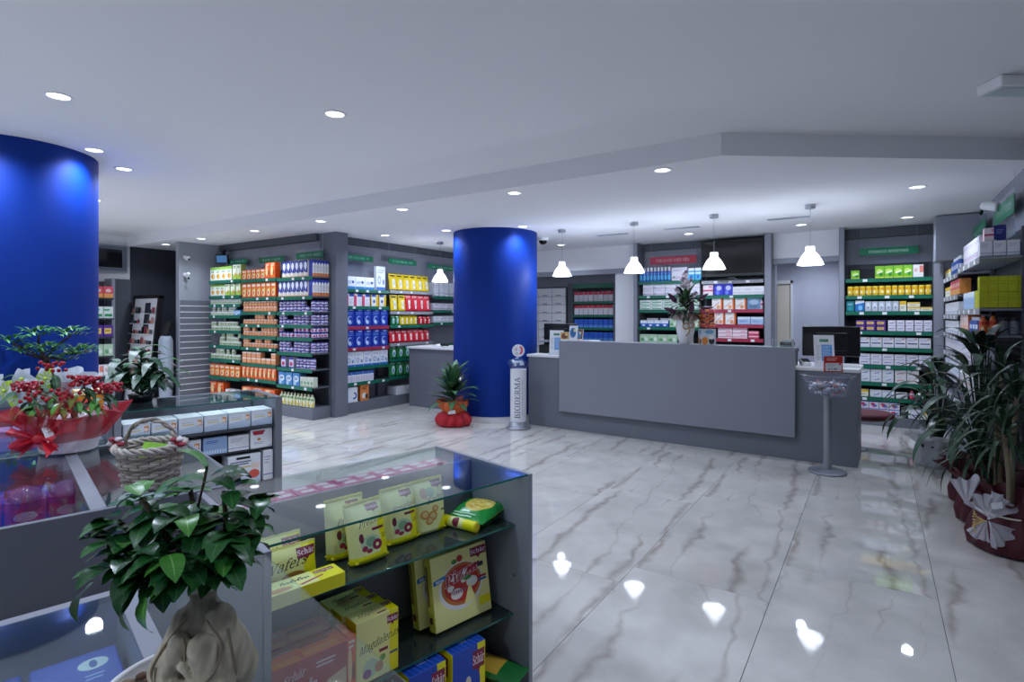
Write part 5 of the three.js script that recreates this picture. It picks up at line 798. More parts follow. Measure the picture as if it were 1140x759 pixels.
{ // far left cabinet with lilac boxes
  const { t, part, pane } = cabinet('glass_top_cabinet', 'grey glass-topped cabinet of lilac boxes at the far left', -0.9, -6.7);
  part('side_panel', [0.535, 0.565, 0, TOP, -6.7, -4.6], M.slateLight); part('divider_panel', [-0.9, 0.535, 0, TOP + 0.02, -5.5, -5.47], M.slate); part('plinth', [-0.9, 0.535, 0, 0.3, -5.47, -4.64], M.slateDark); part('shelf', [-0.9, 0.535, 0.665, 0.682, -5.47, -4.64], M.slateLight); part('bottom_shelf', [-0.9, 0.535, 0.3, 0.32, -5.47, -4.6], M.slate);
  part('side_panel', [-0.9, -0.87, 0, TOP, -6.7, -4.6], M.slateLight); part('rear_shelf', [-0.87, 0.535, 0.55, 0.57, -6.68, -5.5], M.slate);
  pane('glass_top', -0.87, 0.535, TOP, -5.47, -4.6); pane('glass_top', -0.87, 0.535, TOP, -6.68, -5.5);
}
// ---------- packaging in the cabinets: own prints, larger ----------
function badge(g, x, y, s, wd = 1.25) { g.save(); g.translate(x, y); g.scale(s, s); poly(g, '#8e1640', -50 * wd, -34, 50 * wd, -34, 50 * wd, 26, 18, 26, 0, 46, -18, 26, -50 * wd, 26); g.fillStyle = '#f5e6ec'; g.font = 'bold 44px serif'; g.textAlign = 'center'; g.textBaseline = 'middle'; g.fillText('Schär', 0, -4, 96 * wd); g.restore(); }
function script(g, text, x, y, px, color, rot = -0.1) { g.save(); g.translate(x, y); g.rotate(rot); g.transform(1, 0, -0.3, 1, 0, 0); g.fillStyle = color; g.font = 'italic ' + px + 'px serif'; g.fillText(text, 0, 0); g.restore(); }
const YL = '#f8ec00', PALE = '#f8f4a4';
const print = (w, h, f, rough = 0.4) => mat(0xffffff, rough, { map: ctex(w, h, f) });
function uvBox(w, h, d, rects) {  // box with its six sides on one sheet: rects for front, side, top as [x, y, w, h] in 0..1 (y from the top)
  const g = new RoundedBoxGeometry(w, h, d, 1, 0.003), p = g.attributes.position, u = g.attributes.uv, per = p.count / 6, cl = (v) => Math.min(1, Math.max(0, v));
  for (let i = 0; i < p.count; i++) { const f = Math.floor(i / per), x = cl(p.getX(i) / w + 0.5), y = cl(p.getY(i) / h + 0.5), z = cl(p.getZ(i) / d + 0.5); let r, s, t; if (f < 2) { r = rects[1]; s = f ? z : 1 - z; t = y; } else if (f < 4) { r = rects[2]; s = x; t = 1 - z; } else { r = rects[0]; s = f === 4 ? x : 1 - x; t = y; } u.setXY(i, r[0] + s * r[2], 1 - (r[1] + (1 - t) * r[3])); }
  return g.translate(0, h / 2, 0);
}
function inC(name, geo, m, label, category, [a, y, b], turn = 0, rx = 0, rz = 0, group) { const o = obj(name, geo, m); tag(o, label, category, group); o.position.set(...C.at(a, y, b)); o.rotation.set(rx, CA + turn, rz, 'YXZ'); return o; }
const prez = print(512, 768, (g, w, h) => {
  rc(g, '#f8f5ac', 0, 0, w, h); poly(g, YL, w, 150, w, h, 330, h, 380, 520, 350, 330, 420, 200); rc(g, YL, 0, 690, w, 78); rc(g, '#f2e620', 0, 0, w, 26);
  badge(g, 345, 110, 1.35); script(g, 'Preziosi', 90, 330, 96, '#2e3350', -0.12); rc(g, '#7c1a3a', 270, 366, 170, 34);
  ds(g, '#c9dcb4', 230, 540, 130, 100); ds(g, '#8fb58c', 240, 530, 70, 60); ds(g, '#9b1f4d', 320, 585, 66); ds(g, '#f8f5ac', 320, 585, 24); ds(g, '#b5305a', 150, 600, 36); ds(g, '#7a2740', 120, 460, 30, 60); ds(g, '#a9344e', 210, 640, 40, 26); lines(g, '#7c1a3a', 400, 470, 80, 3, 22, 8);
});
const salti = print(512, 768, (g, w, h) => {
  rc(g, '#f8f3aa', 0, 0, w, h); poly(g, YL, w, 300, w, h, 300, h, 440, 560); rc(g, '#f2e620', 0, 0, w, 22); badge(g, 390, 90, 1.4);
  ds(g, '#d9b48e', 150, 190, 60, 76); ds(g, '#b9cfb0', 250, 190, 60, 66); script(g, 'Salti', 160, 360, 130, '#5a2b3a', -0.12); for (const [x, y, r] of [[130, 500, 66], [250, 540, 76], [300, 440, 50], [200, 600, 60]]) { ds(g, '#d99a4c', x, y, r); ds(g, '#f0cf8d', x + 6, y - 4, r * 0.6); } rc(g, '#55305a', 400, 470, 90, 24);
});
const bagG = pouch(0.155, 0.205, 0.075, 11, 0.06), bagN = ['pouch', 'biscuit_bag'];
function bag(m, label, a, b, turn = 0, lean = -0.16) {
  const t = thing('biscuit_bag', label, 'bag', C.at(a, 0.681, b), CA + turn); t.rotation.set(lean, CA + turn, 0, 'YXZ');
  obj('pouch', bagG, m, t); obj('crimped_top', T(bx(-0.072, 0.072, 0.193, 0.204, -0.004, 0.004, 0.002)), mat(0xe9e27a, 0.4), t); obj('gusset_base', T(bx(-0.068, 0.068, 0, 0.008, -0.03, 0.03, 0.003)), mat(0xe6d92a, 0.4), t); return t;
}
bag(prez, 'yellow biscuit bag reading Preziosi, foremost of the bags on the upper glass shelf', 0.965, -1.79, 0.1, -0.22);
bag(prez, 'yellow biscuit bag tucked directly behind the foremost one', 0.925, -1.885, 0.05, -0.1);
bag(prez, 'yellow biscuit bag reading Preziosi, middle of the three facing bags', 1.135, -1.86, 0.04, -0.12);
bag(salti, 'yellow cracker bag reading Salti, right of the biscuit bags', 1.275, -1.87, 0.02, -0.1);
{ // wafers
  const m = print(512, 300, (g, w, h) => { rc(g, PALE, 0, 0, w, h); rc(g, YL, 400, 0, 112, h); badge(g, 430, 76, 1.2); script(g, 'Wafers', 90, 180, 96, '#33324a', -0.08); ds(g, '#c98a4a', 320, 230, 90, 40); ds(g, '#e2bd86', 120, 250, 120, 36); rc(g, '#d9cf6a', 0, 0, w, 16); });
  const g = pouch(0.225, 0.125, 0.05, 5, 0.05, true); inC('wafer_packet', g, m, 'yellow wafer packet standing on the upper glass shelf', 'packet', [0.665, 0.678, -1.79], 0, -0.2);
  inC('wafer_packet', g, m, 'yellow packet leaning directly behind the wafer packet', 'packet', [0.65, 0.69, -1.87], 0, -0.25);
  const m2 = print(512, 512, (g, w, h) => { rc(g, PALE, 0, 0, w, h); rc(g, YL, 330, 0, 182, h); rc(g, YL, 0, 300, w, 212); rc(g, PALE, 0, 300, 200, 212); scrawl(g, 110, 140, 190, 60, '#33324a', 2); badge(g, 410, 90, 1.1); poly(g, '#b9335a', 200, 240, 380, 170, 380, 200, 220, 262); ds(g, '#d99a6a', 70, 230, 90, 50); });
  inC('snack_box', uvBox(0.24, 0.045, 0.085, [[0, 0.6, 1, 0.4], [0.75, 0.6, 0.25, 0.4], [0, 0, 1, 0.58]]), m2, 'flat yellow snack box lying in front of the wafer packet', 'box', [0.7, 0.677, -1.715], 0.02);
}
{ // roll and pasta bag
  const m = print(256, 256, (g, w, h) => { rc(g, YL, 0, 0, w, h); rc(g, PALE, 0, 90, w, 120); ds(g, '#a5573a', 60, 150, 50, 30); ds(g, '#7c1a3a', 170, 150, 46, 26); });
  const t = inC('biscuit_roll', T(cyl(0.021, 0.021, 0.16, 24), 0, 0, 0, PI / 2).translate(0, 0.021, -0.08), m, 'yellow round biscuit roll between the cracker bag and the green bag', 'roll', [1.385, 0.677, -1.8], 0.25);
  obj('end_cap', T(lathe([[0, 0], [0.021, 0], [0.0215, 0.003], [0.016, 0.006], [0, 0.005]], 20), 0, 0.021, 0.08, PI / 2), mat(0xe6d01e, 0.4), t);
  const m2 = print(512, 512, (g, w, h) => { rc(g, '#138a34', 0, 0, w, h); ds(g, '#e2c25a', 280, 250, 170, 150); for (let i = 0; i < 60; i++) { const a = hash(i, 1, 2) * 6.3, r = hash(i, 2, 2); ds(g, ['#f0d98a', '#d9a93c', '#efcf6a'][i % 3], 280 + 140 * r * Math.cos(a), 250 + 120 * r * Math.sin(a), 26, 14); } ds(g, '#0d5f26', 110, 120, 60, 50); ds(g, '#e9f3e6', 110, 120, 26, 20); lines(g, '#dff0df', 60, 430, 300, 2, 24, 10); });
  m2.roughness = 0.25;
  const t2 = inC('pasta_bag', T(pouch(0.19, 0.24, 0.065, 8, 0.06, true), 0, 0, 0), m2, 'glossy green pasta bag lying at the right end of the upper shelf', 'bag', [1.41, 0.712, -1.83], 0.0, -PI / 2 + 0.06, 0);
  t2.rotation.set(-PI / 2 + 0.05, CA - 1.25, 0, 'YXZ'); t2.position.set(...C.at(1.39, 0.71, -1.79));
}
{ // flat-bread boxes
  const m = print(1024, 1024, (g, w, h) => {
    rc(g, '#f7f09c', 0, 0, w, h); rc(g, YL, 640, 720, 180, 110); const W = 820; rc(g, '#f0e660', 820, 0, 204, h); rc(g, '#9c7a52', 840, 120, 70, 560); rc(g, '#7c1a3a', 850, 820, 90, 90);
    ds(g, '#f3f3ee', 400, 470, 320, 300); ds(g, '#c9732f', 410, 450, 290, 268); ds(g, '#c62f22', 410, 446, 250, 228); for (const [x, y, r] of [[300, 340, 60], [470, 310, 50], [330, 560, 86], [560, 470, 84], [250, 470, 50], [440, 420, 40]]) { ds(g, '#f4efe4', x, y, r, r * 0.8); } poly(g, '#f7f09c', 420, 740, 520, 470, 600, 720); ds(g, '#3f8a34', 500, 400, 60, 30); ds(g, '#57a044', 440, 390, 40, 20); ds(g, '#c23325', 410, 120, 44); ds(g, '#4b8a3a', 330, 140, 40, 30);
    badge(g, 690, 110, 1.9); g.save(); g.translate(170, 440); g.rotate(-0.2); g.fillStyle = '#b3233a'; g.strokeStyle = '#fff'; g.lineWidth = 8; g.font = 'italic bold 190px serif'; g.strokeText('Pizza', 0, 0); g.fillText('Pizza', 0, 0); g.restore(); scrawl(g, 270, 560, 200, 80, '#a8607a', 4); poly(g, '#b3233a', 500, 290, 690, 240, 700, 276, 510, 330); poly(g, '#2a78c0', 20, 300, 190, 270, 190, 330, 20, 360); g.fillStyle = '#fff'; g.font = 'bold 50px sans-serif'; g.fillText('NEW', 50, 340); rc(g, '#4a3a4a', 660, 260, 90, 60); rc(g, '#a8233a', 650, 440, 130, 30); rc(g, '#2a5fa8', 650, 480, 130, 30);
  });
  const g = uvBox(0.285, 0.28, 0.045, [[0, 0, 0.8, 0.92], [0.8, 0, 0.2, 1], [0.1, 0.93, 0.6, 0.07]]);
  inC('pizza_base_box', g, m, 'flat yellow box with a large pizza picture, front one of two', 'box', [1.385, 0.307, -1.79], 0, -0.17);
  inC('pizza_base_box', g, m, 'flat yellow box mostly hidden behind the front pizza box', 'box', [1.35, 0.307, -1.855], 0, -0.15);
}
{ // bun boxes
  const m = print(1024, 1024, (g, w, h) => {
    rc(g, '#f7f09c', 0, 0, w, h); rc(g, YL, 560, 330, 160, 694); rc(g, YL, 720, 330, 304, 694); rc(g, '#f7f09c', 0, 0, 560, 320); rc(g, YL, 560, 0, 160, 320); badge(g, 620, 90, 1.2); script(g, 'Magdalenas', 90, 220, 104, '#3a352a', -0.08); rc(g, '#7c1a3a', 380, 250, 150, 34);
    badge(g, 610, 440, 1.5); script(g, 'Magdalenas', 40, 700, 118, '#2e2a24', -0.1); rc(g, '#8f2340', 380, 720, 150, 34); rc(g, '#5a5a80', 560, 800, 140, 24); ds(g, '#cbd6b0', 240, 880, 130, 100); ds(g, '#9a5a8a', 180, 930, 70, 50); ds(g, '#c98a4a', 380, 900, 70, 60); ds(g, '#7fae5a', 440, 820, 50, 36);
  });
  const g = uvBox(0.165, 0.215, 0.075, [[0, 0.33, 0.7, 0.67], [0.72, 0.35, 0.26, 0.6], [0, 0, 0.7, 0.32]]);
  for (const [k, l] of [[0, 'front one of three'], [1, 'middle one of three'], [2, 'rear one of three']]) inC('bun_box', g, m, 'yellow box reading Magdalenas on the lower shelf, ' + l, 'box', [0.955 - 0.012 * k, 0.3015, -1.745 - 0.078 * k], 0.02);
}
{ // orange boxes seen through the near glass
  const m = print(1024, 768, (g, w, h) => { rc(g, '#d9552a', 0, 0, w, h); rc(g, '#e8763f', 0, 0, w, 250); rc(g, '#ef9a50', 40, 170, 400, 70); rc(g, '#ef9a50', 500, 150, 420, 70); lines(g, '#7a3a3a', 500, 70, 380, 1, 10, 26); lines(g, '#f2dccb', 120, 60, 300, 1, 10, 12); rc(g, '#b5323c', 0, 250, w, 518); script(g, 'Schär', 220, 420, 96, '#f2e6e6', -0.1); scrawl(g, 70, 620, 480, 110, '#2c2430', 5); scrawl(g, 380, 520, 250, 80, '#e9dfe0', 6); lines(g, '#eedcdc', 620, 330, 240, 2, 34, 14); poly(g, '#d9b98a', 560, 768, 760, 520, 1000, 470, 1000, 768); for (let i = 0; i < 4; i++) rc(g, '#9a6f4a', 640 + i * 80, 620 + i * 10, 60, 8); });
  const g = uvBox(0.27, 0.19, 0.1, [[0, 0.33, 1, 0.67], [0.86, 0.33, 0.13, 0.6], [0, 0, 1, 0.32]]);
  inC('crispbread_box', g, m, 'orange crispbread box under the near glass edge, front one of two', 'box', [0.7, 0.3, -1.735]);
  inC('crispbread_box', g, m, 'orange crispbread box behind the front orange one', 'box', [0.7, 0.3, -1.845]);
  inC('orange_packet', carton(0.03, 0.19, 0.1, 'orangepack'), M.print, 'narrow bright orange packet between the orange and yellow boxes', 'packet', [0.854, 0.3, -1.75]);
}
{ // blue boxes and green bag on the base shelf
  const m = print(512, 512, (g, w, h) => { rc(g, '#1746b8', 0, 0, w, h); for (let i = 0; i < 9; i++) poly(g, '#2a62d8', i * 70 - 60, 0, i * 70 - 40, 0, i * 70 + 40, 250, i * 70 + 10, 250); badge(g, 300, 70, 0.9); g.fillStyle = '#e9eef8'; marks(g, 200, 135, 150, 36, 8); rc(g, '#1a4cc0', 0, 256, w, 256); poly(g, YL, 380, 256, w, 256, w, h, 440, h); badge(g, 400, 340, 1.5); ds(g, '#e9e2c8', 240, 430, 44, 34); });
  const g = uvBox(0.16, 0.2, 0.12, [[0, 0.5, 1, 0.5], [0.86, 0.5, 0.14, 0.5], [0, 0, 1, 0.5]]);
  inC('cracker_box', g, m, 'blue cracker box on the lowest shelf, left of two', 'box', [1.13, 0.078, -1.72]);
  inC('cracker_box', g, m, 'blue cracker box on the lowest shelf, right of two', 'box', [1.32, 0.078, -1.72]);
  const gm = print(256, 512, (g, w, h) => { rc(g, '#0f6d2c', 0, 0, w, h); rc(g, '#c9a23a', 20, 150, 216, 190); rc(g, '#e9ece4', 120, 360, 90, 44); lines(g, '#d9ead6', 40, 430, 160, 3, 20, 9); });
  const o = inC('pasta_packet', pouch(0.13, 0.3, 0.05, 6, 0.05, true), gm, 'green and gold pasta packet lying on the lowest shelf', 'packet', [1.42, 0.11, -1.86]); o.rotation.set(PI / 2, CA + 0.35, 0, 'YXZ');
}
// pink and white cards in the rear tray
{
  const m = print(256, 128, (g, w, h) => { rc(g, '#d84f8a', 0, 0, w, h); rc(g, '#f3e2ea', 40, 14, 150, 40); rc(g, '#f3e2ea', 70, 74, 150, 40); ds(g, '#c23a78', 30, 90, 24, 20); });
  for (let i = 0; i < 11; i++) for (let r = 0; r < 2; r++) { const g = cached('pinkpack', () => metric01(bx(-0.043, 0.043, 0, 0.05, -0.05, 0.05))); inC('pink_packet', g, m, r ? 'pink and white packet in the rear row behind the divider' : 'pink and white packet in the front row behind the divider', 'packet', [0.62 + i * 0.0895, 0.806, -2.065 - r * 0.108], 0, 0, 0, r ? 'pink packets, rear row' : 'pink packets, front row'); }
}
function metric01(g) { const p = g.attributes.position, u = g.attributes.uv; g.computeBoundingBox(); const b = g.boundingBox, s = b.getSize(V(0, 0, 0)); for (let i = 0; i < p.count; i++) u.setXY(i, (p.getX(i) - b.min.x) / s.x, 1 - (p.getZ(i) - b.min.z) / s.z); return g; }
// blue tins in the nearest cabinet
{
  const m = print(512, 512, (g, w, h) => { rc(g, '#16379c', 0, 0, w, h); rc(g, '#1d47b8', 16, 16, w - 32, h - 32); ds(g, '#cfe0ea', 350, 110, 90, 44); ds(g, '#3a5fae', 350, 110, 24, 30); lines(g, '#a9c0ea', 290, 190, 110, 2, 26, 9); scrawl(g, 250, 330, 170, 50, '#dfc7e6', 7); rc(g, '#8fca7a', 180, 380, 60, 60); for (let i = 0; i < 26; i++) ds(g, '#d7e2f6', 230 + 240 * hash(i, 1, 4), 330 + 170 * hash(i, 2, 4), 5); });
  for (const [a, l] of [[0.115, 'blue gift tin with a pale oval under the near glass'], [-0.04, 'blue gift tin, left neighbour of the one with the pale oval']]) { const t = thing('gift_tin', l, 'tin', C.at(a, 0.702, -1.35), CA); obj('tin_body', bx(-0.07, 0.07, 0, 0.11, -0.13, 0.13, 0.006), mat(0x16379c, 0.35), t); const li = metric01(bx(-0.073, 0.073, 0.11, 0.128, -0.133, 0.133, 0.006)); obj('lid', li, m, t); }
  const pm = print(256, 256, (g, w, h) => { rc(g, '#e4e2c4', 0, 0, w, h); rc(g, '#d9cf3a', 0, 0, 70, h); ds(g, '#f4f4f0', 150, 140, 70, 60); ds(g, '#5a8a4a', 90, 200, 40, 26); ds(g, '#8a3a3a', 190, 60, 26); });
  const o = inC('sweet_bag', pouch(0.15, 0.2, 0.06, 12, 0.06, true), pm, 'pale yellow sweet bag under the glass right of the bonsai', 'bag', [0.36, 0.55, -1.15]); o.rotation.set(-1.2, CA + 0.4, 0, 'YXZ');
  for (const [a, y, b, l] of [[0.3, 0.62, -1.42, 'round green foil lid at the back, left of the bonsai trunk'], [0.46, 0.6, -1.4, 'upper round green foil lid right of the bonsai'], [0.47, 0.56, -1.33, 'lower round green foil lid right of the bonsai']]) { const t = thing('foil_cup', l, 'cup', C.at(a, 0.48, b), CA); obj('cup', lathe([[0, 0], [0.025, 0], [0.032, y - 0.48], [0, y - 0.48]], 24), M.white, t); obj('foil_lid', T(lathe([[0, 0], [0.034, 0], [0.035, 0.003], [0, 0.005]], 24), 0, y - 0.48, 0), mat(0x0f8f5a, 0.3), t); }
}
// blue and pink box in the gap
{
  const m = print(512, 512, (g, w, h) => { rc(g, '#2f4fd0', 0, 0, w, 300); ds(g, '#dfe6f6', 110, 60, 80, 44); g.fillStyle = '#f0f0f8'; marks(g, 90, 190, 210, 50, 9); ds(g, '#e9a64a', 380, 90, 80, 50); ds(g, '#dcd6ee', 420, 200, 70, 60); rc(g, '#d8507a', 0, 300, w, 212); rc(g, '#e9b48a', 60, 340, 300, 60); rc(g, '#c8304f', 440, 0, 72, 512); });
  inC('snack_carton', uvBox(0.25, 0.2, 0.18, [[0, 0.6, 1, 0.4], [0, 0.6, 0.3, 0.4], [0, 0, 1, 0.58]]), m, 'blue and pink snack carton standing in the gap behind the bonsai leaves', 'box', [0.385, 0.62, -1.8]);
}
// purple toy packs and round sweets in the left cabinet
{
  const m = print(512, 512, (g, w, h) => { rc(g, '#8a3aa8', 0, 0, w, h); rc(g, '#c03aa0', 0, 0, w, 200); rc(g, '#9a48b8', 0, 0, w, 60); ds(g, '#e6c0ea', 256, 130, 150, 40); rc(g, '#5a2a6a', 40, 220, 190, 280); rc(g, '#5a2a6a', 290, 220, 190, 280); for (let i = 0; i < 24; i++) rc(g, ['#c9b0d6', '#d8c04a', '#7a8ad0', '#d06a9a'][i % 4], 52 + (i % 3) * 60 + (i > 11 ? 250 : 0), 240 + Math.floor((i % 12) / 3) * 62, 44, 44); rc(g, '#d9b6e0', 240, 200, 40, 312); });
  const g = uvBox(0.12, 0.24, 0.09, [[0, 0, 1, 1], [0, 0, 0.2, 1], [0, 0, 1, 0.12]]), dome = mat(0xb58ad0, 0.15, { transmission: 0.5, thickness: 0 });
  [[0.005, 'leftmost of the three'], [0.083, ''], [0.16, 'rightmost, beside the divider']].forEach(([a], i) => { const t = thing('toy_pack', ['purple and pink toy pack at the left under the glass', 'purple and pink toy pack in the middle of three', 'purple and pink toy pack beside the pale divider'][i], 'toy pack', C.at(a - 0.06 + i * 0.05, 0.6, -2.86), CA); obj('carton', g, m, t); obj('bubble', T(new THREE.SphereGeometry(0.05, 18, 10, 0, 2 * PI, 0, PI / 2).scale(1.1, 0.9, 1.6), 0, 0.24, -0.0), dome, t); obj('star', T(bx(-0.02, 0.02, 0, 0.012, -0.012, 0.012), 0.0, 0.242, 0.0), mat(0xe9d04a, 0.4), t); });
  for (let i = 0; i < 3; i++) inC('toy_box', carton(0.13, 0.2, 0.2, 'indigo'), M.print, ['dark blue toy box at the back left of the purple packs', 'dark blue toy box at the back centre of the purple packs', 'dark blue toy box at the back right of the purple packs'][i], 'box', [-0.05 + i * 0.14, 0.6, -3.1]);
  for (const [a, b, l, c] of [[0.34, -2.62, 'white wrapped round sweet nearest the divider under the basket glass', 0xe9e4ea], [0.41, -2.78, 'white wrapped round sweet in the middle under the basket glass', 0xeef0f2], [0.36, -2.5, 'pink wrapped round sweet at the front under the basket glass', 0xe6a8b8], [0.47, -2.7, 'white wrapped round sweet below the basket', 0xe2e4ea]]) { const t = thing('wrapped_ball', l, 'sweet', C.at(a, 0.6, b), CA); obj('ball', T(new THREE.SphereGeometry(0.06, 20, 14).scale(1, 0.85, 1), 0, 0.16, 0), mat(c, 0.25), t); obj('cup', lathe([[0, 0], [0.045, 0], [0.058, 0.14], [0.05, 0.14], [0, 0.12]], 20), M.white, t); }
}
// white device boxes in the middle cabinet
const DEV = ['carton', 'device_box', 'box'], CP = frame(...C.at(0, 0, -4.53), CA);
row(CP, DEV, 'device', [0.158, 0.125, 0.2], [0.61, 6, 0.166], 0.681, 'white device box in the top row of the middle cabinet');
row(CP, DEV, 'device', [0.2, 0.13, 0.2], [0.68, 2, 0.21], 0.503, 'wide white device box in the second row of the middle cabinet', { lz: -0.03 });
row(CP, DEV, 'vial', [0.165, 0.13, 0.2], [1.105, 1, 0.17], 0.503, 'pale blue device box in the second row of the middle cabinet', { lz: -0.03 });
row(CP, DEV, 'whitebox', [0.15, 0.12, 0.2], [1.28, 1, 0.15], 0.503, 'plain pale device box right of the blue one in the second row', { lz: -0.03 });
row(CP, DEV, 'devicered', [0.165, 0.15, 0.2], [1.435, 1, 0.17], 0.503, 'white box with a dark red heading in the second row', { lz: -0.02 });
[['leftmost', 0.73], ['second from the left', 0.985], ['rightmost', 1.24 + 0.155]].forEach(([l, a]) => {
  const t = thing('carry_box', 'large white carry box with a handle slot in the bottom row, ' + l, 'box', CP.at(a, 0.241, -0.1), CA);
  obj('carton', carton(0.24, 0.225, 0.16, 'devicebig'), M.print, t); obj('handle_slot', T(bx(-0.05, 0.05, 0, 0.018, 0, 0.003, 0.0014), -0.01, 0.195, 0.079), M.black, t);
});
row(CP, DEV, 'whitebox', [0.075, 0.235, 0.18], [1.53, 1, 0.078], 0.241, 'narrow plain white box at the right end of the bottom row');
// lilac boxes in the far left cabinet, orange carton on its corner, bottles beside
{
  const m = print(256, 256, (g, w, h) => { rc(g, '#8f8fce', 0, 0, w, h); rc(g, '#7f80c6', 0, 120, w, 136); lines(g, '#b9b9e4', 30, 50, 180, 2, 26, 10); }), g = uvBox(0.195, 0.14, 0.2, [[0, 0, 1, 1], [0, 0, 1, 1], [0, 0, 1, 0.4]]);
  for (let i = 0; i < 6; i++) inC('lilac_box', g, m, 'lilac box in the row under the far left glass top', 'box', [-0.65 + i * 0.202, 0.682, -4.79], 0, 0, 0, 'lilac boxes under the far left glass top');
  const g2 = uvBox(0.195, 0.16, 0.2, [[0, 0, 1, 1], [0, 0, 1, 1], [0, 0, 1, 0.4]]), m2 = mat(0x9fc6d6, 0.4); for (let i = 0; i < 6; i++) inC('pale_blue_box', g2, m2, 'pale blue box below the lilac boxes at the far left', 'box', [-0.65 + i * 0.202, 0.32, -4.75], 0, 0, 0, 'pale blue boxes below the lilac ones');
  const om = print(128, 128, (g, w, h) => { rc(g, '#ee9422', 0, 0, w, h); rc(g, '#f6d9a8', 0, 0, w, 26); ds(g, '#e2731c', 70, 80, 40, 30); });
  inC('orange_carton', uvBox(0.16, 0.15, 0.12, [[0, 0, 1, 1], [0, 0.3, 1, 0.7], [0, 0, 1, 0.2]]), om, 'bright orange carton behind the red organza plant', 'box', [0.44, 0.9, -4.7]);
  for (const [a, l] of [[0.6, 'left small white bottle beside the middle cabinet'], [0.66, 'small white bottle with blue cap beside the basket handle']]) { const t = thing('small_bottle', l, 'bottle', C.at(a - 0.2, 0.682, -4.68), CA); obj('body', lathe([[0, 0], [0.025, 0], [0.027, 0.01], [0.027, 0.08], [0.012, 0.095], [0, 0.095]], 18), M.white, t); obj('cap', T(lathe([[0, 0], [0.014, 0], [0.014, 0.03], [0, 0.032]], 16), 0, 0.094, 0), mat(0x2a4fb8, 0.4), t); }
  const gb = thing('glass_box', 'clear glass box of cyan and yellow packets at the far left', 'display box', C.at(-0.02, 0.902, -5.72), CA);
  obj('pane', bx(-0.12, 0.12, 0, 0.13, 0.1, 0.105, 0.001), M.glass, gb); obj('pane', bx(-0.12, 0.12, 0, 0.13, -0.105, -0.1, 0.001), M.glass, gb); obj('pane', bx(0.115, 0.12, 0, 0.13, -0.1, 0.1, 0.001), M.glass, gb); obj('pane', bx(-0.12, -0.115, 0, 0.13, -0.1, 0.1, 0.001), M.glass, gb);
  for (const [a, c, l] of [[-0.14, 0x3aa8c0, 'cyan packet lying in the clear glass box'], [0.0, 0xd8d070, 'yellow packet lying in the clear glass box'], [0.13, 0xa9c9d6, 'pale packet lying in the clear glass box']]) { const o = inC('packet', T(pouch(0.07, 0.14, 0.035, 3, 0.06, true), 0, -0.07, 0), mat(c, 0.4), l, 'packet', [a * 0.5 - 0.02, 0.925, -5.72]); o.rotation.set(-PI / 2, CA + a * 3, 0, 'YXZ'); }
}
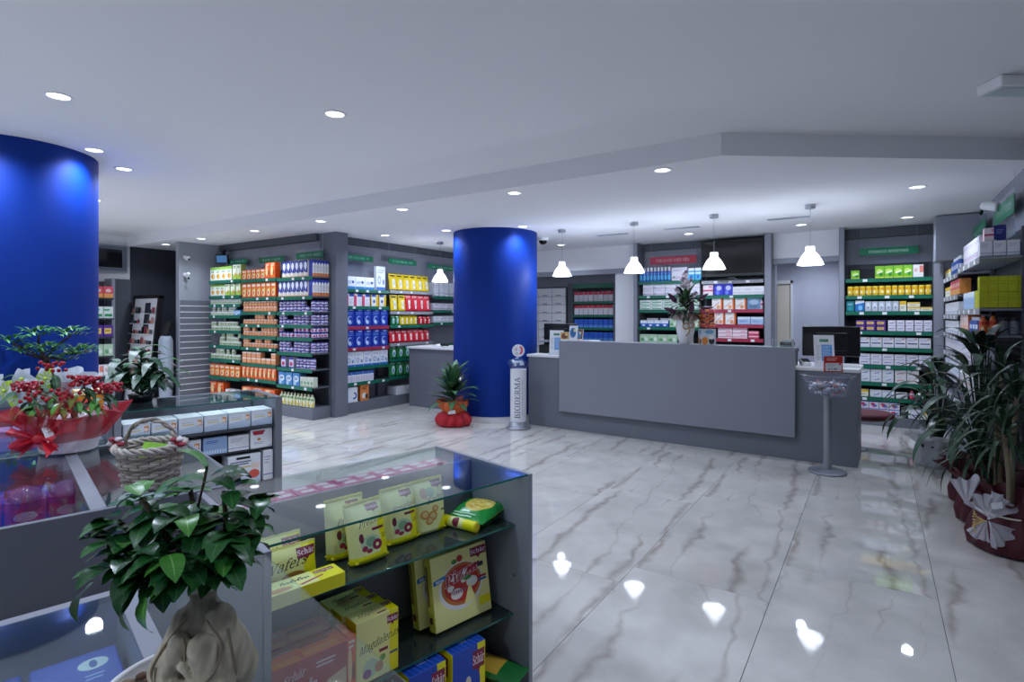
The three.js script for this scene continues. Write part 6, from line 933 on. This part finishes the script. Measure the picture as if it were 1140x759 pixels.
// ---------- foreground bonsai ----------
{
  const t = thing('ficus_bonsai', 'ginseng ficus bonsai with swollen roots in a white round pot, nearest plant', 'bonsai', C.at(0.197, TOP, -0.953), cam);
  obj('pot', lathe([[0, 0], [0.062, 0], [0.068, 0.004], [0.088, 0.085], [0.097, 0.092], [0.099, 0.1], [0.094, 0.103], [0.09, 0.098], [0.086, 0.08], [0, 0.078]], 56), M.white, t);
  const sg = new THREE.SphereGeometry(0.088, 36, 12, 0, 2 * PI, 0, PI / 2).scale(1, 0.16, 1), sp = sg.attributes.position; for (let i = 0; i < sp.count; i++) sp.setY(i, sp.getY(i) + 0.007 * fbm(sp.getX(i) * 90 + 50, sp.getZ(i) * 90 + 50, 3, 3)); sg.computeVertexNormals();
  obj('soil', T(sg, 0, 0.079, 0), mat(0x3b2a20, 0.95, { bumpMap: grain, bumpScale: 0.003 }), t);
  const pebble = new THREE.IcosahedronGeometry(0.006, 1), pm = [0x4a3328, 0x6a5142, 0x8a7766].map((c) => mat(c, 0.9));
  for (let i = 0; i < 46; i++) { const a = i * 2.4, r = 0.03 + 0.055 * Math.sqrt(i / 46), o = obj('pebble', pebble, pm[i % 3], t); o.position.set(r * Math.cos(a), 0.09 + 0.008 * (1 - r / 0.088), r * Math.sin(a)); o.scale.set(1 + hash(i, 1, 1), 0.7 + 0.4 * hash(i, 2, 1), 1); }
  // swollen root body as one smooth surface
  const N = 72, S = 0.115, YC = 0.075, mc = new MarchingCubes(N, M.soil, false, false, 140000); mc.isolation = 0;
  const prim = [ // two ends, their radii, how softly it joins
    [-0.034, 0.03, 0.0, -0.02, 0.098, 0.0, 0.04, 0.022, 0.006], [0.038, 0.03, -0.002, 0.026, 0.1, 0.0, 0.044, 0.024, 0.006], [0.004, 0.012, 0.02, 0.028, 0.016, 0.024, 0.034, 0.034, 0.008], [-0.04, 0.0, 0.02, -0.075, -0.018, 0.03, 0.024, 0.012, 0.01], [0.0, 0.03, -0.03, 0.0, 0.09, -0.012, 0.042, 0.028, 0.012],
    [0.002, 0.1, -0.004, 0.003, 0.15, -0.002, 0.024, 0.015, 0.012], [0.003, 0.154, 0, 0.003, 0.172, 0, 0.0205, 0.021, 0.003], [-0.014, 0.082, 0.03, -0.02, 0.05, 0.038, 0.016, 0.013, 0.003], [-0.022, 0.05, 0.04, -0.028, 0.03, 0.04, 0.012, 0.006, 0.003], [0.018, 0.076, 0.03, 0.03, 0.05, 0.04, 0.021, 0.018, 0.003], [0.0, 0.058, 0.044, 0.014, 0.042, 0.05, 0.009, 0.004, 0.002], [0.05, 0.0, 0.02, 0.062, -0.022, 0.03, 0.024, 0.014, 0.01], [-0.006, 0.03, 0.052, 0.04, 0.03, 0.05, 0.014, 0.012, 0.006]];
  const sdf = (x, y, z) => {
    let d = 1;
    for (const [ax, ay, az, bx_, by, bz, r0, r1, kk] of prim) { const ux = bx_ - ax, uy = by - ay, uz = bz - az, L2 = ux * ux + uy * uy + uz * uz; let h = ((x - ax) * ux + (y - ay) * uy + (z - az) * uz) / L2; h = Math.min(1, Math.max(0, h)); const q = Math.hypot(x - ax - ux * h, y - ay - uy * h, z - az - uz * h) - (r0 + (r1 - r0) * h); const e = Math.max(kk - Math.abs(d - q), 0) / kk; d = Math.min(d, q) - e * e * kk * 0.25; }
    return d + 0.005 * (fbm(x * 60 + 20, y * 26 + z * 40 + 20, 4, 4) - 0.47) + (y > 0.1 && y < 0.15 ? 0.007 * (fbm(x * 150 + 20, y * 90 + z * 150 + 20, 9, 3) - 0.47) : 0);
  };
  for (let k = 0; k < N; k++) for (let j = 0; j < N; j++) for (let i = 0; i < N; i++) mc.field[i + j * N + k * N * N] = -sdf((i - N / 2) / (N / 2) * S, (j - N / 2) / (N / 2) * S + YC, (k - N / 2) / (N / 2) * S);
  mc.update();
  let rg = new THREE.BufferGeometry(); const cnt = mc.count ?? mc.geometry.drawRange.count; rg.setAttribute('position', new THREE.Float32BufferAttribute(mc.positionArray.slice(0, cnt * 3), 3)); rg = mergeVertices(rg, 1e-4); rg.scale(S, S, S).translate(0, YC, 0); rg.computeVertexNormals();
  const rp = rg.attributes.position, rn = rg.attributes.normal, col = [];
  for (let i = 0; i < rp.count; i++) { const x = rp.getX(i), y = rp.getY(i), z = rp.getZ(i), n = fbm(x * 55 + 30, y * 40 + z * 55 + 30, 6, 4), m = fbm(x * 130 + 3, y * 110 + z * 90 + 3, 8, 3), neck = 1 - 0.6 * THREE.MathUtils.smoothstep(y + 0.05 * (n - 0.5), 0.085, 0.118) * (y < 0.151 ? 1 : 0), cut = y > 0.15 ? 1 : 0; const b = (0.3 + 1.15 * n) * (0.65 + 0.7 * m) * neck, g = Math.max(0, fbm(x * 30 + 60, y * 30 + z * 20 + 60, 5, 3) - 0.5) * 1.6; col.push((cut ? 0.6 : 0.56 - 0.16 * g) * b, (cut ? 0.58 : 0.49 - 0.05 * g) * b, (cut ? 0.53 : 0.36 - 0.16 * g) * b); }
  rg.setAttribute('color', new THREE.Float32BufferAttribute(col, 3)); rg.setAttribute('uv', new THREE.Float32BufferAttribute(new Float32Array(rp.count * 2), 2));
  const RX = 0.036, RZ = 0.0, root = obj('swollen_root', rg, new THREE.MeshPhysicalMaterial({ vertexColors: true, roughness: 0.6 }), t); root.position.set(RX, 0.09, RZ);
  // thin aerial roots laid onto the surface of the body
  const lay = (p) => { const v = V(...p), e = 0.002; for (let n = 0; n < 12; n++) { const d = sdf(v.x, v.y, v.z) - 0.0006; const g = V(sdf(v.x + e, v.y, v.z) - sdf(v.x - e, v.y, v.z), sdf(v.x, v.y + e, v.z) - sdf(v.x, v.y - e, v.z), sdf(v.x, v.y, v.z + e) - sdf(v.x, v.y, v.z - e)).normalize(); v.addScaledVector(g, -d * 0.8); } return v; };
  for (const [r, pts] of [[0.0024, [[-0.012, 0.12, 0.03], [-0.03, 0.1, 0.03], [-0.046, 0.07, 0.03], [-0.055, 0.04, 0.03], [-0.04, 0.022, 0.05], [-0.018, 0.026, 0.06], [-0.012, 0.04, 0.06]]], [0.0018, [[0.02, 0.115, 0.03], [0.045, 0.085, 0.03], [0.05, 0.06, 0.045], [0.036, 0.042, 0.055], [0.016, 0.032, 0.065], [-0.004, 0.034, 0.065]]], [0.0026, [[-0.05, 0.05, 0.035], [-0.046, 0.02, 0.05], [-0.034, 0.0, 0.06], [-0.02, -0.02, 0.06]]], [0.0017, [[0.004, 0.11, 0.04], [0.0, 0.09, 0.045], [0.002, 0.07, 0.05]]], [0.0022, [[0.05, 0.1, 0.02], [0.066, 0.06, 0.03], [0.07, 0.02, 0.03]]]]) obj('aerial_root', tube(pts.map(lay), r, 36, 6), mat(0x8a7a64, 0.75), root);
  for (const pts of [[[-0.06, 0.02, 0.02], [-0.085, 0.004, 0.045], [-0.1, 0.0, 0.06]]]) obj('aerial_root', tube(pts, 0.003, 14, 6), mat(0x8f8068, 0.75), root);
  // branches and leaves
  const bm = mat(0x4a3a2c, 0.8), tips = [], lg = [0, 1, 2, 3].map((k) => leafGeo(0.037 + 0.005 * k, 0.024 + 0.003 * k, 0.2 + 0.12 * k, 0.2, 6, 0.9, 1.9));
  for (const [x, y, z] of [[-0.09, 0.32, 0.02], [-0.075, 0.36, -0.03], [-0.04, 0.38, 0.02], [-0.06, 0.29, 0.05], [-0.01, 0.37, -0.05], [0.03, 0.36, 0.03], [0.07, 0.385, 0.0], [0.105, 0.36, -0.03], [0.095, 0.33, 0.03], [-0.02, 0.31, 0.06], [0.0, 0.32, -0.06], [0.06, 0.31, 0.05], [-0.05, 0.3, 0.04], [-0.09, 0.34, 0.0], [0.03, 0.32, 0.07]]) {
    const a = V(RX + 0.01 * Math.sign(x + 0.001), 0.27, RZ), b = V(x, y, z), m = a.clone().lerp(b, 0.5).add(V(0.012, -0.02, 0)); obj('branch', tube([[RX, 0.255, RZ], a.clone().add(V(0.008, 0.02, 0)), m, b], 0.0035, 14, 6), bm, t);
    const c = new THREE.CatmullRomCurve3([a, m, b]); for (let k = 0; k < 4; k++) tips.push([c.getPoint(0.45 + 0.18 * k), b.clone().sub(a).normalize()]);
  }
  const R2 = rng(21), q = (a, b) => a + (b - a) * R2();
  for (const [p, d] of tips) for (let k = 0; k < 5; k++) { const a = q(0, 6.28), dir = V(Math.cos(a) + d.x * 0.8, q(-0.3, 0.8), Math.sin(a) + d.z * 0.8), pick = R2(); addLeaf(t, lg[Math.floor(R2() * 4)], pick > 0.86 ? LF.ficusLight : pick > 0.45 ? LF.ficus : LF.ficusDark, p.clone().add(V(q(-0.012, 0.012), q(-0.006, 0.014), q(-0.012, 0.012))), dir); }
  obj('top_shoot', tube([[0.03, 0.36, 0], [0.045, 0.4, 0.01], [0.05, 0.425, 0.01]], 0.002, 8, 5), bm, t);
  for (const [x, y, z, dx, dy, dz, m] of [[0.05, 0.415, 0.01, -0.3, 1, 0.1, LF.ficusLight], [0.048, 0.4, 0.01, 0.9, 0.4, 0.3, LF.ficus], [0.045, 0.405, 0.01, -1, 0.25, 0.1, LF.ficus], [0.055, 0.41, 0.01, 1, 0.55, -0.2, LF.ficusDark], [-0.09, 0.27, 0.05, -0.8, -0.7, 0.2, LF.ficus], [0.0, 0.26, 0.07, -0.2, -1, 0.3, LF.ficusLight], [-0.02, 0.27, 0.07, -0.5, -0.9, 0.3, LF.ficus]]) addLeaf(t, lg[3], m, V(x, y, z), V(dx, dy, dz));
}
// ---------- wicker basket ----------
{
  const t = thing('wicker_basket', 'white-washed wicker basket with a hoop handle and a green card inside', 'basket', C.at(0.42, TOP + 0.004, -2.46), cam), w1 = mat(0xb4aaa0, 0.8), w2 = mat(0x8e847c, 0.85), w3 = mat(0xcac2ba, 0.8);
  const rad = (y) => 0.082 + 0.027 * (y / 0.15);
  for (let i = 0; i < 18; i++) { const a = (i / 18) * 2 * PI, p = []; for (let j = 0; j <= 6; j++) { const y = j * 0.025; p.push([Math.cos(a) * rad(y), y + 0.002, Math.sin(a) * rad(y)]); } obj('stake', tube(p, 0.003, 12, 5), w2, t); }
  for (let j = 0; j < 14; j++) { const y = 0.007 + j * 0.0103, p = []; for (let i = 0; i < 72; i++) { const a = (i / 72) * 2 * PI; p.push(V(Math.cos(a) * (rad(y) + 0.0045 * Math.cos(9 * a + (j % 2) * PI)), y + 0.002 * Math.sin(3 * a + j * 1.7), Math.sin(a) * (rad(y) + 0.0045 * Math.cos(9 * a + (j % 2) * PI)))); } obj('weaver', new THREE.TubeGeometry(new THREE.CatmullRomCurve3(p, true), 110, 0.0052, 6, true), [w1, w3, w1, w2][(j * 5) % 4], t); }
  for (let k = 0; k < 3; k++) { const p = []; for (let i = 0; i < 60; i++) { const a = (i / 60) * 2 * PI; p.push(V(Math.cos(a) * (0.113 + 0.007 * Math.cos(8 * a + k * 2.1)), 0.154 + 0.008 * Math.sin(8 * a + k * 2.1), Math.sin(a) * (0.113 + 0.007 * Math.cos(8 * a + k * 2.1)))); } obj('rim_strand', new THREE.TubeGeometry(new THREE.CatmullRomCurve3(p, true), 130, 0.0065, 6, true), [w3, w1, w3][k], t); }
  obj('base_mat', T(lathe([[0, 0], [0.08, 0], [0.08, 0.006], [0, 0.006]], 28)), w2, t);
  for (let k = 0; k < 2; k++) { const p = []; for (let i = 0; i <= 20; i++) { const a = (i / 20) * PI; p.push(V(-0.095 * Math.cos(a) * (1 + 0.06 * Math.sin(a)), 0.15 + 0.1 * Math.sin(a) + 0.005 * Math.sin(i * 1.3 + k * PI), 0.006 * Math.cos(i * 1.3 + k * PI))); } obj('handle_strand', tube(p, 0.006, 50, 6), k ? w1 : w2, t); }
  obj('green_card', T(bx(-0.042, 0.042, 0, 0.07, -0.001, 0.001, 0.0005), 0.015, 0.1, 0.03, -0.35, 0.1, -0.1), mat(0x9fe04a, 0.6), t);
  for (const s of [-1, 1]) { const k = obj('fabric_flower', T(new THREE.SphereGeometry(0.014, 10, 8), s * 0.115, 0.165, 0.02), mat(0xb02a3a, 0.7), t); for (let i = 0; i < 6; i++) obj('fabric_petal', T(new THREE.SphereGeometry(0.014, 8, 6).scale(1, 0.6, 1), s * 0.115 + 0.02 * Math.cos(i * 1.05), 0.165 + 0.02 * Math.sin(i * 1.05), 0.028 - 0.004 * (i % 2)), i % 2 ? mat(0xd9cfd2, 0.8) : mat(0x9a3040, 0.7), k); }
}
// ---------- berry plant in a white pot with red organza ----------
{
  const t = thing('berry_plant', 'red-berried plant in a pale pot tied with red organza', 'potted plant', C.at(0.245, TOP + 0.0055, -3.39), cam);
  obj('pot', lathe([[0, 0], [0.105, 0], [0.112, 0.006], [0.138, 0.165], [0.132, 0.168], [0.126, 0.16], [0, 0.14]], 48), mat(0xe6dbe0, 0.35), t);
  obj('soil', T(lathe([[0, 0.006], [0.125, 0]], 32), 0, 0.142, 0), M.soil, t);
  obj('organza', wrapGeo([[0.14, 0.06, 0.3], [0.15, 0.085, 0.6], [0.17, 0.12, 0.9], [0.19, 0.155, 1.3], [0.215, 0.19, 1.8]], 6, 0.2, 7), cloth(0xc8102a, 0.36, 0.6), t);
  const net = cloth(0xd4122a, 0.55, 0.6);
  for (const [r, a0, a1, x, y, z, ry] of [[0.2, 2.1, 3.1, 0.0, 0.09, 0.15, 0.2], [0.3, 0.15, 1.0, 0.0, 0.09, 0.15, -0.3], [0.1, 3.2, 3.9, -0.01, 0.09, 0.155, 0.1], [0.15, 1.0, 2.2, 0.0, 0.07, 0.15, 0]]) { const o = obj('organza_wing', fan(r, a0, a1, 3, 0.05, r * 40), net, t); o.position.set(x, y, z); o.rotation.y = ry; }
  for (const [rz, l] of [[2.0, 0.15], [-2.3, 0.09]]) { const o = obj('ribbon_tail', leafGeo(l, 0.06, 0.3, 0.2, 6, 0.6, 1.5), cloth(0xd4122a, 0.3, 0.4), t); o.position.set(-0.01, 0.085, 0.155); o.rotation.z = rz; }
  obj('bow_knot', T(new THREE.SphereGeometry(0.026, 14, 10).scale(1.2, 1, 0.8), -0.01, 0.085, 0.155), mat(0xc8142a, 0.4), t);
  for (const s of [-1, 1]) { const o = obj('bow_loop', fan(0.1, s > 0 ? -0.9 : 2.6, s > 0 ? 0.6 : 4.0, 2, 0.05, 3 + s), cloth(0xe01830, 0.12, 0.35), t); o.position.set(-0.01, 0.085, 0.16); }
  obj('gift_card', T(bx(-0.02, 0.02, -0.05, 0.05, 0, 0.0016, 0.0007), 0.035, 0.125, 0.165, -0.15, 0, 0.55), M.white, t);
  const lg = [leafGeo(0.1, 0.035, 0.5, 0.2, 6), leafGeo(0.08, 0.03, 0.8, 0.2, 6)], bg = new THREE.SphereGeometry(0.009, 10, 8), bm = [mat(0x9a0f24, 0.25), mat(0xbe2036, 0.25)];
  for (const [x, y, z, n] of [[-0.15, 0.31, 0.06, 34], [-0.08, 0.4, 0.0, 16], [0.12, 0.34, 0.06, 44], [0.2, 0.3, 0.02, 34], [0.06, 0.28, 0.1, 14], [-0.06, 0.27, 0.12, 12]]) {
    const s = obj('stem', tube([[0.02 * Math.sign(x), 0.14, 0], [x * 0.5, 0.26, z * 0.5], [x, y - 0.03, z]], 0.005, 12, 6), LF.bark, t);
    for (let i = 0; i < 9; i++) addLeaf(s, lg[i % 2], i % 3 ? LF.broad : LF.ficusLight, V(x * (0.5 + 0.05 * i), 0.2 + (y - 0.22) * i / 9, z), V(Math.cos(i * 2.4) + Math.sign(x) * 0.5, 0.15 - 0.06 * i, Math.sin(i * 2.4)));
    for (let i = 0; i < n; i++) { const b = obj('berry', bg, bm[i % 2], s), a = i * 2.4, r = 0.055 * Math.sqrt(i / n); b.position.set(x + r * Math.cos(a) * 1.15, y + 0.04 * (hash(i, n, 3) - 0.5), z + r * Math.sin(a)); }
  }
}
// ---------- plants further back on the cabinets ----------
{
  const t = thing('tree_bonsai', 'tall dark-trunked bonsai with three leafy pads in front of the near blue column', 'bonsai', C.at(0.24, TOP, -5.72), cam), bm = mat(0x33241c, 0.85);
  obj('pot', lathe([[0, 0], [0.1, 0], [0.12, 0.08], [0.11, 0.08], [0, 0.07]], 28), M.white, t);
  const lg = [leafGeo(0.085, 0.03, 0.4, 0.2, 4), leafGeo(0.075, 0.03, 0.6, 0.2, 4)];
  obj('trunk', tube([[0.02, 0.06, 0], [0.1, 0.16, 0.01], [0.06, 0.26, 0], [0.0, 0.34, 0]], 0.022, 24, 8), bm, t);
  for (const [x, y, z, n] of [[-0.22, 0.46, 0, 30], [0.0, 0.52, 0.02, 26], [0.22, 0.52, -0.02, 28], [0.1, 0.4, 0.06, 30], [-0.08, 0.38, 0.05, 24], [0.33, 0.38, 0.02, 34], [0.24, 0.33, 0.05, 26]]) { const b = obj('branch', tube([[0.03, 0.3, 0], [x * 0.5, (y + 0.3) / 2, z], [x, y - 0.03, z]], 0.008, 10, 6), bm, t); for (let i = 0; i < n; i++) { const a = i * 2.4, r = 0.09 * Math.sqrt(i / n); addLeaf(b, lg[i % 2], [LF.ficus, LF.ficusLight, LF.broad][i % 3], V(x + r * Math.cos(a), y - 0.05 + 0.07 * hash(i, 3, 3), z + r * Math.sin(a)), V(Math.cos(a), 0.9, Math.sin(a))); } }
  trim(t, (b) => Math.hypot(Math.max(b.min.x, Math.min(-6.4, b.max.x)) + 6.4, Math.max(b.min.z, Math.min(-1.66, b.max.z)) + 1.66) < 0.61);
}
{
  const t = thing('orchid', 'white and lime green orchid blooms beside the red-berried plant', 'potted plant', C.at(0.17, TOP, -5.25), cam), wm = mat(0xe4e8f0, 0.55, { transmission: 0.25, thickness: 0, side: THREE.DoubleSide }), gm = mat(0xb9d640, 0.6, { side: THREE.DoubleSide });
  obj('pot', lathe([[0, 0], [0.07, 0], [0.09, 0.1], [0.085, 0.1], [0, 0.09]], 28), M.white, t);
  obj('stem', tube([[0, 0.08, 0], [0.02, 0.2, 0.02], [-0.12, 0.22, 0.05], [-0.2, 0.16, 0.05]], 0.006, 16, 6), LF.spear, t);
  const pg = leafGeo(0.085, 0.075, 0.25, 0.1, 5, 1, 1.2);
  for (const [x, y, z, m] of [[-0.21, 0.16, 0.05, 0], [-0.12, 0.12, 0.08, 1], [-0.02, 0.2, 0.05, 0], [0.06, 0.13, 0.08, 0], [-0.03, 0.08, 0.09, 0], [0.12, 0.2, 0.02, 1]]) { const f = obj('flower', T(new THREE.SphereGeometry(0.012, 8, 6), x, y, z + 0.01), gm, t); for (let i = 0; i < 6; i++) { const a = i * 1.047; addLeaf(f, pg, m ? (i % 2 ? gm : wm) : (i === 4 ? gm : wm), V(x, y, z), V(Math.cos(a), Math.sin(a), 0.15), V(0, 0, 1), 'petal'); } }
  for (let i = 0; i < 7; i++) addLeaf(t, leafGeo(0.2, 0.07, 0.9, 0.15, 6), LF.broad, V(0, 0.09, 0), V(Math.cos(i * 0.9), 0.5, Math.sin(i * 0.9)));
}
{
  const t = thing('paper_wrap', 'pale paper wrapping standing between the tree bonsai and the berries', 'wrapping paper', C.at(0.36, TOP, -5.34), cam), g = leafGeo(0.26, 0.19, 0.2, 0.4, 8, 0.8, 4), m = mat(0xc2c6d2, 0.7, { side: THREE.DoubleSide });
  for (const [rz, x] of [[0.3, -0.03], [-0.25, 0.02], [-0.7, 0.05]]) { const o = obj('sheet', g, m, t); o.position.set(x, 0.01, 0); o.rotation.z = rz; }
}
{
  const t = thing('leafy_plant', 'bushy broad-leaved green plant on the middle glass cabinet', 'potted plant', C.at(0.78, TOP, -4.94), cam), lg = [0, 1, 2].map((k) => leafGeo(0.15 + 0.03 * k, 0.055 + 0.01 * k, 0.5 + 0.3 * k, 0.15, 6));
  obj('pot', lathe([[0, 0], [0.07, 0], [0.085, 0.06], [0.08, 0.06], [0, 0.05]], 28), M.black, t);
  for (const [x, y, z] of [[0, 0.4, 0], [-0.16, 0.3, 0.02], [0.12, 0.3, 0.02], [-0.08, 0.22, 0.06], [0.08, 0.2, 0.08], [-0.2, 0.2, 0], [0.18, 0.2, 0]]) { const s = obj('stem', tube([[0, 0.05, 0], [x * 0.4, y * 0.5, z], [x, y, z]], 0.006, 10, 6), LF.strap, t); for (let i = 0; i < 14; i++) { const a = i * 2.4, f = 0.35 + 0.65 * i / 14; addLeaf(s, lg[i % 3], [LF.broad, LF.ficus, LF.lance][i % 3], V(x * f, y * f, z * f), V(Math.cos(a), 0.85, Math.sin(a))); } }
}
// ---------- far left corner ----------
{
  const t = thing('cosmetics_board', 'tall white cosmetics display board leaning in a black frame', 'display board', [-10.85, 0, -4.44]), tilt = -0.1, M4 = (g) => g.applyMatrix4(new THREE.Matrix4().makeRotationX(tilt));
  obj('board', M4(bx(-0.44, 0.44, 0.04, 1.86, -0.03, 0, 0.004)), M.white, t); obj('frame', [M4(bx(-0.5, -0.44, 0, 1.9, -0.06, 0.02)), M4(bx(0.44, 0.5, 0, 1.9, -0.06, 0.02)), M4(bx(-0.5, 0.5, 1.86, 1.92, -0.06, 0.02)), M4(bx(-0.5, 0.5, 0, 0.04, -0.06, 0.02))], M.black, t);
  obj('mirror', M4(bx(-0.02, 0.18, 1.25, 1.78, 0, 0.006)), mat(0x6d747f, 0.1, { metalness: 0.8 }), t);
  for (let r = 0; r < 7; r++) { const s = obj('ledge', M4(bx(-0.43, 0.43, 0.5 + r * 0.18, 0.508 + r * 0.18, 0, 0.06, 0.002)), M.whiteGloss, t); for (let k = 0; k < 8; k++) { const x = -0.38 + k * 0.105; if (r > 4 && x > -0.08 && x < 0.2) continue; const h = 0.05 + 0.08 * hash(r, k, 4); obj('cosmetic', M4(bx(x - 0.018, x + 0.018, 0.508 + r * 0.18, 0.508 + r * 0.18 + h, 0.015, 0.045, 0.006)), [M.black, mat(0x8a3a44, 0.4), mat(0xb98a7a, 0.4), M.slateDark][(r * 3 + k * 5) % 4], s); } }
}
{
  const t = thing('totem', 'pale grey rounded terminal standing beside the slatted panel', 'terminal', [-10.06, 0, -4.58]);
  obj('body', T(lathe([[0, 0], [0.1, 0], [0.13, 0.2], [0.15, 0.7], [0.14, 1.12], [0.1, 1.2], [0, 1.2]], 28).scale(1, 1, 0.7)), mat(0x9aa3b0, 0.4), t); obj('screen', T(bx(-0.09, 0.09, 0, 0.26, -0.02, 0.02, 0.01), 0, 1.2, 0.02, -0.3), M.black, t); obj('slot', bx(-0.05, 0.05, 0.9, 0.95, 0.1, 0.108), M.rubber, t);
}
{
  const F = frame(-11.45, 0, 0, PI / 2), t = thing('shelving_bay', 'dark shelf unit by the far left wall below the window', 'shelving', [-11.45, 0, 0], PI / 2);
  obj('back_panel', bx(3.2, 4.2, 0, 2.15, -0.04, 0), M.slate, t); obj('side_panel', bx(4.2, 4.25, 0, 2.2, 0, 0.3), M.slateLight, t); for (const y of [0.5, 0.85, 1.18, 1.5, 1.85]) obj('shelf', bx(3.2, 4.2, y - 0.025, y, 0, 0.38), M.charcoal, t);
  const G = frame(-11.07, 0, 0, PI / 2), K = ['carton', 'hair_care_box', 'box'];
  [['coral', 1.85, 'coral'], ['greenwhite', 1.5, 'green and white'], ['purpleyellow', 1.18, 'purple'], ['palegreen', 0.85, 'mint green'], ['whiteorange', 0.5, 'cream']].forEach(([c, y, l]) => row(G, K, c, [0.14, 0.2, 0.1], [3.6, 4, 0.15], y, l + ' box on the dark shelf unit left of the leaning board', { ord: false }));
}
// ---------- small fixtures on walls and ceiling ----------
{
  const spot = (p, l, turn, tilt, k = 0.6) => { const t = thing('security_camera', l, 'camera', p, turn); t.scale.setScalar(k); obj('mount', T(lathe([[0, 0], [0.05, 0], [0.05, 0.02], [0.02, 0.03], [0, 0.03]], 20), 0, 0, 0, PI / 2), M.white, t); const h = obj('arm', tube([[0, 0, 0.02], [0, -0.01, 0.08], [0, -0.03, 0.12]], 0.012, 8, 8), M.white, t); obj('housing', T(lathe([[0, 0], [0.045, 0], [0.05, 0.02], [0.045, 0.14], [0.03, 0.16], [0, 0.16]], 20), 0, -0.05, 0.08, PI / 2 - tilt), M.white, h); obj('lens', T(cyl(0.03, 0.03, 0.01, 18), 0, -0.05 - 0.16 * Math.sin(tilt), 0.08 + 0.155 * Math.cos(tilt), PI / 2 - tilt), M.blackGloss, h); };
  spot([-9.98, 2.56, -4.85], 'upper white spot-shaped camera on the slatted panel', PI / 2, 0.2); spot([-9.98, 2.26, -4.85], 'lower white camera on the slatted panel', PI / 2, 0.5);
  spot([1.07, 2.66, -7.1], 'silver camera on an arm high on the right wall', -PI / 2 - 0.5, 0.25, 0.9);
  let t = thing('dome_camera', 'small dome camera on the lower ceiling beside the blue column', 'camera', [-4.55, LO, -7.82]);
  obj('housing', lathe([[0.06, -0.05], [0.085, -0.045], [0.09, -0.02], [0.09, 0.004]], 28), M.white, t); obj('dome', T(new THREE.SphereGeometry(0.068, 24, 12, 0, 2 * PI, PI / 2, PI / 2), 0, -0.045, 0), M.blackGloss, t);
  t = thing('small_screen', 'small tilted screen in the corner above the left shelving', 'monitor', [-9.7, 2.55, -5.34], 0.55); t.scale.setScalar(0.62); obj('case', T(bx(-0.19, 0.19, -0.13, 0.13, -0.06, 0, 0.015), 0, 0, 0, 0.15), M.black, t);
  obj('picture', T(bx(-0.15, 0.15, -0.1, 0.1, 0, 0.004, 0.001), 0, 0, 0, 0.15), new THREE.MeshStandardMaterial({ color: 0x27415f, emissive: 0x4f86c0, emissiveIntensity: 0.35, roughness: 0.3 }), t); obj('bracket', bx(-0.02, 0.02, -0.03, 0.27, -0.16, -0.06), M.rubber, t);
  const vent = (x, z, l) => { const v = thing('ceiling_vent', l, 'ceiling vent', [x, LO, z]); obj('frame', [bx(-0.25, 0.25, -0.006, 0.002, -0.06, -0.045), bx(-0.25, 0.25, -0.006, 0.002, 0.045, 0.06), bx(-0.25, -0.235, -0.006, 0.002, -0.045, 0.045), bx(0.235, 0.25, -0.006, 0.002, -0.045, 0.045)], M.silver, v); for (let k = 0; k < 3; k++) obj('slat', T(bx(-0.235, 0.235, -0.002, 0.002, -0.012, 0.012, 0.001), 0, -0.003, -0.03 + k * 0.03, 0.5), M.silver, v); };
  vent(-3.45, -8.1, 'slim ceiling vent behind the second glass pendant from the left'); vent(-2.35, -8.05, 'slim ceiling vent left of the third pendant over the counter'); vent(-0.95, -8.0, 'slim ceiling vent behind the rightmost pendant');
  t = thing('emergency_light', 'pale emergency light box on the upper ceiling at the right edge', 'emergency light', [0.72, HI, -4.55], 0.6); obj('housing', bx(-0.17, 0.17, -0.07, 0, -0.09, 0.09, 0.012), M.white, t); obj('diffuser', bx(-0.15, 0.15, -0.076, -0.068, -0.07, 0.07, 0.004), mat(0xc3d0d4, 0.3), t);
  t = thing('wall_box', 'small white sensor box above the red hanging sign', 'sensor', [-2.38, 2.6, -9.5]); obj('body', bx(-0.05, 0.05, -0.04, 0.04, -0.02, 0.02, 0.008), M.white, t); obj('window', T(new THREE.SphereGeometry(0.022, 12, 8, 0, 2 * PI, 0, PI / 2), 0, -0.005, 0.02, PI / 2), M.clear, t);
}
renderer.render(scene, camera);
